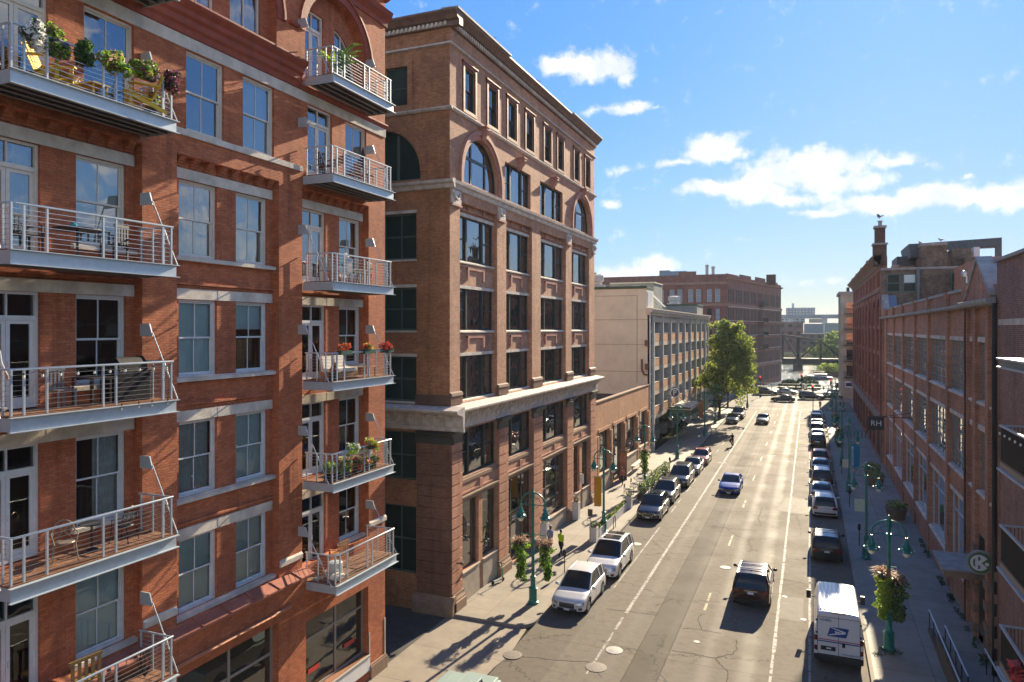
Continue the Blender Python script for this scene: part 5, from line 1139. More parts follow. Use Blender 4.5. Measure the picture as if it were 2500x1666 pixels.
m.build('wall', M('cream_brick', (.42, .37, .28), .85, var=.2, vs=.6), R3)
m = MB(); m.box(6.5, 29, 168.35, 168.4, .2, 22); m.box(6.5, 6.55, 168.4, 181, 1, 22); m.build('window_glass', GWD, R3)
m = MB(); m.box(5.8, 30, 167.7, 168, 22.3, 22.9); m.box(5.7, 6.1, 168, 182.2, 22.3, 22.9); m.box(7.3, 7.9, 170, 171, 22.6, 23.9, 1); m.build('cornice', [COP, BLACK], R3)
for z in (4.8, 8.2, 11.6, 15.0, 18.2):
    m = MB(); m.box(6.6, 9.2, 166.7, 168, z-.15, z); m.box(6.6, 9.2, 166.7, 166.78, z+.95, z+1.05)
    for k in range(14): m.box(6.62+k*.19, 6.67+k*.19, 166.71, 166.76, z, z+1)
    m.build('balcony', BLACK, R3)
m = MB(); m.box(6.9, 8.6, 166.6, 166.7, 2.6, 3.9); m.build('sign_board', WHITE, R3)
m = MB(); m.box(7.05, 8.45, 166.5, 166.6, 2.9, 3.6); m.build('sign_panel', M('navy_sign', (.03, .045, .08), .5), R3)
# ------------------------------------------------------------------ river bridge, boats, far bank
BG = thing('truss_bridge', 'dark steel truss railway swing bridge across the river', 'bridge', (-5, 302, 0)); TB = M('dark_bridge_steel', (.012, .02, .023), .7, var=.3)
TP = [(-44, 3.2), (-35, 9), (-22, 12.4), (-9.8, 12.4), (-4.2, 11.6), (3.9, 10.4), (11.4, 3.2)]
for yy, nm in ((300, 0), (306, 1)):
    m = MB()
    for i in range(len(TP)-1):
        a, b = TP[i], TP[i+1]; m.tube([(a[0], yy, a[1]), (b[0], yy, b[1])], .42, 4)
    for x, zt in ((-22, 12.4), (-9.8, 12.4), (3.9, 10.4), (-35, 9)): m.tube([(x, yy, 2.5), (x, yy, zt)], .42 if x > -20 else .35, 4)
    m.tube([(-4.2, yy, 2.5), (-4.2, yy, 11.6)], .75, 4)
    for a, b in (((-9.8, 12.2), (-4.4, 3.4)), ((-3.6, 3.4), (3.7, 10.3)), ((-22, 12.2), (-10, 3.2)), ((-22, 12.2), (-34, 3.2))): m.tube([(a[0], yy, a[1]), (b[0], yy, b[1])], .3, 4)
    m.build('truss', TB, BG)
m = MB(); m.box(-60, 14, 299.5, 306.5, 1.3, 3.3); m.box(-60, 40, 299.6, 306.4, 3.3, 3.45, 0); m.box(-6, -2.5, 299, 307, -1, 1.3); m.build('deck', [TB, COP], BG)
m = MB()
for i in range(14): x = -55+i*2.2; m.box(x, x+.3, 296, 296.4, -1, 1.4)
tag(m.build('timber_fender', M('weathered_timber', (.12, .10, .08), .9), None), 'row of timber fender piles in front of the swing bridge', 'fender')
HZ = M('far_brick', (.20, .12, .11), .9, var=.3, vs=.2); HZB = M('far_grey_building', (.20, .25, .28), .7, var=.2, vs=.1); HZL = M('far_pale_building', (.5, .52, .52), .7, var=.15, vs=.1)
def far(name, u0, u1, v0, v1, Y, dy, mat, label, rows=0, cat='building', fc=None):
    xa, za = ony(Y, u0, v0); xb, zb = ony(Y, u1, v1); z0 = min(zb, za) if v1 else 0
    o = thing(name, label, cat, ((xa+xb)/2, Y, 0)); m = MB(); m.box(xa, xb, Y, Y+dy, max(z0, -.05) if z0 < za else 0, za); m.build('wall', mat, o)
    if rows:
        n = max(3, int((xb-xa)/ (3.2))); q = MB(); q.box(0, (xb-xa)*.5/n, -.08, 0, 0, (za-z0)*.42/rows); me = q.mesh('window', fc or GWM)
        for r_ in range(rows):
            for i in range(n):
                x = xa+(xb-xa)*(i+.2)/n; zz = z0+(za-z0)*(r_+.3)/rows; put(me, 'window', o, (x, Y, zz))
    return o
far('brick_warehouse', 1900, 1961, 787, 860, 395, 20, HZ, 'far brown brick warehouse just right of the maroon loft building behind the bridge', 4)
far('brick_warehouse', 1955, 2012, 815, 862, 372, 12, M('far_brown', (.13, .10, .10), .9), 'lower dark brown building behind the middle of the truss bridge', 3)
far('grey_shed', 1963, 2010, 791, 830, 520, 20, HZB, 'blue grey shed building behind the bridge, left of the pale bridge pier')
far('grey_shed', 2015, 2056, 789, 835, 560, 20, M('far_teal', (.17, .24, .25), .7), 'blue grey building above the far bank trees')
far('office_tower', 1919, 1990, 752, 770, 900, 30, HZB, 'long flat topped glass office building on the horizon', 3, fc=HZL)
far('lookout_drum', 1933, 1939, 741, 765, 935, 10, HZL, 'small drum tower poking above the horizon office building', cat='tower')
far('pale_building', 1898, 1925, 778, 790, 760, 20, HZL, 'pale building below the viaduct at the left of the river gap', 2)
far('pale_building', 1930, 1965, 778, 789, 740, 20, M('far_blue', (.25, .31, .34), .7), 'blue grey low building below the viaduct in the middle of the river gap', 2)
far('pale_building', 1975, 2020, 779, 788, 720, 20, M('far_mauve', (.30, .27, .29), .7), 'mauve low building below the viaduct at the right of the river gap', 0)
V = thing('viaduct', 'long high road viaduct crossing the horizon behind the river', 'viaduct', (0, 700, 0)); m = MB(); za = ony(700, 1911, 769)[1]; zb = ony(700, 1911, 778)[1]; m.box(-400, 300, 700, 716, zb, za); m.build('deck', HZB, V)
for u in (2013, 1930, 2070, 1840): x = ony(700, u, 0)[0]; m = MB(); m.box(x-1.8, x+1.8, 702, 714, 0, zb); m.build('pier', HZL, V)
far('brick_block', 1680, 1900, 770, 862, 620, 30, HZ, 'far brown building hidden mostly behind the loft building')
def tree(name, x, y, z0, h, r, n, size, label, mats, trunk_r=.2, tz=.3, group=None, lobes=9, seed=1, sx=0):
    random.seed(seed); t = thing(name, label, 'tree', (x, y, z0), group); m = MB()
    m.tube([(x, y, z0), (x+.05*h*.1, y, z0+h*tz), (x+ru(-.2, .2), y+ru(-.2, .2), z0+h*.6), (x+ru(-.3, .3), y, z0+h*.85)], [trunk_r, trunk_r*.75, trunk_r*.45, trunk_r*.12], 8)
    LB = []
    for k in range(lobes):
        a = 2*pi*k/lobes+ru(-.3, .3); e = ru(.0, 1); rr = r*(.82-.62*e)*ru(.75, 1.15); cz = z0+h*(tz+.12+(.83-tz)*e*.95); LB.append((x+sx*min(1, (cz-z0)/(h*.4))+rr*cos(a), y+rr*sin(a), cz))
        m.tube([(x, y, z0+h*(tz*.8+.25*e)), (x+sx*.5+rr*.5*cos(a), y+rr*.5*sin(a), cz-h*.06), LB[-1]], [trunk_r*.4, trunk_r*.25, trunk_r*.08], 5)
    m.build('trunk', BARK, t, True); c = MB()
    for q in LB+[(x+sx, y, z0+h*.84), (x+sx, y, z0+h*.65)]:
        s_ = ru(.2, .42)*r
        for _ in range(7): c.leaves((q[0]+ru(-.9, .9)*s_, q[1]+ru(-.9, .9)*s_, q[2]+ru(-.8, 1.1)*s_), (s_*.42, s_*.42, s_*.36), int(n/len(LB)/7), size, range(len(mats)), shell=.6)
    c.leaves((x+sx, y, z0+h*.58), (r*.45, r*.45, h*.3), int(n*.05), size, range(len(mats)), shell=.6)
    c.build('crown', mats, t); return t
tree('street_tree', -13.65, 121, .14, 16.4, 5.1, 16000, .24, 'tall full green street tree standing on the left pavement past the garage entrance', [OLV, YLG, OLV, GRN], .26, .12, lobes=38, seed=3, sx=1.7)
tree('street_tree', -14.2, 139.5, .14, 11.5, 4.4, 4500, .26, 'street tree standing at the far left corner just behind the tallest tree', [OLV, GRN, YLG], .2, .22, lobes=10, seed=5)
random.seed(11)
for i, (u, v, Y, h, r, l) in enumerate(((2002, 0, 352, 9, 5, 'round green tree on the far bank at the bridge end'), (2024, 0, 360, 14, 7, 'tallest green tree on the far bank left of the cream building'), (2047, 0, 365, 13, 6.5, 'far bank tree touching the cream building'), (2012, 0, 348, 6, 4, 'low pale green tree at the water edge of the far bank'), (2038, 0, 350, 7, 5, 'low bushy tree on the far bank below the tall trees'))):
    x = ony(Y, u, 0)[0]; tree('far_bank_tree', x, Y, 0, h, r, 700, .8, l, [FARG, YLG], .25, .1, 'trees on the far bank', 6, 20+i)
for i, (u, Y, l) in enumerate(((2016, 262, 'bushes on the small pier left of the others'), (2036, 264, 'bushes on the small pier beside the cream building'))):
    x = ony(Y, u, 0)[0]; m = MB(); m.leaves((x, Y, 1.6), (2.8, 2, 1.9), 420, .45, (0, 1)); m.box(x-3.5, x+4, Y-1, Y+3, -1, .6, 2); tag(m.build('bush', [FARG, YLG, M('weathered_timber', (.12, .10, .08))], None), l, 'bush')
def boat(name, x, y, L, label, hullm, cab=True, rz=0):
    t = thing(name, label, 'boat', (0, 0, 0)); m = MB(); n = 10; rows = []
    for i in range(n+1):
        s_ = i/n; hw = L*.15*(1-(s_**3.2))*(1 if s_ < .98 else .1)+.02; zt = L*.09+L*.06*s_; xx = -L/2+L*s_
        rows.append([(xx, -hw, zt), (xx, -hw*.8, .15), (xx, 0, -.25), (xx, hw*.8, .15), (xx, hw, zt), (xx, 0, zt+.06)])
    m.grid(rows, closed=True); m.poly(rows[0]); m.build('hull', hullm, t)
    if cab:
        m = MB(); m.box(-L*.3, L*.18, -L*.1, L*.1, L*.1, L*.22); m.build('cabin', WHITE, t); m = MB(); m.box(-L*.27, L*.182, -L*.101, L*.101, L*.15, L*.195); m.build('cabin_windows', GCAR, t)
        m = MB(); m.box(-L*.2, L*.03, -L*.07, L*.07, L*.29, L*.30); m.tube([(-L*.18, -L*.06, L*.22), (-L*.18, -L*.06, L*.3)], .04, 4); m.tube([(-L*.18, L*.06, L*.22), (-L*.18, L*.06, L*.3)], .04, 4); m.tube([(0, 0, L*.22), (0, 0, L*.42)], .05, 4); m.build('bridge_top', DS, t)
    t.location = (x, y, -.9); t.rotation_euler = (0, 0, rz); return t
boat('motor_yacht', ony(246, 2000, 0)[0], 246, 7.6, 'long blue hulled motor yacht moored below the bridge', M('blue_hull', (.06, .12, .20), .3), rz=pi)
boat('motor_boat', ony(214, 2047, 0)[0], 214, 6.5, 'small white motor boat moored beside the cream building', WHITE, rz=pi/2*.9)
for i, (u, r) in enumerate(((1927, 2.6), (1969, 3.1))):
    x = ony(190 if i else 193, u, 0)[0]; y = 190 if i else 193; m = MB(); m.leaves((x, y, .3), (r, r*.7, r*.95 if i else r*.75), 1800, .3, (0,), shell=.2); tag(m.build('clipped_hedge', DGRN, None), ('larger', 'smaller')[1-i]+' dome shaped clipped hedge by the river edge', 'hedge')
m = MB(); m.box(-14, 6, 184.5, 185.3, .8, 1.05); 
for k in range(12): m.box(-14+k*1.8, -13.85+k*1.8, 184.6, 185.2, .1, 1.7)
m.box(-14, 6, 184.8, 185, 1.6, 1.75); tag(m.build('river_railing', M('dark_green_paint', (.02, .05, .035), .5), None), 'dark green railing along the river edge at the end of the street', 'railing')
# ------------------------------------------------------------------ cars
CARP = {}
def paint(n, c, metal=.3, rough=.3): return CARP.setdefault(n, M('car_paint_'+n, c, rough, metal, coat=.45, spec=.4))
PW = paint('white', (.62, .62, .62), 0, .35); PBK = paint('black', (.010, .011, .014), 0, .25); PNV = paint('navy', (.006, .012, .028), .1, .25); PGY = paint('grey', (.05, .065, .08), .25); PSV = paint('silver', (.38, .40, .42), .7)
PRD = paint('red', (.25, .02, .02), .4); PMR = paint('maroon', (.035, .008, .010), .15, .25); PBL = M('car_paint_blue', (.0, .07, .36), .65, 0, spec=.08); PGR = paint('pale_green', (.33, .42, .38), .1, .4); PBR = paint('dark_brown', (.016, .012, .011), .1); PTQ = paint('gunmetal', (.016, .022, .03), .15)
SPEC = {  # W, L, belt pts (y fraction from rear 0..1, z), roof pts (rear base, rear top, front top, cowl), H, wheels r, axles, ground clearance
 'suv': dict(W=1.86, L=4.6, H=1.68, top=[(0, .96), (.05, 1.04), (.3, 1.03), (.66, 1.02), (.70, 1.03), (.85, .97), (.96, .84), (1, .74)], g=(.015, .12, .50, .715), r=.36, ax=(.185, .80), sill=.30),
 'suvL': dict(W=1.98, L=5.1, H=1.78, top=[(0, 1.02), (.05, 1.1), (.3, 1.09), (.66, 1.07), (.70, 1.08), (.86, 1.03), (.965, .92), (1, .80)], g=(.012, .10, .51, .72), r=.39, ax=(.19, .80), sill=.32),
 'sedan': dict(W=1.82, L=4.75, H=1.44, top=[(0, .80), (.03, .95), (.13, .99), (.3, .95), (.66, .90), (.70, .92), (.86, .84), (.965, .70), (1, .60)], g=(.12, .30, .50, .70), r=.33, ax=(.19, .80), sill=.24),
 'hatch': dict(W=1.78, L=4.2, H=1.5, top=[(0, .82), (.04, .95), (.3, .95), (.66, .93), (.70, .95), (.86, .88), (.965, .74), (1, .64)], g=(.02, .16, .50, .715), r=.32, ax=(.18, .80), sill=.25),
}
def lerp_pts(P, t):
    for (a, x), (b, y) in zip(P, P[1:]):
        if t <= b: k = (t-a)/(b-a) if b > a else 0; return x+(y-x)*k
    return P[-1][1]
def car(kind, pm, name='parked_car', label='', cat='car', rails=False, sunroof=False, rear_plate=True, grille='bars', roofm=None, crossbars=False, tinted=True):
    s = SPEC[kind]; W, L, H = s['W']/2, s['L'], s['H']; t = thing(name, label, cat, (0, 0, 0)); BOW = .20; RB = .10
    def cf(x, z): return L/2-BOW*(abs(x)/W)**2.6-max(0, (z-.62))*.28-.05*max(0, .45-z)*4*.3
    def cr(x, z): return -L/2+RB*(abs(x)/W)**2.6+max(0, (z-.75))*.10+.04*max(0, .45-z)*3
    def bul(z): k = (z-.2)/1.0; return 1-.085*(max(0, k-.45)**1.6)*1.6-.07*max(0, .35-k)
    ys0 = [i/54 for i in range(55)]; rows = []
    def topz(p): return lerp_pts(s['top'], p)
    def surf(p, z, xo=None):
        x = W*bul(z); return x
    m = MB()
    for sgn in (-1, 1):
        rows = []
        for p in ys0:
            zt = topz(p)-.04; yc = -L/2+p*L; zb = s['sill']-(.06 if .27 < p < .72 else 0)
            for a in s['ax']:
                d = yc-(-L/2+a*L); rr = s['r']+.065
                if abs(d) < rr: zb = max(zb, s['r']+sqrt(rr*rr-d*d))
            col = []
            for k in range(8):
                z = zb+(zt-zb)*(k/7); y = cr(W, z)+p*(cf(W, z)-cr(W, z)); x = W*bul(z)*(1-.05*(abs(2*p-1)**8))
                col.append((sgn*x, y, z))
            rows.append(col)
        m.grid(rows)
        # top surface from shoulder to centre line
        rows = []
        for p in ys0:
            zt = topz(p); x0 = W*bul(zt-.04)*(1-.05*(abs(2*p-1)**8)); col = []
            for f, dz in ((1, -.04), (.95, 0), (.7, .018), (.35, .028), (0, .03)):
                xx = x0*f; y = cr(xx, zt)+p*(cf(xx, zt)-cr(xx, zt)); col.append((sgn*xx, y, zt+dz))
            rows.append(col)
        m.grid(rows)
    nx = 13
    for F_, pz, sg in ((cf, 1, 1), (cr, 0, -1)):
        zt = topz(pz); rows = []
        for k in range(9):
            z = s['sill']+.0+(zt-s['sill'])*k/8; rows.append([(W*bul(min(z, zt-.04))*.95*(j/(nx-1)*2-1), F_(W*(j/(nx-1)*2-1), z), z+(.03*(1-abs(j/(nx-1)*2-1)**2)-.04*abs(j/(nx-1)*2-1)**6 if k == 8 else 0)) for j in range(nx)])
        m.grid(rows)
    body = m.build('body', pm, t, True, 50, recalc=True)
    def patch(F_, x0, x1, z0, z1, off, nm, mat, nx=7, both=True, par=t, z0b=None, z1b=None):
        for sgn in ((-1, 1) if both else (1,)):
            m = MB(); rows = []
            for k in range(4):
                row = []
                for j in range(nx):
                    f = j/(nx-1); x = x0+(x1-x0)*f; za = z0+((z0b if z0b is not None else z0)-z0)*f; zb_ = z1+((z1b if z1b is not None else z1)-z1)*f; z = za+(zb_-za)*k/3
                    y = F_(x, z)+(off if F_ is cf else -off); row.append((sgn*x*.96, y, z))
                rows.append(row)
            m.grid(rows)
            e = MB(); a = [rows[0][0], rows[0][-1], rows[-1][-1], rows[-1][0]]
            m.build(nm, mat, par)
    zt = topz(1)
    patch(cf, W*.58, W*1.0, zt-.20, zt-.06, .02, 'headlight', HEAD, z0b=zt-.15, z1b=zt+.02)
    patch(cf, -W*.46, W*.46, zt-.30, zt-.05, .018, 'grille', BLACK, both=False)
    m = MB()
    for k in range(3):
        z = zt-.26+k*.08; m.tube([(x*W, cf(x*W, z)+.028, z) for x in (-.44, -.22, 0, .22, .44)], .010 if grille == 'bars' else .006, 4)
    if grille == 'frame': m.tube([(x*W, cf(x*W, z)+.03, z) for x, z in ((-.42, zt-.07), (-.46, zt-.16), (-.34, zt-.32), (.34, zt-.32), (.46, zt-.16), (.42, zt-.07), (-.42, zt-.07))], .018, 4)
    m.build('grille_trim', CHROME, t)
    patch(cf, -W*.6, W*.6, .30, .42, .018, 'lower_intake', TRIM, both=False); patch(cf, W*.70, W*.9, .36, .48, .02, 'fog_lamp', BLACK)
    patch(cf, -.16, .16, zt-.42, zt-.30, .03, 'licence_plate', PLAT, both=False) if kind != 'van' else None
    zr = topz(.03)
    patch(cr, W*.60, W*1.0, zr-.26, zr-.10, .02, 'tail_light', TAIL, z0b=zr-.28, z1b=zr-.02)
    patch(cr, -.16, .16, zr-.30 if kind != 'sedan' else .62, zr-.18 if kind != 'sedan' else .74, .02, 'licence_plate', PLAT, both=False)
    patch(cr, -W*.9, W*.9, .34, .50, .02, 'bumper_trim', TRIM, both=False)
    patch(cr, -.34, .34, zr-.15, zr-.12, .024, 'chrome_strip', CHROME, both=False)
    # cabin
    pr0, pr1, pf1, pf0 = s['g']; n = 26; zR = H
    def prof_z(p):
        if p < pr1: k = (p-pr0)/(pr1-pr0); return topz(p)+(zR-.05-topz(p))*sin(k*pi/2)**.85
        if p > pf1: k = (pf0-p)/(pf0-pf1); return topz(p)+(zR-.03-topz(p))*min(1, k)**.92
        k = (p-pr1)/(pf1-pr1); return zR-.05+(.05*sin(k*pi)**.6 if 0 < k < 1 else 0)+.02*k
    ps = [pr0+(pr1-pr0)*i/6 for i in range(6)]+[pr1+(pf1-pr1)*i/8 for i in range(8)]+[pf1+(pf0-pf1)*i/6 for i in range(7)]
    def halfw(p, z):
        zb = topz(p); k = (z-zb)/max(.05, zR-topz(.5)); return W*(.90-.20*max(0, min(1, k))**1.15)
    sec = []
    for p in ps:
        zt_ = prof_z(p); zb = topz(p)-.01; y = -L/2+p*L-(0.02); col = []
        for k in range(6): z = zb+(zt_-.05-zb)*k/5; col.append((halfw(p, z), y, z))
        h = halfw(p, zt_-.05); col += [(h*.94, y, zt_-.015), (h*.75, y, zt_+.0), (h*.4, y, zt_+.012), (0, y, zt_+.016)]
        sec.append(col)
    i1, i2 = 6, 14
    for sgn in (-1, 1):
        m = MB(); m.grid([[(sgn*x, y, z) for x, y, z in c[:6]] for c in sec]); m.build('side_window', GCAR, t, True)
    def top_part(a, b, k0, nm, mat, dz=0):
        m = MB(); m.grid([[(-x, y, z+dz) for x, y, z in c[k0:]]+[(x, y, z+dz) for x, y, z in c[k0:][::-1][1:]] for c in sec[a:b+1]]); return m.build(nm, mat, t, True)
    top_part(i1-0, i2, 5, 'roof', roofm or pm); top_part(i2, len(sec)-1, 5, 'windshield', GCAR); top_part(0, i1, 5, 'rear_window', GCAR)
    for sgn in (-1, 1):
        m = MB()
        # pillars along the windscreen edge, the middle and the tail
        for a, b, w_ in ((i2, len(sec)-1, .035), (0, i1, .05)):
            m.tube([(sgn*sec[i][5][0]*1.005, sec[i][5][1], sec[i][5][2]+.005) for i in range(a, b+1)], w_, 5)
        for i, w_ in ((9, .045), (i1+(0 if kind != 'sedan' else 0), .06), (i2-1, .0)):
            if w_: m.tube([(sgn*(x+.006), y, z) for x, y, z in sec[i][:6]], w_, 4)
        m.tube([(sgn*(sec[i][5][0]), sec[i][5][1], sec[i][5][2]+.01) for i in range(i1, i2+1)], .035, 5)
        m.build('pillars', pm, t, True)
    m = MB()
    for sgn in (-1, 1): m.tube([(sgn*(halfw(p, topz(p))+.01), -L/2+p*L, topz(p)+.015) for p in [pr0+.04+(pf0-pr0-.06)*i/8 for i in range(9)]], .014, 4)
    m.build('window_trim', CHROME if pm in (PW, PNV, PMR, PTQ) else TRIM, t)
    m = MB()
    for sgn in (-1, 1):
        for p in (.70, .49, .29):
            yy = -L/2+p*L; m.tube([(sgn*(W*bul(z)+.001), yy, z) for z in (s['sill']+.02, .55, .75, topz(p)-.06)], .006, 4)
        m.tube([(sgn*(W*bul(.42)+.004), -L/2+p*L, .34) for p in (.28, .5, .72)], .035, 4)
    m.build('door_seams', TRIM, t)
    for sgn in (-1, 1):
        m = MB()
        for p in (.46, .27): m.box(min(sgn*W*.955, sgn*(W*.985)), max(sgn*W*.955, sgn*W*.985), -L/2+p*L, -L/2+p*L+.17, topz(p)-.17, topz(p)-.14)
        m.build('door_handles', CHROME if pm is not PBK else pm, t)
        m = MB(); yy = -L/2+(pf0-.045)*L; x0 = W*.88; m.box(min(sgn*x0, sgn*(W+.05)), max(sgn*x0, sgn*(W+.05)), yy-.02, yy+.03, topz(.66)+.01, topz(.66)+.05)
        m.ell((sgn*(W+.11), yy, topz(.66)+.09), (.12, .085, .085), 10); m.build('mirror', pm if pm is not PMR else PMR, t, True)
    for a in s['ax']:
        for sgn in (-1, 1):
            yy = -L/2+a*L; r = s['r']; m = MB(); prof = [(r*.62, -.10), (r*.92, -.11), (r, -.08), (r, .08), (r*.92, .11), (r*.62, .10)]
            m.lathe((sgn*(W-.105), yy, r), prof, 22, axis='x'); wh = m.build('wheel', RUB, t, True)
            m = MB(); m.lathe((sgn*(W-.015), yy, r), [(r*.62, -.02), (r*.64, 0), (r*.60, .012)] if sgn > 0 else [(r*.60, -.012), (r*.64, 0), (r*.62, .02)], 20, axis='x')
            for k in range(5):
                an = 2*pi*k/5; c_, s_ = cos(an), sin(an); m.tube([(sgn*(W+.002), yy+c_*.04, r+s_*.04), (sgn*(W+.0), yy+c_*r*.58, r+s_*r*.58)], .030, 4, 0)
            m.build('rim', [RIM], wh); 
            m = MB(); m.lathe((sgn*(W-.012), yy, r), [(r*.52, -.004), (r*.52, .004)], 16, axis='x'); m.build('brake_disc', DARKIN, wh)
    m = MB(); m.box(-W+.26, W-.26, -L/2+.25, L/2-.4, .16, .6); m.box(-W+.1, W-.1, -L/2+.7+s['r'], L/2-1.3-s['r'], .2, .5)
    for a in s['ax']: yy = -L/2+a*L; m.box(-W+.25, W-.25, yy-s['r']-.05, yy+s['r']+.05, .3, .82)
    m.build('underbody', BLACK, t)
    if rails:
        for sgn in (-1, 1): m = MB(); m.tube([(sgn*(sec[i][6][0]-.02), sec[i][6][1], sec[i][6][2]+(.05 if i1 < i < i2 else 0)) for i in range(i1, i2+1)], .022, 5); m.build('roof_rail', STL if rails == 1 else BLACK, t)
    if crossbars:
        for i in (i1+2, i2-3): m = MB(); m.tube([(-sec[i][6][0], sec[i][6][1], H+.07), (sec[i][6][0], sec[i][6][1], H+.07)], .028, 4); m.build('cross_bar', BLACK, t)
    if sunroof:
        m = MB(); 
        for a, b in ((i2-4, i2-1), (i1+1, i2-5)):
            m.grid([[(-sec[i][7][0], sec[i][7][1], H+.035), (0, sec[i][7][1], H+.045), (sec[i][7][0], sec[i][7][1], H+.035)] for i in range(a, b+1)])
        m.build('sunroof', GCAR, t)
    m = MB(); i = i1+1; m.tube([(0, sec[i][9][1], H), (0, sec[i][9][1]-.06, H+.12)], .012, 4); m.tube([(0, sec[i][9][1]+.03, H+.02), (0, sec[i][9][1]-.07, H+.07)], .02, 4); m.build('antenna', BLACK, t)
    return t
def putcar(c, x, yend, facing, rz=0):
    """yend: the end of the car nearest the camera; facing 'in' = front to the camera"""
    L = c['len']; c.location = (x, yend*.984+L/2, 0.0); c.rotation_euler = (0, 0, (pi if facing == 'in' else 0)+rz)
GP1, GP2 = 'cars parked along the left kerb', 'cars parked along the right kerb'
def mk(kind, pm, x, yend, facing, label, group=None, name='parked_car', rz=0, **k):
    c = car(kind, pm, name, label, 'car', **k); c['len'] = SPEC[kind]['L']; putcar(c, x, yend, facing, rz)
    if group: c['group'] = group
    del c['len']; return c
mk('suv', PW, -11.72, 36.2, 'in', 'nearest car parked on the left, a small white sport utility vehicle with a plain roof', GP1)
mk('suvL', PW, -11.55, 42.0, 'in', 'white sport utility vehicle with an open glass sunroof parked behind the nearest white one', GP1, rails=1, sunroof=True)
mk('suv', PNV, -11.62, 56.2, 'in', 'dark navy sport utility vehicle with a big framed grille beside the white planter end', GP1, rails=1, grille='frame', sunroof=True)
mk('suv', PTQ, -11.65, 62.1, 'in', 'gunmetal sport utility vehicle parked second behind the empty space, beside the patio plants', GP1, rails=1, crossbars=True)
mk('suvL', PNV, -11.5, 69.0, 'in', 'dark blue black sport utility vehicle, third of the row beside the patio plants', GP1, rails=1, crossbars=True)
mk('sedan', PGY, -11.35, 75.7, 'in', 'grey car parked just in front of the red one', GP1)
mk('hatch', PRD, -11.2, 81.6, 'in', 'small red car, last in the near parked row on the left', GP1)
mk('sedan', PTQ, -11.4, 119.2, 'in', 'dark car parked beside the street tree trunk', GP1)
mk('suvL', PBK, -11.1, 125.6, 'in', 'black vehicle with a ribbed roof rack parked behind the dark car by the tree', GP1, rails=1, crossbars=True)
mk('sedan', PBL, -6.75, 68.1, 'in', 'bright blue sedan driving towards the camera', name='moving_car', roofm=PBL)
mk('sedan', PTQ, -6.9, 120.3, 'in', 'dark sedan driving towards the camera near the crossing', name='moving_car')
mk('suvL', PMR, -2.93, 41.0, 'out', 'dark maroon sport utility vehicle with a roof rack driving away in the right lane', name='moving_car', rails=1, crossbars=True)
mk('suv', PBR, 1.02, 50.7, 'out', 'very dark sport utility vehicle parked just ahead of the mail van', GP2, rails=1, crossbars=True, roofm=PSV)
mk('suv', PW, 1.12, 62.6, 'out', 'white sport utility vehicle in the right row, second ahead of the mail van', GP2)
mk('sedan', PSV, .98, 68.3, 'out', 'silver sedan parked right in front of the white sport utility vehicle', GP2)
mk('suv', PTQ, 1.1, 74.6, 'out', 'dark sport utility vehicle with a white roof in the right row', GP2, roofm=PW, rails=1)
mk('sedan', PSV, 1.05, 81.2, 'out', 'silver blue sedan parked just behind the red car in the right row', GP2)
mk('hatch', PRD, 1.1, 87.4, 'out', 'red hatchback parked beside the kerb bulge in the right row', GP2)
mk('suv', PBK, .98, 99.3, 'out', 'black sport utility vehicle with a bright roof past the kerb bulge', GP2, roofm=PSV)
mk('sedan', PW, 1.0, 105.3, 'out', 'white car parked just past the black sport utility vehicle', GP2)
mk('suv', PGY, .95, 111.2, 'out', 'grey car, third past the kerb bulge in the right row', GP2, roofm=PSV)
mk('sedan', PTQ, 1.0, 117.2, 'out', 'dark sedan, fourth past the kerb bulge in the right row', GP2)
mk('suv', PSV, .98, 123.4, 'out', 'silver car, fifth past the kerb bulge in the right row', GP2, roofm=PW)
mk('hatch', PW, 1.1, 129.6, 'out', 'white car at the far head of the right row', GP2)
GF = 'cars at the crossing'
def cross(kind, pm, x, y, rz, label, **k):
    c = car(kind, pm, 'crossing_car', label, 'car', **k); c.location = (x, y, 0); c.rotation_euler = (0, 0, rz); c['group'] = GF
cross('sedan', PBK, -5.1, 157.5, pi/2, 'black sedan crossing the junction sideways')
cross('suvL', PMR, -9.3, 172.6, -pi/2, 'dark maroon sport utility vehicle waiting side on at the left of the junction')
cross('sedan', PSV, -4.8, 175.5, -pi/2, 'silver car glinting behind the dark maroon one at the junction')
cross('suvL', PBK, .3, 165.0, -pi/2, 'black sport utility vehicle side on at the right of the junction')
cross('sedan', PGY, 4.2, 167.3, -pi/2, 'grey car right behind the black sport utility vehicle at the junction')
cross('hatch', PW, 5.6, 176.3, -pi/2, 'white car partly hidden by the poles at the far right of the junction')
# pale green jeep whose roof shows at the bottom edge
jx, jy = unproj(1128, 1650, 1.85)
J = thing('parked_jeep', 'pale green boxy jeep cut off by the bottom edge, only its roof showing', 'car', (0, 0, 0)); m = MB(); m.box(-.72, .72, -1.9, .55, 1.78, 1.86); 
m.build('roof', PGR, J, bev=.03); m = MB(); m.hexa([(-.74, -1.9, 1.05), (.74, -1.9, 1.05), (.74, .9, 1.05), (-.74, .9, 1.05), (-.70, -1.88, 1.79), (.70, -1.88, 1.79), (.70, .52, 1.79), (-.70, .52, 1.79)]); m.build('windows', GCAR, J)
m = MB(); m.box(-.82, .82, -2.1, 2.1, .5, 1.05); m.box(-.70, .70, .9, 2.1, 1.05, 1.15); m.build('body', PGR, J, bev=.04)
for x in (-.25, .05, .35): pass
m = MB()
for x in (-.45, 0, .45): m.box(x-.02, x+.02, -1.8, .45, 1.861, 1.872)
m.build('roof_ribs', PGR, J)
m = MB(); m.tube([(0.1, -1.2, 1.86), (.1, -1.25, 1.92)], .05, 6); m.tube([(.1, -1.25, 1.9), (.12, -1.5, 2.35)], .01, 4); m.build('antenna', BLACK, J)
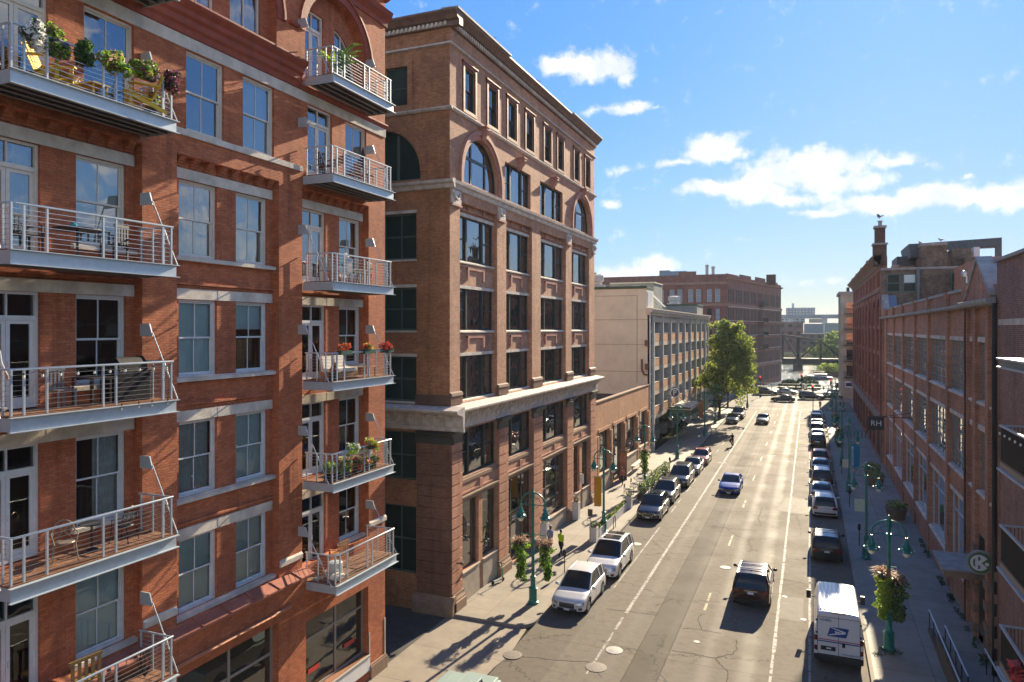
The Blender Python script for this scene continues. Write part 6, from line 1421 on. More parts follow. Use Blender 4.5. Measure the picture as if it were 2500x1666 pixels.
for a in (-1.35, 1.35):
    for sgn in (-1, 1): m = MB(); m.lathe((sgn*.78, a, .4), [(.25, -.12), (.38, -.12), (.4, -.08), (.4, .08), (.38, .12), (.25, .12)], 18, axis='x'); m.build('wheel', RUB, J, True)
J.location = (jx+.05, jy-.35, 0)
# ------------------------------------------------------------------ mail van
V = thing('mail_van', 'white postal van with an eagle emblem and red and blue stripes at the right kerb', 'van', (0, 0, 0)); W, L, H = .99, 5.95, 2.46
VW = M('van_white', (.66, .66, .65), .4, coat=.6); rows = []
def vsec(y, top, wt_, zb=.35):
    return [(-W, y, zb), (-W, y, 1.0), (-W*.985, y, 1.5), (-W*wt_, y, top-.10), (-W*wt_+.07, y, top-.02), (-W*.5, y, top+.015), (0, y, top+.03), (W*.5, y, top+.015), (W*wt_-.07, y, top-.02), (W*wt_, y, top-.10), (W*.985, y, 1.5), (W, y, 1.0), (W, y, zb)]
m = MB(); S_ = [(-L/2, H-.06, .87), (-L/2+.10, H, .87), (-L/2+2, H, .87), (L/2-1.9, H, .87), (L/2-1.45, H-.12, .85), (L/2-.75, 1.35, .93), (L/2-.12, 1.05, .93), (L/2, .8, .9)]
m.grid([vsec(y, t_, w_) for y, t_, w_ in S_]); m.poly(vsec(-L/2, H-.06, .87)); m.poly(vsec(L/2, .8, .9)); m.build('body', VW, V, True, 30, recalc=True)
m = MB()
for k in range(9): x = -.72+k*.18; m.box(x-.025, x+.025, -L/2+.3, L/2-2.1, H+.0, H+.045)
m.build('roof_ribs', VW, V)
m = MB(); m.box(-.30, .30, -L/2-.02, -L/2+.08, H-.03, H+.06); m.build('brake_lamp', M('lamp_housing', (.5, .4, .38), .4), V)
m = MB(); YB = -L/2-.012; 
for x in (0,): m.box(x-.008, x+.008, YB-.004, YB+.01, .62, 2.35)
m.box(-.86, -.845, YB-.004, YB+.01, .62, 2.25); m.box(.845, .86, YB-.004, YB+.01, .62, 2.25); m.box(-.80, -.06, YB-.003, YB+.01, 1.46, 1.468) if 0 else None; [m.box(min(q*.86, q*.93), max(q*.86, q*.93), YB-.02, YB+.01, z_, z_+.08) for q in (-1, 1) for z_ in (.75, 1.5, 2.05)]; m.box(-.84, .84, YB-.004, YB+.01, 2.25, 2.262); m.box(-.86, .86, YB-.004, YB+.01, .60, .62); m.box(.14, .26, YB-.03, YB, 1.02, 1.2); m.build('door_lines', TRIM, V)
m = MB(); m.box(-.72, -.12, YB-.012, YB+.01, .80, .98); m.build('plate_recess', BLACK, V); m = MB(); m.box(-.50, -.30, YB-.02, YB-.01, .87, .93); m.build('licence_plate', PLAT, V)
for sgn in (-1, 1):
    m = MB(); m.box(min(sgn*.86, sgn*.985), max(sgn*.86, sgn*.985), YB-.03, YB+.12, .78, 1.42); tl = m.build('tail_light', TAIL, V); m = MB(); m.box(min(sgn*.87, sgn*.975), max(sgn*.87, sgn*.975), YB-.036, YB-.028, .98, 1.2); m.build('reversing_lamp', M('clear_lamp', (.6, .6, .58), .2), tl)
    m = MB(); m.tube([(sgn*.95, L/2-1.3, 1.5), (sgn*1.2, L/2-1.35, 1.55)], .035, 5); m.box(min(sgn*1.12, sgn*1.33), max(sgn*1.12, sgn*1.33), L/2-1.42, L/2-1.3, 1.42, 1.82); m.build('mirror', BLACK, V, bev=.02)
m = MB(); m.box(-.99, .99, YB-.06, YB+.1, .36, .60); m.build('rear_bumper', TRIM, V, bev=.02)
FV = Fr((0, YB-.006), (1, 0), (0, -1)); m = MB(); m.fb(FV, -.86, .86, 1.255, 1.285, 0, .006); m.fb(FV, -.86, .86, 1.165, 1.21, 0, .006, 1); o = m.build('stripes', [M('postal_red', (.50, .02, .04), .4), M('postal_blue', (.01, .06, .26), .4)], V)
m = MB()
for sgn in (-1, 1): m.box(min(sgn*.992, sgn*.997), max(sgn*.992, sgn*.997), -L/2+.1, L/2-1.2, 1.255, 1.285); m.box(min(sgn*.992, sgn*.997), max(sgn*.992, sgn*.997), -L/2+.1, L/2-1.2, 1.165, 1.21, 1)
m.build('stripes', [MATS['postal_red'], MATS['postal_blue']], V)
m = MB(); ex, ez = -.03, 1.63; m.ext(FV, [(ex-.43, ez-.19), (ex+.33, ez-.19), (ex+.45, ez+.22), (ex-.31, ez+.22)], 0, .005); m.build('emblem', MATS['postal_blue'], V)
m = MB(); m.ext(FV, [(ex-.36, ez+.215), (ex-.25, ez+.215), (ex+.24, ez+.09), (ex+.33, ez+.05), (ex+.31, ez+.0), (ex+.22, ez-.03), (ex-.38, ez-.155), (ex-.33, ez-.10), (ex+.14, ez+.02), (ex+.17, ez+.045), (ex+.1, ez+.07)], .005, .009)
m.ext(FV, [(ex-.13, ez+.07), (ex+.0, ez+.045), (ex+.13, ez+.035), (ex+.02, ez-.0), (ex-.1, ez-.025)], .005, .009); m.build('eagle', WHITE, V)
NB = MATS['postal_blue']
text('1423822', .15, NB, V, (-.55, YB-.012, 2.13), (pi/2, 0, 0), 'van_number'); text('www.usps.com', .115, NB, V, (.48, YB-.012, .72), (pi/2, 0, 0), 'web_address')
for a in (-1.75, 2.0):
    for sgn in (-1, 1):
        m = MB(); m.lathe((sgn*.86, a, .36), [(.2, -.11), (.34, -.12), (.36, -.08), (.36, .08), (.34, .12), (.2, .11)], 20, axis='x'); wh = m.build('wheel', RUB, V, True); m = MB(); m.lathe((sgn*.965, a, .36), [(.2, -.01), (.2, .01)], 16, axis='x'); m.build('rim', RIM, wh)
m = MB(); m.box(-.8, .8, -L/2+.2, L/2-.3, .2, .6); m.build('underbody', BLACK, V)
m = MB(); m.grid([[(-.80, L/2-1.42, 2.32), (.8, L/2-1.42, 2.32)], [(-.86, L/2-.78, 1.42), (.86, L/2-.78, 1.42)]]); m.build('windshield', GCAR, V)
V.location = (1.17, 34.6+L/2, 0)
# ------------------------------------------------------------------ street lamps
def lamp(label):
    t = thing('street_lamp', label, 'street lamp', (0, 0, 0), 'teal twin street lamps'); m = MB()
    m.lathe((0, 0, 0), [(.30, 0), (.30, .10), (.24, .14), (.22, .22), (.22, .78), (.25, .84), (.17, .9), (.135, .98), (.13, 1.36), (.165, 1.4), (.165, 1.45), (.10, 1.5), (.088, 1.6), (.072, 5.7), (.10, 5.72), (.10, 6.02), (.06, 6.06), (.05, 6.1), (.06, 6.16), (.02, 6.24)], 12); m.build('pole', TEAL, t, True, 30)
    m = MB(); m.tube([(-.72, 0, 5.33), (.72, 0, 5.33)], .026, 6); m.lathe((0, 0, 5.27), [(.11, 0), (.11, .12)], 10); m.build('crossbar', TEAL, t)
    for s_ in (-1, 1):
        m = MB(); m.tube([(s_*.72*sin(a), 0, 5.33+.66*cos(a)) for a in [pi/2*k/10 for k in range(11)]]+[(s_*.72, 0, 5.2)], .042, 8); m.tube([(s_*.46*sin(a), 0, 5.33+.42*cos(a)) for a in [pi/2*k/8 for k in range(9)]], .016, 6); m.build('arm', TEAL, t, True)
        m = MB(); m.lathe((s_*.72, 0, 4.60), [(.30, .0), (.32, .03), (.26, .10), (.17, .15), (.17, .22), (.21, .25), (.20, .29), (.13, .36), (.10, .50), (.055, .55), (.05, .66)], 16)
        for k in range(6): a = 2*pi*k/6; m.tube([(s_*.72+.17*cos(a), 0+.17*sin(a), 4.80), (s_*.72+.30*cos(a), .30*sin(a), 4.68)], .02, 4); 
        for k in range(6): a = 2*pi*k/6; m.ell((s_*.72+.31*cos(a), .31*sin(a), 4.68), .05, 6, 1)
        sh = m.build('lamp_shade', [TEAL, M('pale_stud', (.45, .5, .46), .3, .4)], t, True, 35)
        m = MB(); m.lathe((s_*.72, 0, 4.36), [(.04, 0), (.12, .05), (.165, .14), (.175, .25)], 14); m.build('globe', BULB, t, True)
    return t
L0 = lamp('teal twin lamp with two long lime flower baskets, nearest on the left pavement'); WO_ = {}
def lampat(x, y, label, z=.14):
    return spawn(L0, (x, y, z), 0, label)
L0.location = (-13.84, 36.28, .14)
lampat(-13.93, 51.03, 'teal twin lamp rising out of the white planter row on the left pavement')
lampat(-13.92, 65.14, 'teal twin lamp with a single flower basket beside the patio plants')
lampat(-14.0, 82.9, 'teal twin lamp in front of the parking garage entrance canopy')
lampat(-13.54, 102.7, 'teal twin lamp with an orange banner past the garage canopy')
lampat(-13.7, 116.0, 'teal twin lamp beside the street tree trunk'); lampat(-10.8, 140.9, 'teal twin lamp on the far left corner of the junction')
lampat(3.38, 37.3, 'nearest teal twin lamp on the right pavement, with its basket around the pole')
lampat(3.37, 51.6, 'teal twin lamp beside the parking meter just behind the nearest right lamp')
lampat(3.29, 72.3, 'teal twin lamp carrying the blue street banner on the right pavement')
lampat(3.21, 85.6, 'teal twin lamp with a brownish basket beyond the blue banner'); lampat(3.2, 102, 'teal twin lamp beside the bicycle racks on the right pavement'); lampat(3.2, 121, 'teal twin lamp, last on the right pavement before the junction')
def basket(x, y, z, r, h, label, n=900, one=False, seed=1, mats=(LIME, DGRN, GRN), plume=True):
    z -= .15
    random.seed(seed); t = thing('flower_basket', label, 'flower basket', (x, y, z), 'hanging flower baskets on the lamps'); m = MB()
    m.lathe((x, y, z+h-.45), [(.12, 0), (.24, .1), (.28, .3), (.25, .3)], 12); m.tube([(x, y, z+h-.2), (x, y, z+h+.15)], .012, 4); m.build('basket', BLACK, t)
    m = MB()
    for k in range(14):
        f = k/13; cz = z+h-.35-(h-.55)*f; rr = r*(1.1-.55*f)*ru(.6, 1.3); m.leaves((x+ru(-.14, .14), y+ru(-.14, .14), cz), (rr, rr, .17), int(n/9), .085, (0, 1, 2, 0), shell=.5, droop=.6)
    m.build('vines', list(mats), t)
    if plume:
        m = MB()
        for k in range(110):
            a = ru(0, 2*pi); e = ru(.1, 1); l = ru(.4, .75); d = Vector((cos(a)*sqrt(1-e*e*.8), sin(a)*sqrt(1-e*e*.8), e)); p0 = Vector((x, y, z+h-.25)); p1 = p0+d*l*.7; p2 = p1+Vector((d.x, d.y, -.2))*l*.45; s_ = d.cross(Vector((0, 0, 1))).normalized()*.022
            m.poly((p0-s_*.4, p0+s_*.4, p1+s_, p1-s_), 0); m.poly((p1-s_, p1+s_, p2), 0)
        m.leaves((x, y, z+h-.1), (r*1.05, r*1.05, .25), 160, .05, (0, 1, 1)); m.build('grass_plumes', [GRASSP, DGRN], t)
    return t
basket(-14.58, 36.28, 1.30, .36, 2.45, 'long lime vine basket on the left arm of the nearest left lamp', seed=2); basket(-13.10, 36.28, 1.55, .38, 2.2, 'shorter vine basket with pink grass plumes on the right arm of the nearest left lamp', seed=3)
basket(-13.92, 65.14, 1.9, .44, 2.3, 'flower basket on the lamp beside the patio plants', seed=4)
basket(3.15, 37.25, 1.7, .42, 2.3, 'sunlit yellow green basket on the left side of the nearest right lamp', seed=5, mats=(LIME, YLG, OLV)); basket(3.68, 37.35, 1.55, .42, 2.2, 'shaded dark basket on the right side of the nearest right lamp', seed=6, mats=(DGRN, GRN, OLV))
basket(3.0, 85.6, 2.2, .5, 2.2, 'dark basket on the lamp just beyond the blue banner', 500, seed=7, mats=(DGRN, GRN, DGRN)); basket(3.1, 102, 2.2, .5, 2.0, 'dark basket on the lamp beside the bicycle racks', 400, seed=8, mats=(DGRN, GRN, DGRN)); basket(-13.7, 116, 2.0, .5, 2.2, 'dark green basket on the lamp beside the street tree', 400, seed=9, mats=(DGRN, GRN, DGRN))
for x, y, zz in ((-13.84, 36.28, 3.86), (3.4, 37.3, 4.0), (-13.92, 65.14, 4.1)):
    m = MB(); m.tube([(x-.78, y, zz), (x+.78, y, zz)], .022, 5) if x < 0 and y < 40 else m.tube([(x-.3, y, zz), (x+.3, y, zz)], .022, 5)
    o = m.build('basket_arm', TEAL, None); 
    tag(o, {36: 'thin teal basket arm across the nearest left lamp pole', 37: 'thin teal basket arm on the nearest right lamp pole', 65: 'thin teal basket arm on the lamp by the patio'}[int(y)], 'basket arm')
random.seed(21)
# flags, posts, meters
def banner(x, y, z0, z1, w, mat, label, words=None, pts=None):
    t = thing('street_banner', label, 'banner', (x, y, z0)); m = MB(); F_ = Fr((x, y), (1, 0), (0, -1))
    if pts: m.ext(F_, [(a*w, z0+(z1-z0)*b) for a, b in pts], -.02, .02)
    else: m.fb(F_, 0, w, z0, z1, -.012, .012)
    m.build('cloth', mat, t); m = MB(); m.tube([(x-.05, y, z1+.02), (x+w*.8, y, z1+.02)], .02, 5); m.tube([(x-.05, y, z0-.02), (x+w*.8, y, z0-.02)], .02, 5); m.build('banner_rod', BLACK, t)
    return t
bn = banner(-14.02-.62, 51.0, 2.0, 4.1, .55, M('mustard_banner', (.50, .27, .03), .7, var=.15), 'mustard yellow banner on the lamp above the white planter')
bn = banner(-13.6-.7, 102.6, 2.6, 5.0, .6, M('orange_banner', (.38, .13, .04), .7), 'rust orange banner on the lamp past the garage canopy')
bn = banner(3.42, 72.2, 2.3, 4.6, .78, M('bright_blue_banner', (.01, .20, .36), .6), 'bright blue six sided banner with a white strip of lettering on the right lamp', pts=[(0, .12), (.5, 0), (1, .12), (1, .88), (.5, 1), (0, .88)])
m = MB(); m.box(3.50, 3.68, 72.16, 72.175, 2.55, 4.3); m.build('white_strip', M('pale_blue_strip', (.40, .58, .60), .6), bn); text('THIRD WARD', .20, MATS['bright_blue_banner'], bn, (3.59, 72.15, 3.45), (pi/2, -pi/2, 0), 'banner_words', .002)
def post(x, y, h, label, meter=False, sign=None, smat=None, nm='sign_post'):
    t = thing(nm, label, 'parking meter' if meter else 'sign', (x, y, .14)); m = MB(); m.tube([(x, y, .14), (x, y, h)], .03, 6); m.build('post', STLD if meter else GREY, t)
    if meter: m = MB(); m.lathe((x, y, h-.02), [(.05, 0), (.10, .08), (.105, .32), (.08, .42), (.03, .46)], 10); m.box(x-.05, x+.05, y-.12, y-.09, h+.18, h+.32, 0); m.build('meter_head', STLD, t, True)
    if sign: m = MB(); m.box(x-sign[0]/2, x+sign[0]/2, y-.045, y-.03, h-sign[1], h); m.build('sign_plate', smat or M('sign_back', (.10, .10, .09), .5, .4), t)
    return t
post(-13.78, 41.5, 1.15, 'black single parking meter beside the person in the yellow jacket', True, nm='parking_meter')
post(3.13, 54.5, 1.2, 'black parking meter beside the dark parked sport utility vehicle on the right', True, nm='parking_meter'); post(3.07, 66.0, 1.2, 'black parking meter beside the white parked sport utility vehicle on the right', True, nm='parking_meter'); post(3.0, 80.6, 1.2, 'black parking meter below the blue banner', True, nm='parking_meter')
post(-13.35, 74.6, 1.3, 'slim parking meter post behind the patio plants', True, nm='parking_meter')
post(-14.0, 47.8, 2.55, 'thin post with the back of a small dark sign beside the white planter', sign=(.34, .5))
m = MB(); m.box(3.42-.75, 3.42+.05-.2, 51.35, 51.37, 3.2, 4.0); tag(m.build('parking_sign_plate', M('pale_green_sign', (.45, .55, .42), .5, var=.2, vs=9), None), 'pale green parking notice on the lamp pole by the parking meter', 'sign'); m = MB(); m.box(2.75, 3.25, 72.0, 72.02, 2.35, 3.1); tag(m.build('parking_sign_plate', MATS['pale_green_sign'], None), 'pale green parking notice below the blue banner', 'sign')
# shop sign on the corner building, far bracket sign
sx0, _ = FL.P(58.1, 0, 1.6)[:2]; q = onx(-16.3, 1410, 1163)
t = thing('hanging_shop_sign', 'white hanging board sign on a black bracket by the last bay of the corner building', 'sign', (-16.35, 56.4, 3.3)); y_ = 56.4; xs, zz = ony(y_, 1409, 1168)
m = MB(); m.box(xs-.55, xs+.55, y_-.03, y_+.03, zz-.38, zz+.38); m.build('board', WHITE, t); m = MB(); m.tube([(-17.4, y_, zz+.5), (xs+.6, y_, zz+.5)], .025, 5); m.tube([(-17.4, y_, zz+1.0), (xs-.1, y_, zz+.5)], .02, 5); m.build('bracket', BLACK, t)
m = MB(); [m.box(xs-.38+k*.085, xs-.36+k*.085, y_-.034, y_-.031, zz-.06, zz+.03) for k in range(10)]; m.build('faint_lettering', M('grey_letters', (.3, .3, .3), .6), t); random.seed(3)
t = thing('round_logo_sign', 'dark square hanging sign with a round white emblem on the low shop building', 'sign', (-16.5, 75, 3.3)); y_ = 72.3; xs, zz = ony(y_, 1538, 1082)
m = MB(); m.box(xs-.40, xs+.40, y_-.03, y_+.03, zz-.42, zz+.42); m.build('board', BLACK, t); m = MB(); m.lathe((xs, y_-.035, zz), [(.33, 0), (.33, -.01)], 24, axis='y'); m.build('emblem', WHITE, t); m = MB(); m.lathe((xs, y_-.048, zz), [(.29, 0), (.29, -.005)], 24, axis='y'); m.build('emblem_ring', BLACK, t); m = MB(); m.lathe((xs, y_-.056, zz), [(.16, 0), (.16, -.008)], 8, axis='y'); m.build('emblem_centre', WHITE, t); m = MB(); m.tube([(-17.4, y_, zz+.5), (xs+.45, y_, zz+.5)], .03, 5); m.build('bracket', BLACK, t)
t = thing('poster_stand', 'tall dark framed poster with a reddish picture standing by the shop door', 'poster', (-16.6, 70, .14)); y_ = 69.3; 
xa, za = ony(y_, 1512, 1103); xb, zb = ony(y_, 1529, 1160); m = MB(); m.box(xa-.05, xb+.05, y_, y_+.08, .14, za+.1); m.build('frame', BLACK, t); m = MB(); m.box(xa, xb, y_-.012, y_-.002, .5, za); m.build('picture', M('poster_print', (.40, .17, .09), .5, var=.6, vs=2.2), t)
# white planters
def shrub(m, c, r, n, s, ms=(0, 1)): m.leaves(c, (r, r, r*.85), n, s, ms, shell=.4)
def planter(x, y, w, l, h, label, kind='box', seed=1):
    random.seed(seed); t = thing('planter_box', label, 'planter', (x, y, .14)); m = MB(); m.box(x-w/2, x+w/2, y-l/2, y+l/2, .14, .14+h); m.box(x-w/2-.02, x+w/2+.02, y-l/2-.02, y+l/2+.02, .14+h-.07, .14+h-.001)
    if l > 1:
        n = int(l/.34)
        for k in range(n): m.box(x+w/2, x+w/2+.012, y-l/2+l*(k+.1)/n, y-l/2+l*(k+.9)/n, .2, .14+h-.12)
    m.build('box', M('white_planter_paint', (.62, .62, .60), .6, var=.12, vs=3), t); m = MB(); m.box(x-w/2+.02, x+w/2-.02, y-l/2+.02, y+l/2-.02, .14+h-.02, .14+h+.004); m.build('soil', SOIL, t); m = MB()
    if l > 1:
        k = 0
        while k < l-.1: shrub(m, (x+ru(-.05, .05), y-l/2+.1+k, .14+h+.08), ru(.13, .22), 60, .05, random.choice(((0, 1), (0, 2), (1, 2)))); k += .22
    elif kind == 'gold': shrub(m, (x, y, .14+h+.16), .22, 200, .05, (3, 3, 0))
    else: shrub(m, (x, y, .14+h+.2), .26, 260, .05, (0, 0, 1))
    m.build('plants', [DGRN, GRN, YLG, M('golden_leaf', (.35, .20, .03), .6)], t); return t
planter(-13.95, 48.5, .5, .5, 1.0, 'square white planter with a round box bush beside the sign post', seed=1); planter(-14.0, 53.8, .34, 8.4, .62, 'long low white planter trough along the left pavement behind the teal lamp', seed=2); planter(-13.85, 58.6, .5, .5, 1.0, 'square white planter with a round bush at the far end of the trough', seed=3)
planter(-16.85, 53.6, .52, .52, 1.35, 'tall white planter with a golden bush against the corner building', 'gold', seed=4); planter(-16.75, 46.1, .5, .5, 1.6, 'tall white planter box behind the walking pair at the entrance', seed=5)
m = MB()
for k in range(2): m.tube([(-13.45, 52.0+k*.0, .14), (-13.45, 52.0, .85), (-13.45, 52.15, .98), (-13.45, 52.45, .98), (-13.45, 52.6, .85), (-13.45, 52.6, .14)], .028, 6)
tag(m.build('bicycle_stand', M('dark_red_steel', (.10, .03, .03), .5), None, True), 'dark hoop bicycle stand beside the long white trough', 'bicycle stand')
# scooter against the corner building
t = thing('kick_scooter', 'grey and green electric kick scooter leaning by the corner building', 'scooter', (0, 0, 0)); m = MB(); m.box(-.09, .09, -.35, .35, .13, .18); m.build('deck', M('scooter_grey', (.35, .36, .36), .4, .3), t); m = MB(); m.tube([(0, .38, .12), (0, .42, .35), (0, .30, 1.08)], .032, 8); m.build('stem', M('scooter_green', (.03, .30, .08), .4), t); m = MB(); m.tube([(-.24, .30, 1.08), (.24, .30, 1.08)], .018, 6); m.build('handlebar', BLACK, t)
for y in (-.42, .44): m = MB(); m.lathe((0, y, .11), [(.07, -.025), (.11, -.02), (.11, .02), (.07, .025)], 14, axis='x'); m.build('wheel', RUB, t, True)
t.location = (-16.85, 38.4, .14); t.rotation_euler = (0, 0, R(-20))
# patio plants and seats beside the low shop
random.seed(31)
for i in range(9):
    y = 62.4+i*1.35; x = -13.5+ru(-.1, .1); t = thing('potted_shrub', ['leafy pot plant at the near end of the patio hedge', 'pot plant second in the patio hedge', 'pot plant third in the patio hedge with pale blooms', 'pot plant fourth in the patio hedge', 'pot plant in the middle of the patio hedge', 'pot plant sixth in the patio hedge', 'tall pot plant seventh in the patio hedge', 'pot plant eighth in the patio hedge', 'pot plant at the far end of the patio hedge'][i], 'potted plant', (x, y, .14), 'potted plants fencing the patio'); m = MB(); m.box(x-.28, x+.28, y-.5, y+.5, .14, .6); m.build('pot', BLACK, t); m = MB(); m.leaves((x, y, 1.05), (.4, .65, .55), 420, .09, (0, 1, 2, 0, 3)); m.build('foliage', [GRN, DGRN, YLG, FLW], t)
def table_set(x, y, i):
    t = thing('patio_table', ['dark patio table nearest the lamp', 'second dark patio table behind the plants', 'third dark patio table behind the plants', 'farthest dark patio table behind the plants'][i], 'table', (x, y, .14), 'dark patio tables'); m = MB(); m.lathe((x, y, .14), [(.25, 0), (.03, .04), (.03, .7), (.4, .71), (.4, .75)], 14); m.build('table_top', M('dark_brown_metal', (.06, .04, .035), .5), t)
    for s_ in (-1, 1):
        c = thing('patio_chair', ['dark patio chair at the ', 'dark patio chair at the '][0]+['nearest', 'second', 'third', 'farthest'][i]+' patio table, '+('street' if s_ > 0 else 'wall')+' side', 'chair', (x+s_*.62, y, .14), 'dark patio chairs'); m = MB(); a = x+s_*.62; m.box(a-.22, a+.22, y-.22, y+.22, .56, .60); m.build('seat', BLACK, c); m = MB(); m.box(min(a+s_*.2, a+s_*.24), max(a+s_*.2, a+s_*.24), y-.22, y+.22, .60, 1.0); m.build('backrest', BLACK, c)
        for p in (-.2, .2):
            for q in (-.2, .2): m = MB(); m.box(a+p-.015, a+p+.015, y+q-.015, y+q+.015, .14, .56); m.build('leg', BLACK, c)
for i in range(4): table_set(-14.6, 63.6+i*2.6, i)
m = MB(); m.box(-17.0, -16.5, 72.6, 76.8, .85, .92); m.box(-16.9, -16.8, 72.8, 72.9, .14, .85); m.box(-16.9, -16.8, 76.4, 76.5, .14, .85); tag(m.build('wall_counter', STONE, None), 'pale counter shelf under the window of the low shop building', 'counter')
random.seed(5); m = MB(); m.box(-16.95, -16.55, 70.6, 71.1, .14, .55, 1); m.leaves((-16.75, 70.85, .85), (.4, .4, .45), 300, .09, (0,)); 
# right pavement: stone tubs, bicycle racks, rails
def tub(x, y, r, h, label, seed):
    random.seed(seed); t = thing('stone_tub', label, 'planter', (x, y, .14)); m = MB(); m.lathe((x, y, .14), [(r*.8, 0), (r, h*.8), (r*1.05, h), (r*.9, h)], 14); m.build('tub', M('brown_stone_tub', (.19, .14, .10), .8, var=.2), t, True, 30); m = MB(); m.leaves((x, y, .14+h+.2), (r*1.1, r*1.1, .4), 500, .09, (0, 1, 1)); m.build('plants', [DGRN, OLV], t)
tub(6.25, 63.3, .75, .85, 'round brown stone tub of dark plants beside the brick wall', 1); tub(5.75, 76.0, .75, .8, 'brown stone tub nearer the black letter sign, first of two', 2); tub(5.8, 80.5, .75, .8, 'brown stone tub just below the black letter sign, second of two', 3)
x0, y0 = 5.55, 107
for k in range(7): m = MB(); m.tube([(4.3+k*.45, 108, .14), (4.3+k*.45, 108, 1.0), (4.42+k*.45, 108, 1.12), (4.6+k*.45, 108, 1.12), (4.7+k*.45, 108, 1.0), (4.7+k*.45, 108, .14)], .03, 5); tag(m.build('bicycle_rack', M('dark_rack', (.05, .06, .065), .5), None), 'dark hoop in the row of bicycle racks on the far right pavement', 'bicycle rack', 'hoops of the bicycle rack')
FRS = 'handrails of the stairwell'
for k, (xx, ya, yb, z0, z1, l) in enumerate(((5.42, 32.5, 40.4, 1.05, 1.05, 'bright topped handrail on the dark wall of the sunken ramp, bottom right'), (5.85, 33.5, 38.8, .95, .95, 'thin second handrail just right of the ramp wall'), (7.0, 31, 36.5, 1.0, 1.0, 'short bright handrail at the foot of the brick wall, bottom right corner'))):
    t = thing('handrail', l, 'handrail', (xx, (ya+yb)/2, .14)); m = MB(); m.tube([(xx, ya, z0+.14), (xx, yb, z1+.14)], .035, 6); m.build('rail', STL, t, True); m = MB(); y = ya
    while y <= yb: m.tube([(xx, y, .14), (xx, y, z0+.12)], .022, 5); y += 1.3
    m.build('rail_post', STLD, t)
m = MB(); m.box(5.35, 5.62, 31.5, 37.6, .1, .98); m.box(5.36, 5.6, 37.6, 40.4, .1, .3); tag(m.build('ramp_wall', M('dark_ramp_wall', (.12, .10, .08), .8, var=.2), None), 'low dark wall beside the sunken ramp at the bottom right', 'wall')
random.seed(8); m = MB()
for _ in range(26):
    y = ru(37, 62); m.leaves((7.15+ru(-.08, .1), y, .2), (.16, ru(.2, .5), .16), 40, .06)
tag(m.build('weeds', DGRN, None), 'weeds along the foot of the right brick wall', 'weeds', kind='stuff')
m = MB(); m.leaves((3.42, 37.1, .2), (.5, .4, .08), 120, .06); m.leaves((2.9, 36.6, .17), (.3, .2, .04), 40, .05); tag(m.build('weeds', DGRN, None), 'weeds around the base of the nearest right lamp', 'weeds', kind='stuff')
# traffic lights and far poles
def signal(x, y, h, label, red=True):
    t = thing('traffic_light', label, 'traffic light', (x, y, 0)); m = MB(); m.lathe((x, y, 0), [(.2, 0), (.2, .3), (.07, .5), (.06, h)], 8); m.build('pole', STLD, t); m = MB(); m.box(x-.17, x+.17, y-.15, y+.15, h-1.0, h); m.build('signal_head', BLACK, t); mm = MATS.get('red_signal')
    if not mm:
        mm, nt, b = newmat('red_signal'); b.inputs['Base Color'].default_value = (.5, .02, .02, 1); b.inputs['Emission Color'].default_value = (1, .05, .03, 1); b.inputs['Emission Strength'].default_value = 1.5
    m = MB(); m.ell((x, y-.17, h-.2), (.11, .04, .11), 8); m.build('red_lamp', mm, t)
signal(.54, 139.2, 4.9, 'traffic light on a slim pole at the head of the right parking row'); signal(-10.0, 166, 4.6, 'red traffic light at the far left of the junction'); signal(-1.8, 179.5, 4.6, 'red traffic light in front of the larger clipped hedge'); signal(3.63, 146, 5.6, 'cluttered signal pole at the right corner of the junction')
t = thing('pedestrian_signal_pole', 'dark pole with side mounted signals beside the right corner signal', 'traffic light', (4.4, 144, 0)); m = MB(); m.tube([(4.4, 144, 0), (4.4, 144, 6)], .07, 6); m.build('pole', STLD, t); m = MB(); m.box(4.0, 4.3, 143.8, 144.1, 2.6, 3.4); m.box(4.5, 4.8, 143.8, 144.1, 4.2, 5.2); m.build('signal_heads', BLACK, t)
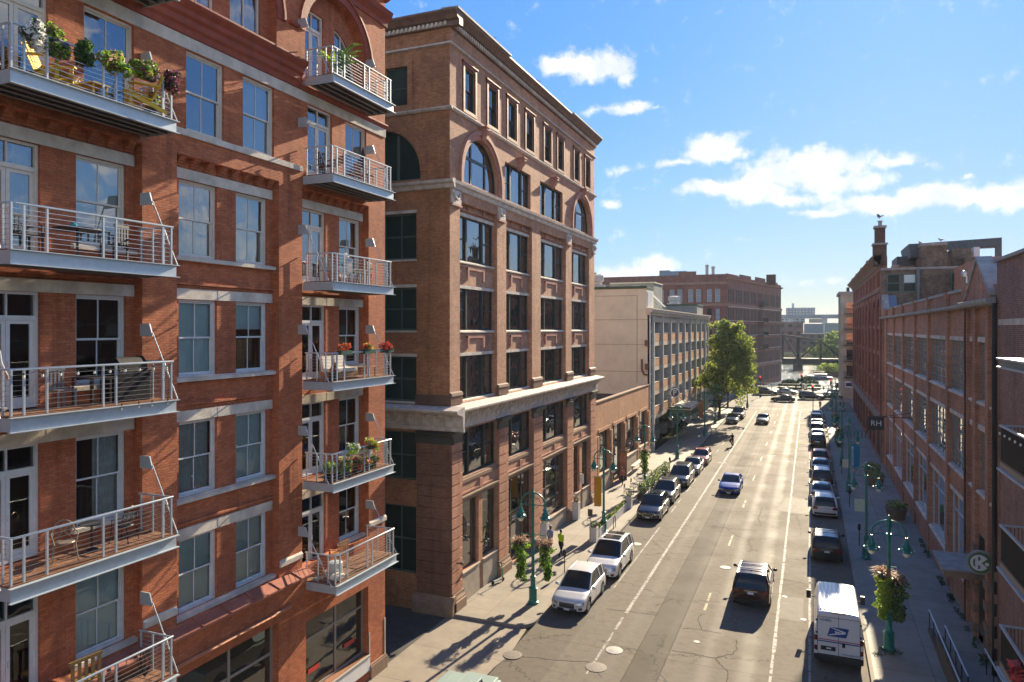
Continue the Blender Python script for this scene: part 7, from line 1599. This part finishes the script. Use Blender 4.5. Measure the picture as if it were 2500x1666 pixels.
# ------------------------------------------------------------------ people
def person(label, x, y, z, rz, shirt, pants, skin, hat=None, stride=.28, arm=(.25, -.2), h=1.78, pose='walk', shorts=False, hair=BLACK, lean=0, cat='person'):
    t = thing('person', label, cat, (0, 0, 0)); k = h/1.78
    hipz = .93; a1, a2 = arm
    J = {'pel': (0, 0, .95), 'waist': (0, 0, 1.10), 'chest': (0, lean*.5, 1.32), 'neckb': (0, lean, 1.48), 'neck': (0, lean+.01, 1.54), 'head': (0, lean+.03, 1.62), 'crown': (0, lean+.03, 1.73)}
    P_, E_, R_ = [], [], []
    def add(p, r): P_.append(tuple(c*k for c in p)); R_.append(tuple(q*k for q in (r if isinstance(r, tuple) else (r, r)))); return len(P_)-1
    def ed(a, b): E_.append((a, b))
    pel = add(J['pel'], (.15, .11)); wa = add(J['waist'], (.14, .10)); ch = add(J['chest'], (.17, .115)); nb = add(J['neckb'], (.085, .07)); nk = add(J['neck'], .052); hd = add(J['head'], (.078, .088)); cr_ = add(J['crown'], (.06, .072))
    for a, b in ((pel, wa), (wa, ch), (ch, nb), (nb, nk), (nk, hd), (hd, cr_)): ed(a, b)
    legs = []
    for s_, st in ((-1, stride), (1, -stride)):
        if pose == 'ride': kn = (s_*.13, .32, .72 if s_ > 0 else .62); an = (s_*.12, .08, .30 if s_ > 0 else .12); toe = (s_*.12, .24, an[2]-.06)
        else: kn = (s_*.11, st*.55+(.05 if st < 0 else .03), .50); an = (s_*.10, st*1.25-(.10 if st < 0 else 0), .10+(.06 if st < 0 else 0)); toe = (s_*.11, an[1]+.16, an[2]-.065)
        h_ = add((s_*.10, 0, .90), .098); q = add(kn, .062); a_ = add(an, .043); t_ = add(toe, .038); ed(pel, h_); ed(h_, q); ed(q, a_); ed(a_, t_); legs.append((h_, q, a_, t_))
    hands = []
    for s_, sw in ((-1, a1), (1, a2)):
        sh = add((s_*.19, lean, 1.42), .062)
        if pose == 'ride': el_ = (s_*.24, .24, 1.22); wr = (s_*.2, .46, 1.12)
        elif pose == 'push': el_ = (s_*.26, .12, 1.16); wr = (s_*.2, .36, 1.08)
        else: el_ = (s_*.25, sw*.45, 1.14); wr = (s_*.26, sw+.08, .90)
        e_ = add(el_, .044); w_ = add(wr, .028); hx = add((wr[0], wr[1]+.03, wr[2]-.07), (.038, .022)); ed(ch, sh); ed(sh, e_); ed(e_, w_); ed(w_, hx); hands.append((wr, s_))
        for f in range(4): fi = add((wr[0]-s_*.0, wr[1]+.015+.0+(f-1.5)*.018+.03, wr[2]-.145-(.012 if f in (1, 2) else 0)), .0085); ed(hx, fi)
        th = add((wr[0]-s_*.012, wr[1]+.075, wr[2]-.085), .010); ed(hx, th)
    me = bpy.data.meshes.new('body'); me.from_pydata(P_, E_, []); o = bpy.data.objects.new('tmp_body', me); C.objects.link(o)
    md = o.modifiers.new('s', 'SKIN'); md.use_smooth_shade = True; me.skin_vertices[0]
    for i, v in enumerate(me.skin_vertices[0].data): v.radius = R_[i]; v.use_root = (i == 0)
    sb = o.modifiers.new('u', 'SUBSURF'); sb.levels = 2; sb.render_levels = 2
    dg = bpy.context.evaluated_depsgraph_get(); nm = bpy.data.meshes.new_from_object(o.evaluated_get(dg)); bpy.data.objects.remove(o)
    nm.materials.clear()
    for q in (skin, shirt, pants, BLACK): nm.materials.append(q)
    for f in nm.polygons:
        c = f.center/k; ax = abs(c.x)
        arm_ = ax > .185 and c.z > .7 or (pose in ('ride', 'push') and c.y > .22 and c.z > 1.0)
        if c.z < .09+.0 or (c.z < .14 and abs(c.y) > .1 and pose == 'walk'): f.material_index = 3
        elif c.z > 1.50: f.material_index = 0
        elif arm_: f.material_index = 1 if c.z > (1.22 if shorts else 1.0) and not (pose in ('ride', 'push') and c.y > .40) else 0
        elif c.z > 1.0: f.material_index = 1
        elif shorts and c.z < .52: f.material_index = 0
        else: f.material_index = 2
        f.use_smooth = True
    b = bpy.data.objects.new('body', nm); C.objects.link(b); b.parent = t; b.location = (0, 0, 0); WO[b.name] = (0, 0, 0)
    m = MB(); hy = (lean+.02)*k; m.ell((0, hy-.012, 1.70*k), (.088*k, .10*k, .075*k), 10); m.build('hat' if hat else 'hair', hat or hair, t, True)
    if hat: m = MB(); m.ell((0, hy+.10*k, 1.68*k), (.07, .07, .012), 8); m.build('hat_brim', hat, t)
    m = MB(); hc = lean*k+.03
    for s_ in (-1, 1): m.ell((s_*.03*k, hc+.085*k, 1.635*k), (.012, .008, .008), 6, 1); m.ell((s_*.085*k, hc, 1.63*k), (.012, .02, .03), 6)
    m.ell((0, hc+.10*k, 1.605*k), (.013, .02, .022), 6); m.ell((0, hc+.084*k, 1.57*k), (.026, .008, .008), 6, 2); m.build('face', [skin, BLACK, M('lips', (.25, .08, .06), .5)], t, True)
    t.location = (x, y, z); t.rotation_euler = (0, 0, rz); return t
HV = M('hi_vis_yellow', (.50, .72, .02), .6, var=.1); DK = M('dark_trousers', (.02, .02, .024), .8); BS = M('light_blue_shirt', (.22, .30, .46), .8, var=.1); PLD = M('plum_shorts', (.14, .06, .08), .8, var=.5, vs=14); PKS = M('dusty_pink_top', (.36, .16, .14), .8); NVJ = M('dark_jacket', (.03, .035, .05), .8); WSH = M('white_shirt', (.33, .35, .38), .8)
person('person in a bright yellow work jacket and black cap walking away on the left pavement', -15.0, 44.4, .14, R(-15), HV, DK, SKIN, hat=BLACK, stride=.22)
person('person in a light blue shirt and plum shorts walking beside the entrance, arm swinging', -15.9, 44.9, .14, R(-12), BS, PLD, SKIN, stride=.2, shorts=True, arm=(.1, -.35), hair=BLACK, h=1.82)
person('person in a dusty pink top walking beside the tall poster', -16.4, 66.7, .14, R(170), PKS, DK, SKINL, stride=.2, hair=M('brown_hair', (.08, .04, .02), .6), h=1.7)
cy = person('person in a dark jacket riding the bicycle in the bike lane', -9.1, 95.0, .05, R(180), NVJ, DK, SKINL, hat=BLACK, pose='ride', lean=.12)
t = thing('bicycle', 'dark bicycle ridden in the bike lane near the tree shadows', 'bicycle', (0, 0, 0))
for y in (-.5, .55): m = MB(); m.tube([(0, y+.33*cos(a), .34+.33*sin(a)) for a in [2*pi*k/16 for k in range(17)]], .02, 5); m.tube([(0, y, .02), (0, y, .66)], .005, 4); m.tube([(0, y-.32, .34), (0, y+.32, .34)], .005, 4); m.build('wheel', RUB, t)
m = MB(); m.tube([(0, -.5, .34), (0, -.1, .82), (0, .42, .85), (0, .05, .34), (0, -.5, .34)], .02, 5); m.tube([(0, .05, .34), (0, -.1, .88)], .02, 5); m.tube([(0, .55, .34), (0, .42, .95)], .02, 5); m.build('frame', BLACK, t); m = MB(); m.tube([(-.25, .45, 1.05), (.25, .45, 1.05)], .015, 5); m.tube([(0, .42, .9), (0, .45, 1.05)], .02, 5); m.build('handlebar', BLACK, t); m = MB(); m.box(-.07, .07, -.25, 0, .87, .92); m.build('saddle', BLACK, t)
t.location = (-9.1, 95.0, 0); t.rotation_euler = (0, 0, pi)
m = MB(); m.box(-9.45, -9.25, 94.75, 95.0, .55, 1.0); tag(m.build('carried_bag', BLACK, None), 'dark bag hanging beside the cyclist', 'bag')
for i, (x, y, l, sh) in enumerate(((-3.0, 183, 'person standing by the railing between the two clipped hedges', NVJ), (3.0, 182, 'person standing right of the larger clipped hedge', DK), (5.4, 150.5, 'person in pale clothes on the shaded far right pavement', PKS), (5.6, 143, 'person in dark clothes on the shaded far right pavement', NVJ), (1.75, 143.5, 'person in red crossing at the right corner of the junction', M('red_top', (.4, .03, .03), .7)), (4.6, 176, 'person near the parked cars at the far right of the junction', WSH))):
    person(l, x, y, .12, ru(0, 6), sh, DK, SKINL, stride=.12)
# ------------------------------------------------------------------ on the balconies
def onb(bay, k, y, d): z = deckz[k] if not (bay == 'A' and k == 0) else 5.5; return (-17.4+d, y, z+.036)
def wchair(c, rz, mat, label, name='chair', arms=True, adk=False, grp=None):
    t = thing(name, label, 'chair', (0, 0, 0), grp); bx = lambda *a: (lambda m: (m.box(*a), m)[1])(MB())
    if adk:
        m = MB(); 
        for k in range(5): m.hexa([(-.27+k*.11, .0, .36), (-.17+k*.11, 0, .36), (-.17+k*.11, .52, .28), (-.27+k*.11, .52, .28), (-.27+k*.11, 0, .385), (-.17+k*.11, 0, .385), (-.17+k*.11, .52, .305), (-.27+k*.11, .52, .305)])
        m.build('seat', mat, t); m = MB()
        for k in range(5): h = .95-.04*abs(k-2)**1.5; m.hexa([(-.27+k*.11, .50, .27), (-.17+k*.11, .50, .27), (-.17+k*.11, .525, .27), (-.27+k*.11, .525, .27), (-.30+k*.122, .78, h), (-.19+k*.122, .78, h), (-.19+k*.122, .805, h), (-.30+k*.122, .805, h)])
        m.build('backrest', mat, t)
        for s_ in (-1, 1): m = MB(); m.box(min(s_*.30, s_*.42), max(s_*.3, s_*.42), -.08, .68, .56, .585); m.build('armrest', mat, t); m = MB(); m.box(min(s_*.3, s_*.33), max(s_*.3, s_*.33), -.05, .03, 0, .56); m.build('leg', mat, t); m = MB(); m.hexa([(s_*.3, .0, .28), (s_*.33, 0, .28), (s_*.33, .85, 0), (s_*.3, .85, 0), (s_*.3, 0, .38), (s_*.33, 0, .38), (s_*.33, .85, .08), (s_*.3, .85, .08)]); m.build('leg', mat, t)
    else:
        m = MB(); [m.box(-.24, .24, -.22+k*.09, -.15+k*.09, .42, .445) for k in range(5)]; m.build('seat', mat, t); m = MB(); [m.box(-.23+k*.1, -.18+k*.1, .22, .245, .44, .92) for k in range(5)]; m.box(-.25, .25, .215, .25, .88, .95); m.build('backrest', mat, t)
        for a in (-.22, .22):
            for b in (-.2, .22): m = MB(); m.box(a-.02, a+.02, b-.02, b+.02, 0, .64 if b < 0 and arms else .44); m.build('leg', mat, t)
            if arms: m = MB(); m.box(a-.03, a+.03, -.24, .24, .64, .665); m.build('armrest', mat, t)
    t.location = c; t.rotation_euler = (0, 0, rz); return t
def rtable(c, r, h, mat, label, sq=False):
    t = thing('table', label, 'table', (0, 0, 0)); m = MB(); (m.box(-r, r, -r*.7, r*.7, h-.03, h) if sq else m.lathe((0, 0, h-.03), [(r, 0), (r, .03)], 20)); m.build('table_top', mat, t)
    for a, b in ((-1, -1), (1, -1), (-1, 1), (1, 1)) if sq else ((0, 0),): m = MB(); (m.box(a*r*.8-.02, a*r*.8+.02, b*r*.55-.02, b*r*.55+.02, 0, h-.03) if sq else m.lathe((0, 0, 0), [(r*.55, 0), (.03, .05), (.03, h-.03)], 10)); m.build('leg', mat, t)
    t.location = c; return t
BZ = M('bronze_metal', (.09, .07, .055), .4, .4); NVM = M('dark_navy_metal', (.02, .022, .03), .5); TKW = M('teak', (.30, .16, .08), .6, var=.2)
# top left: yellow chairs, flower boxes
wchair(onb('A', 4, 11.7, .95), R(120), YEL, 'yellow slatted garden chair on the left of the flower box balcony', 'garden_chair', adk=True, grp='yellow garden chairs').scale = (1.15, 1.0, 1.2)
wchair(onb('A', 4, 13.55, .85), R(-30), YEL, 'yellow slatted garden chair on the right of the flower box balcony', 'garden_chair', adk=True, grp='yellow garden chairs').scale = (1.15, 1.0, 1.2)
rtable(onb('A', 4, 12.75, .55), .34, .50, YEL, 'low yellow table between the two yellow garden chairs', True)
def flowers(name, c, r, n, s, mats, label, pot=None, grp=None, cat='potted plant', seed=0, potmat=BLACK, drop=0):
    random.seed(seed or int(abs(c[0]*c[1]*10))); t = thing(name, label, cat, c, grp)
    if pot: m = MB(); m.box(c[0]-pot[0]/2, c[0]+pot[0]/2, c[1]-pot[1]/2, c[1]+pot[1]/2, c[2], c[2]+pot[2]); m.build('pot', potmat, t)
    m = MB(); z = c[2]+(pot[2] if pot else 0)
    for k in range(8): q = (c[0]+ru(-.6, .6)*r[0], c[1]+ru(-.7, .7)*r[1], z+ru(0, .9)*r[2]-drop*ru(0, 1)); m.leaves(q, (r[0]*.5, r[1]*.42, r[2]*.55), n//8, s, range(len(mats)), shell=.5)
    m.build('foliage', mats, t); return t
GB = 'flower boxes on the top left balcony rail'; zR = deckz[4]+1.06; xr = -16.14
for i, (y, mm, l, rr) in enumerate(((10.65, [DGRN, FLW, FLW], 'rail box of white flowers at the far left of the top balcony', .3), (11.35, [LIME, GRN, FLP], 'rail box of lime leaves and pink blooms, second from the left on the top balcony', .34), (12.05, [GRN, DGRN, GRN], 'small round green pot between two lime rail boxes on the top balcony', .22), (12.75, [LIME, LIME, GRN, GRASSP], 'long lime rail box above the middle of the top balcony', .42), (13.75, [LIME, YLG, FLP, GRN], 'lime and bronze rail box right of the middle on the top balcony', .40), (14.45, [FLP, DGRN, FLP], 'dark purple rail plant at the right end of the top balcony', .22))):
    flowers('rail_flower_box', (xr, y, zR-.16), (.27, rr*1.15, .34), 900, .062, mm, l, (.18, rr*1.1, .13), GB, seed=40+i, drop=.28, cat='flower box')
flowers('potted_plant', onb('A', 4, 14.1, 1.05), (.2, .25, .4), 260, .05, [DGRN, GRN, YLG], 'potted plant on the deck behind the right posts of the top left balcony', (.25, .3, .22))
flowers('potted_plant', onb('A', 4, 12.1, .3), (.2, .5, .15), 200, .04, [GRN, DGRN, FLW], 'low trough of plants on the yellow table side of the top left balcony', (.2, .9, .5), potmat=YEL)
# second: dark chairs and table
wchair(onb('A', 3, 11.1, .55), R(95), NVM, 'dark navy garden chair by the door on the second balcony from the top left', 'garden_chair'); wchair(onb('A', 3, 13.35, .55), R(-80), NVM, 'dark slatted chair beside the window on the second balcony from the top left', 'garden_chair'); rtable(onb('A', 3, 12.3, .6), .55, .72, NVM, 'round dark table between dark chairs on the second left balcony')
m = MB(); c = onb('A', 3, 12.2, .6); m.ell((c[0], c[1], c[2]+.8), (.09, .09, .07), 10); tag(m.build('teal_bowl', M('teal_ceramic', (.02, .25, .28), .3), None, True), 'small teal bowl on the round dark balcony table', 'bowl')
# third: grill, folding table, string lights, person
t = thing('barbecue_grill', 'covered black barbecue grill at the right end of the balcony with string lights', 'grill', (0, 0, 0)); m = MB(); m.hexa([(-.3, -.55, 0), (.3, -.55, 0), (.3, .55, 0), (-.3, .55, 0), (-.3, -.55, .85), (.3, -.55, .85), (.3, .55, .85), (-.3, .55, .85)]); m.build('cover', M('black_grill_cover', (.012, .012, .014), .55, bump=.4, bs=6), t, bev=.05); m = MB(); m.prof(Fr((0, 0), (0, 1), (1, 0)), -.42, .42, [(-.27, .84), (.27, .84), (.25, 1.02), (.12, 1.16), (-.12, 1.16), (-.25, 1.02)]); m.build('lid', MATS['black_grill_cover'], t, bev=.03); t.location = onb('A', 2, 13.75, .5)
wchair(onb('A', 2, 12.0, .45), R(90), M('grey_metal_chair', (.25, .25, .25), .4, .4), 'light folding chair behind the string lights balcony rail', 'folding_chair', arms=False); rtable(onb('A', 2, 12.8, .45), .45, .7, BZ, 'folding table on the balcony with string lights', True)
m = MB(); pts = []
for k in range(61): y = 10.3+4.25*k/60; pts.append((-16.10, y, deckz[2]+1.02-.07*abs(sin(k*.42))))
m.tube(pts, .006, 4)
for k in range(3, 60, 6): y = 10.3+4.25*k/60; z = deckz[2]+.93; m.tube([(-16.08, y, z+.05), (-16.08, y, z)], .018, 6); m.ell((-16.08, y, z-.035), (.03, .03, .045), 8, 1)
for k, y in enumerate((12.9, 13.4, 13.8, 14.3)): z = deckz[2]-.02; m.tube([(-16.0, y, z+.1), (-16.0, y, z)], .015, 5); m.ell((-16.0, y, z-.04), (.028, .028, .04), 8, 1)
tag(m.build('string_lights', [BLACK, M('clear_bulb', (.75, .72, .62), .15)], None), 'string of clear bulbs wound along the third left balcony rail', 'string lights')
c = onb('A', 2, 10.46, .35); person('person in a pale shirt standing in the doorway at the left edge of the photo', c[0], c[1], c[2], R(-60), WSH, DK, SKINL, stride=.03, arm=(.05, .05), hair=M('blond_hair', (.5, .35, .15), .6))
# fourth: bronze scroll chairs
for i, (y, rz, mt, l) in enumerate(((11.95, 60, M('pale_bronze', (.30, .24, .19), .4, .5), 'pale bronze scrollwork chair on the fourth left balcony'), (13.6, -70, NVM, 'dark scrollwork chair near the right end of the fourth left balcony'))):
    t = thing('scroll_chair', l, 'chair', (0, 0, 0)); m = MB(); m.lathe((0, 0, .42), [(.22, 0), (.23, .02), (.22, .03)], 14); m.build('seat', mt, t); m = MB(); m.tube([(.23*cos(a), .2, .66+.27*sin(a)) for a in [pi*1.2*k/14-.3 for k in range(15)]], .016, 5)
    for a in (-.1, .1): m.tube([(a+.07*cos(b), .2, .68+.1*sin(b)) for b in [2*pi*k/10 for k in range(11)]], .010, 4)
    m.tube([(-.2, .2, .45), (.2, .2, .86)], .01, 4); m.tube([(.2, .2, .45), (-.2, .2, .86)], .01, 4); m.build('backrest', mt, t)
    for s_ in (-1, 1): m = MB(); m.tube([(s_*.24, .2, .66), (s_*.27, 0, .66), (s_*.27, -.18, .62), (s_*.22, -.2, .42), (s_*.27, -.24, 0)], .014, 5); m.build('leg', mt, t); m = MB(); m.tube([(s_*.2, .18, .42), (s_*.25, .26, 0)], .014, 5); m.build('leg', mt, t)
    t.location = onb('A', 1, y, .62); t.rotation_euler = (0, 0, R(rz))
rtable(onb('A', 1, 12.8, .45), .3, .68, NVM, 'small round dark table between the scrollwork chairs'); 
t = wchair(onb('A', 0, 12.6, .3), R(-95), M('slatted_teak', (.22, .14, .05), .6), 'brown slatted bench back under the lowest left window', 'slatted_bench', arms=False); t.scale = (1.7, 1, 1.25)
m = MB(); c = onb('A', 0, 14.0, .9); random.seed(4)
for k in range(8): a = 2*pi*k/8; m.tube([(c[0], c[1], c[2]+.1), (c[0]+.16*cos(a), c[1]+.16*sin(a), c[2]+.45), (c[0]+.1*cos(a+.6), c[1]+.1*sin(a+.6), c[2]+.8)], .012, 4)
tag(m.build('wire_plant_stand', BLACK, None), 'black wire plant stand at the right end of the lowest left balcony', 'plant stand')
# right hand balconies
c = onb('C', 5, 22.35, 1.0); t = thing('potted_palm', 'tall potted palm at the left end of the top right balcony', 'potted plant', c); m = MB(); m.lathe(c, [(.18, 0), (.22, .35)], 12); m.build('pot', M('grey_pot', (.25, .25, .24), .7), t); m = MB(); random.seed(12)
for k in range(16):
    a = ru(0, 2*pi); l = ru(.8, 1.25); up = ru(.5, 1.3); pr_ = Vector((c[0], c[1], c[2]+.4)); 
    for j in range(12):
        f = (j+1)/12; q = Vector((c[0]+cos(a)*l*f*.75, c[1]+sin(a)*l*f*.75, c[2]+.4+up*l*f*(1.5-f*.85))); s_ = (q-pr_).cross(Vector((0, 0, 1))).normalized()*.20*sin(pi*min(1, f+.1))
        dn = Vector((0, 0, -.08)); m.poly((pr_, q, q+s_*1.1+dn), 0); m.poly((pr_, q, q-s_*1.1+dn), 1); pr_ = q
m.build('fronds', [LIME, GRN], t)
wchair(onb('C', 5, 23.2, .6), R(70), BLACK, 'black garden chair on the top right balcony', 'garden_chair'); wchair(onb('C', 5, 25.2, .6), R(-60), M('white_wicker', (.5, .48, .44), .7), 'white lattice chair at the right end of the top right balcony', 'garden_chair')
flowers('potted_plant', onb('C', 5, 22.8, 1.0), (.25, .3, .2), 160, .06, [DGRN, BARK], 'heap of dark plants beside the palm on the top right balcony', (.3, .5, .25))
wchair(onb('C', 4, 22.15, .6), R(80), BLACK, 'black garden chair left on the second right balcony', 'garden_chair'); wchair(onb('C', 4, 23.9, .6), R(-20), TKW, 'teak garden chair in the middle of the second right balcony', 'garden_chair'); rtable(onb('C', 4, 24.6, .7), .35, .55, TKW, 'teak table beside the teak chair on the second right balcony', True)
t = thing('patio_umbrella', 'folded dark patio umbrella standing on the second right balcony', 'umbrella', (0, 0, 0)); m = MB(); m.lathe((0, 0, 0), [(.2, 0), (.2, .05), (.02, .06), (.02, 1.3)], 10); m.build('pole', BLACK, t); m = MB(); m.lathe((0, 0, .95), [(.03, 0), (.15, .08), (.10, .5), (.02, .85)], 8); m.build('canopy', M('dark_canvas', (.03, .035, .05), .9), t); t.location = onb('C', 4, 25.0, .35)
wchair(onb('C', 3, 22.3, .6), R(60), M('grey_wicker', (.3, .29, .27), .8), 'grey wicker chair by the door on the third right balcony', 'garden_chair'); wchair(onb('C', 3, 23.5, .5), R(-30), WHITE, 'white chair in the middle of the third right balcony', 'garden_chair'); wchair(onb('C', 3, 24.7, .6), R(-80), TKW, 'teak chair at the right of the third right balcony', 'garden_chair'); rtable(onb('C', 3, 24.1, .7), .3, .6, GREY, 'small grey table on the third right balcony', True)
m = MB(); q = onb('C', 3, 22.8, 1.15); m.leaves((q[0], q[1], q[2]+1.0), (.1, .15, .12), 60, .05); m.box(q[0]-.08, q[0]+.08, q[1]-.15, q[1]+.15, q[2]+.75, q[2]+.95, 1); tag(m.build('rail_pot', [FLW, GREY], None), 'small pale pot hung on the third right balcony rail', 'flower pot')
q = onb('C', 2, 23.1, .55); t = thing('outdoor_sofa', 'cream cushioned outdoor sofa on the balcony with red flower boxes', 'sofa', (0, 0, 0)); m = MB(); m.box(-.75, .75, -.35, .35, .12, .28); m.build('frame', TKW, t); m = MB(); m.box(-.72, -.02, -.33, .3, .28, .42); m.box(.02, .72, -.33, .3, .28, .42); m.build('seat', M('cream_cushion', (.62, .57, .50), .9, var=.1), t, bev=.03)
for s_ in (-1, 1): m = MB(); m.hexa([(s_*.37-.32, .2, .42), (s_*.37+.32, .2, .42), (s_*.37+.32, .33, .42), (s_*.37-.32, .33, .42), (s_*.37-.30, .33, .88), (s_*.37+.30, .33, .88), (s_*.37+.30, .43, .86), (s_*.37-.30, .43, .86)]); m.build('backrest', MATS['cream_cushion'], t, bev=.03)
t.location = q; t.rotation_euler = (0, 0, R(88))
rtable(onb('C', 2, 24.7, .65), .4, .38, TKW, 'low teak table at the right of the red flower box balcony', True)
for i, (y, mm, l) in enumerate(((22.45, [FLR, FLO, FLR, GRN], 'red rail flower box at the left of the right middle balcony'), (24.0, [FLO, YLG, FLR, GRN], 'orange and green rail flower box in the middle of the right middle balcony'), (25.35, [FLR, FLR, DGRN], 'red rail flower box at the right end of the right middle balcony'))):
    flowers('rail_flower_box', (-16.12, y, deckz[2]+.98), (.18, .40, .2), 420, .05, mm, l, (.2, .75, .16), 'red flower boxes on the right middle balcony', seed=60+i, cat='flower box', potmat=M('green_trough', (.02, .08, .06), .6))
flowers('potted_plant', onb('C', 2, 22.0, 1.1), (.15, .2, .3), 160, .05, [FLR, DGRN], 'dark pot with red blooms on the deck of the right middle balcony', (.22, .3, .3))
for i, (y, d, r, h, mm, l) in enumerate(((21.95, .9, .22, .35, [GRN, LIME], 'spiky green pot plant at the left end of the plant filled right balcony'), (22.35, 1.05, .25, .3, [GRN, YLG], 'leafy pot plant second from the left on the plant filled right balcony'), (22.8, 1.1, .28, .4, [GRN, DGRN, YLG], 'big leafy pot plant third from the left on the plant filled right balcony'), (23.5, 1.1, .25, .35, [FLR, GRN, GRN], 'pot of red flowers in the middle of the plant filled right balcony'), (24.1, 1.1, .28, .25, [FLR, GRN, OLV], 'trough with a few red flowers right of the middle on the plant filled right balcony'), (24.7, 1.0, .22, .2, [GRN, OLV], 'small leafy pot at the right of the plant filled right balcony'))):
    flowers('potted_plant', onb('C', 1, y, d), (r, r, h), 300, .06, mm, l, (.22, .26, .26), 'pot plants on the plant filled right balcony', seed=80+i)
flowers('rail_flower_box', (-16.1, 22.95, deckz[1]+.9), (.2, .3, .2), 320, .055, [FLW, DGRN, LIME], 'rail pot of pale flowers and hanging lime leaf on the plant filled balcony', (.2, .4, .15), seed=90, cat='flower box', potmat=M('lime_pot', (.30, .45, .05), .6)); flowers('rail_flower_box', (-16.1, 24.2, deckz[1]+.9), (.22, .3, .32), 420, .055, [LIME, LIME, FLR], 'rail pot of lime leaves and red blooms on the plant filled balcony', (.2, .4, .15), seed=91, drop=.35, cat='flower box')
q = onb('C', 1, 25.0, .7); t = thing('wooden_easel', 'white wooden stand at the right of the plant filled balcony', 'stand', q); m = MB(); m.hexa([(q[0], q[1]-.12, q[2]), (q[0]+.03, q[1]-.12, q[2]), (q[0]+.03, q[1]+.12, q[2]), (q[0], q[1]+.12, q[2]), (q[0], q[1]-.08, q[2]+1.1), (q[0]+.03, q[1]-.08, q[2]+1.1), (q[0]+.03, q[1]+.08, q[2]+1.15), (q[0], q[1]+.08, q[2]+1.15)]); m.build('board', WHITE, t)
m = MB(); q = onb('C', 1, 23.9, .5); m.lathe((q[0], q[1], q[2]+.0), [(.02, 0), (.02, .01)], 6); m.box(q[0]-.2, q[0]+.2, q[1]-.6, q[1]+.6, q[2]+.02, q[2]+.5); tag(m.build('storage_bench', WOOD, None), 'brown storage bench behind the plants on the right balcony', 'bench')
q = onb('C', 0, 23.4, .3); t = wchair(q, R(-90), TKW, 'brown wooden armchair against the wall of the lowest right balcony', 'wooden_armchair'); t.scale = (1.25, 1.1, 1.1)
q = onb('C', 0, 22.5, .8); t = thing('steel_barrel', 'grey steel barrel on the lowest right balcony', 'barrel', q); m = MB(); m.lathe(q, [(.26, 0), (.28, .02), (.27, .2), (.28, .22), (.27, .45), (.28, .5), (.24, .52)], 18); m.build('drum', STL, t, True, 30)
q = onb('C', 0, 22.15, 1.15); m = MB(); m.ell((q[0], q[1], q[2]+.12), (.25, .35, .12), 12); tag(m.build('cushion', M('cream_cushion', (.62, .57, .50)), None, True), 'cream round cushion lying at the near corner of the lowest right balcony', 'cushion')
q = onb('C', 0, 21.85, .5); flowers('potted_plant', q, (.2, .2, .12), 100, .05, [FLW, GREY], 'pale low bowl of things by the door on the lowest right balcony')
# birds on roofs
def bird(x, y, z, l, rz=0, fly=False):
    t = thing('bird', l, 'bird', (0, 0, 0)); m = MB(); m.ell((0, 0, .16), (.07, .16, .08), 8); m.ell((0, .15, .26), (.045, .06, .05), 8); m.tube([(0, .10, .18), (0, .15, .26)], .04, 6); m.tube([(0, .19, .26), (0, .26, .25)], [.014, .004], 5); m.poly([(-.04, -.14, .17), (.04, -.14, .17), (.05, -.34, .12), (-.05, -.34, .12)])
    m.build('body', M('gull_grey', (.30, .29, .28), .8), t, True)
    m = MB(); m.tube([(.03, 0, .1), (.03, 0, 0)], .008, 4); m.tube([(-.03, 0, .1), (-.03, 0, 0)], .008, 4); m.build('legs', BLACK, t)
    m = MB(); s_ = .34 if fly else .02
    for q in (-1, 1): m.poly([(q*.06, .08, .19), (q*(.08+s_), 0, .19+s_*.4), (q*(.07+s_), -.16, .16+s_*.4), (q*.05, -.16, .15)])
    m.build('wings', M('gull_dark', (.12, .12, .12), .8), t); t.location = (x, y, z); t.rotation_euler = (0, 0, rz); t.scale = (1.5,)*3
bird(-17.2, 38.3, 31.7, 'bird perched on the roof cornice of the tall corner building, nearest one', 1); bird(-17.2, 45.2, 31.5, 'bird perched on the corner building roof past the raised cornice', 2); bird(-17.2, 57.5, 31.7, 'bird perched near the far end of the corner building roof', 1.2)
x, z = ony(86, 1548, 678); bird(-24.5, 85.8, 21.6, 'bird perched on the white ventilator of the garage', 1); x, z = ony(90, 2147, 535); bird(x, 90, z, 'bird flying just above the tall chimney', 1, True)
for u, v, l in ((2149, 587, 'bird sitting on the shoulder of the chimney'), (2247, 596, 'bird sitting on the left edge of the brick penthouse'), (2297, 589, 'bird sitting on the grey roof beam')):
    x, z = ony(91 if u < 2200 else 92.5, u, v); bird(x, 91 if u < 2200 else 92.5, z-.1, l, ru(0, 6))
# ------------------------------------------------------------------ the air
hz = MB(); hz.box(-1500, 1500, -60, 2500, -4.2, 60); h = hz.build('haze', None and 0 or M('haze_air', (1, 1, 1)), None); h['kind'] = 'stuff'; h['label'] = 'thin bluish haze in the distance'
hm = MATS['haze_air']; nt = hm.node_tree; nt.nodes.clear(); vo = nt.nodes.new('ShaderNodeVolumePrincipled'); vo.inputs['Color'].default_value = (.72, .84, 1, 1); vo.inputs['Density'].default_value = .00013; vo.inputs['Anisotropy'].default_value = .2
oo = nt.nodes.new('ShaderNodeOutputMaterial'); nt.links.new(vo.outputs[0], oo.inputs['Volume'])
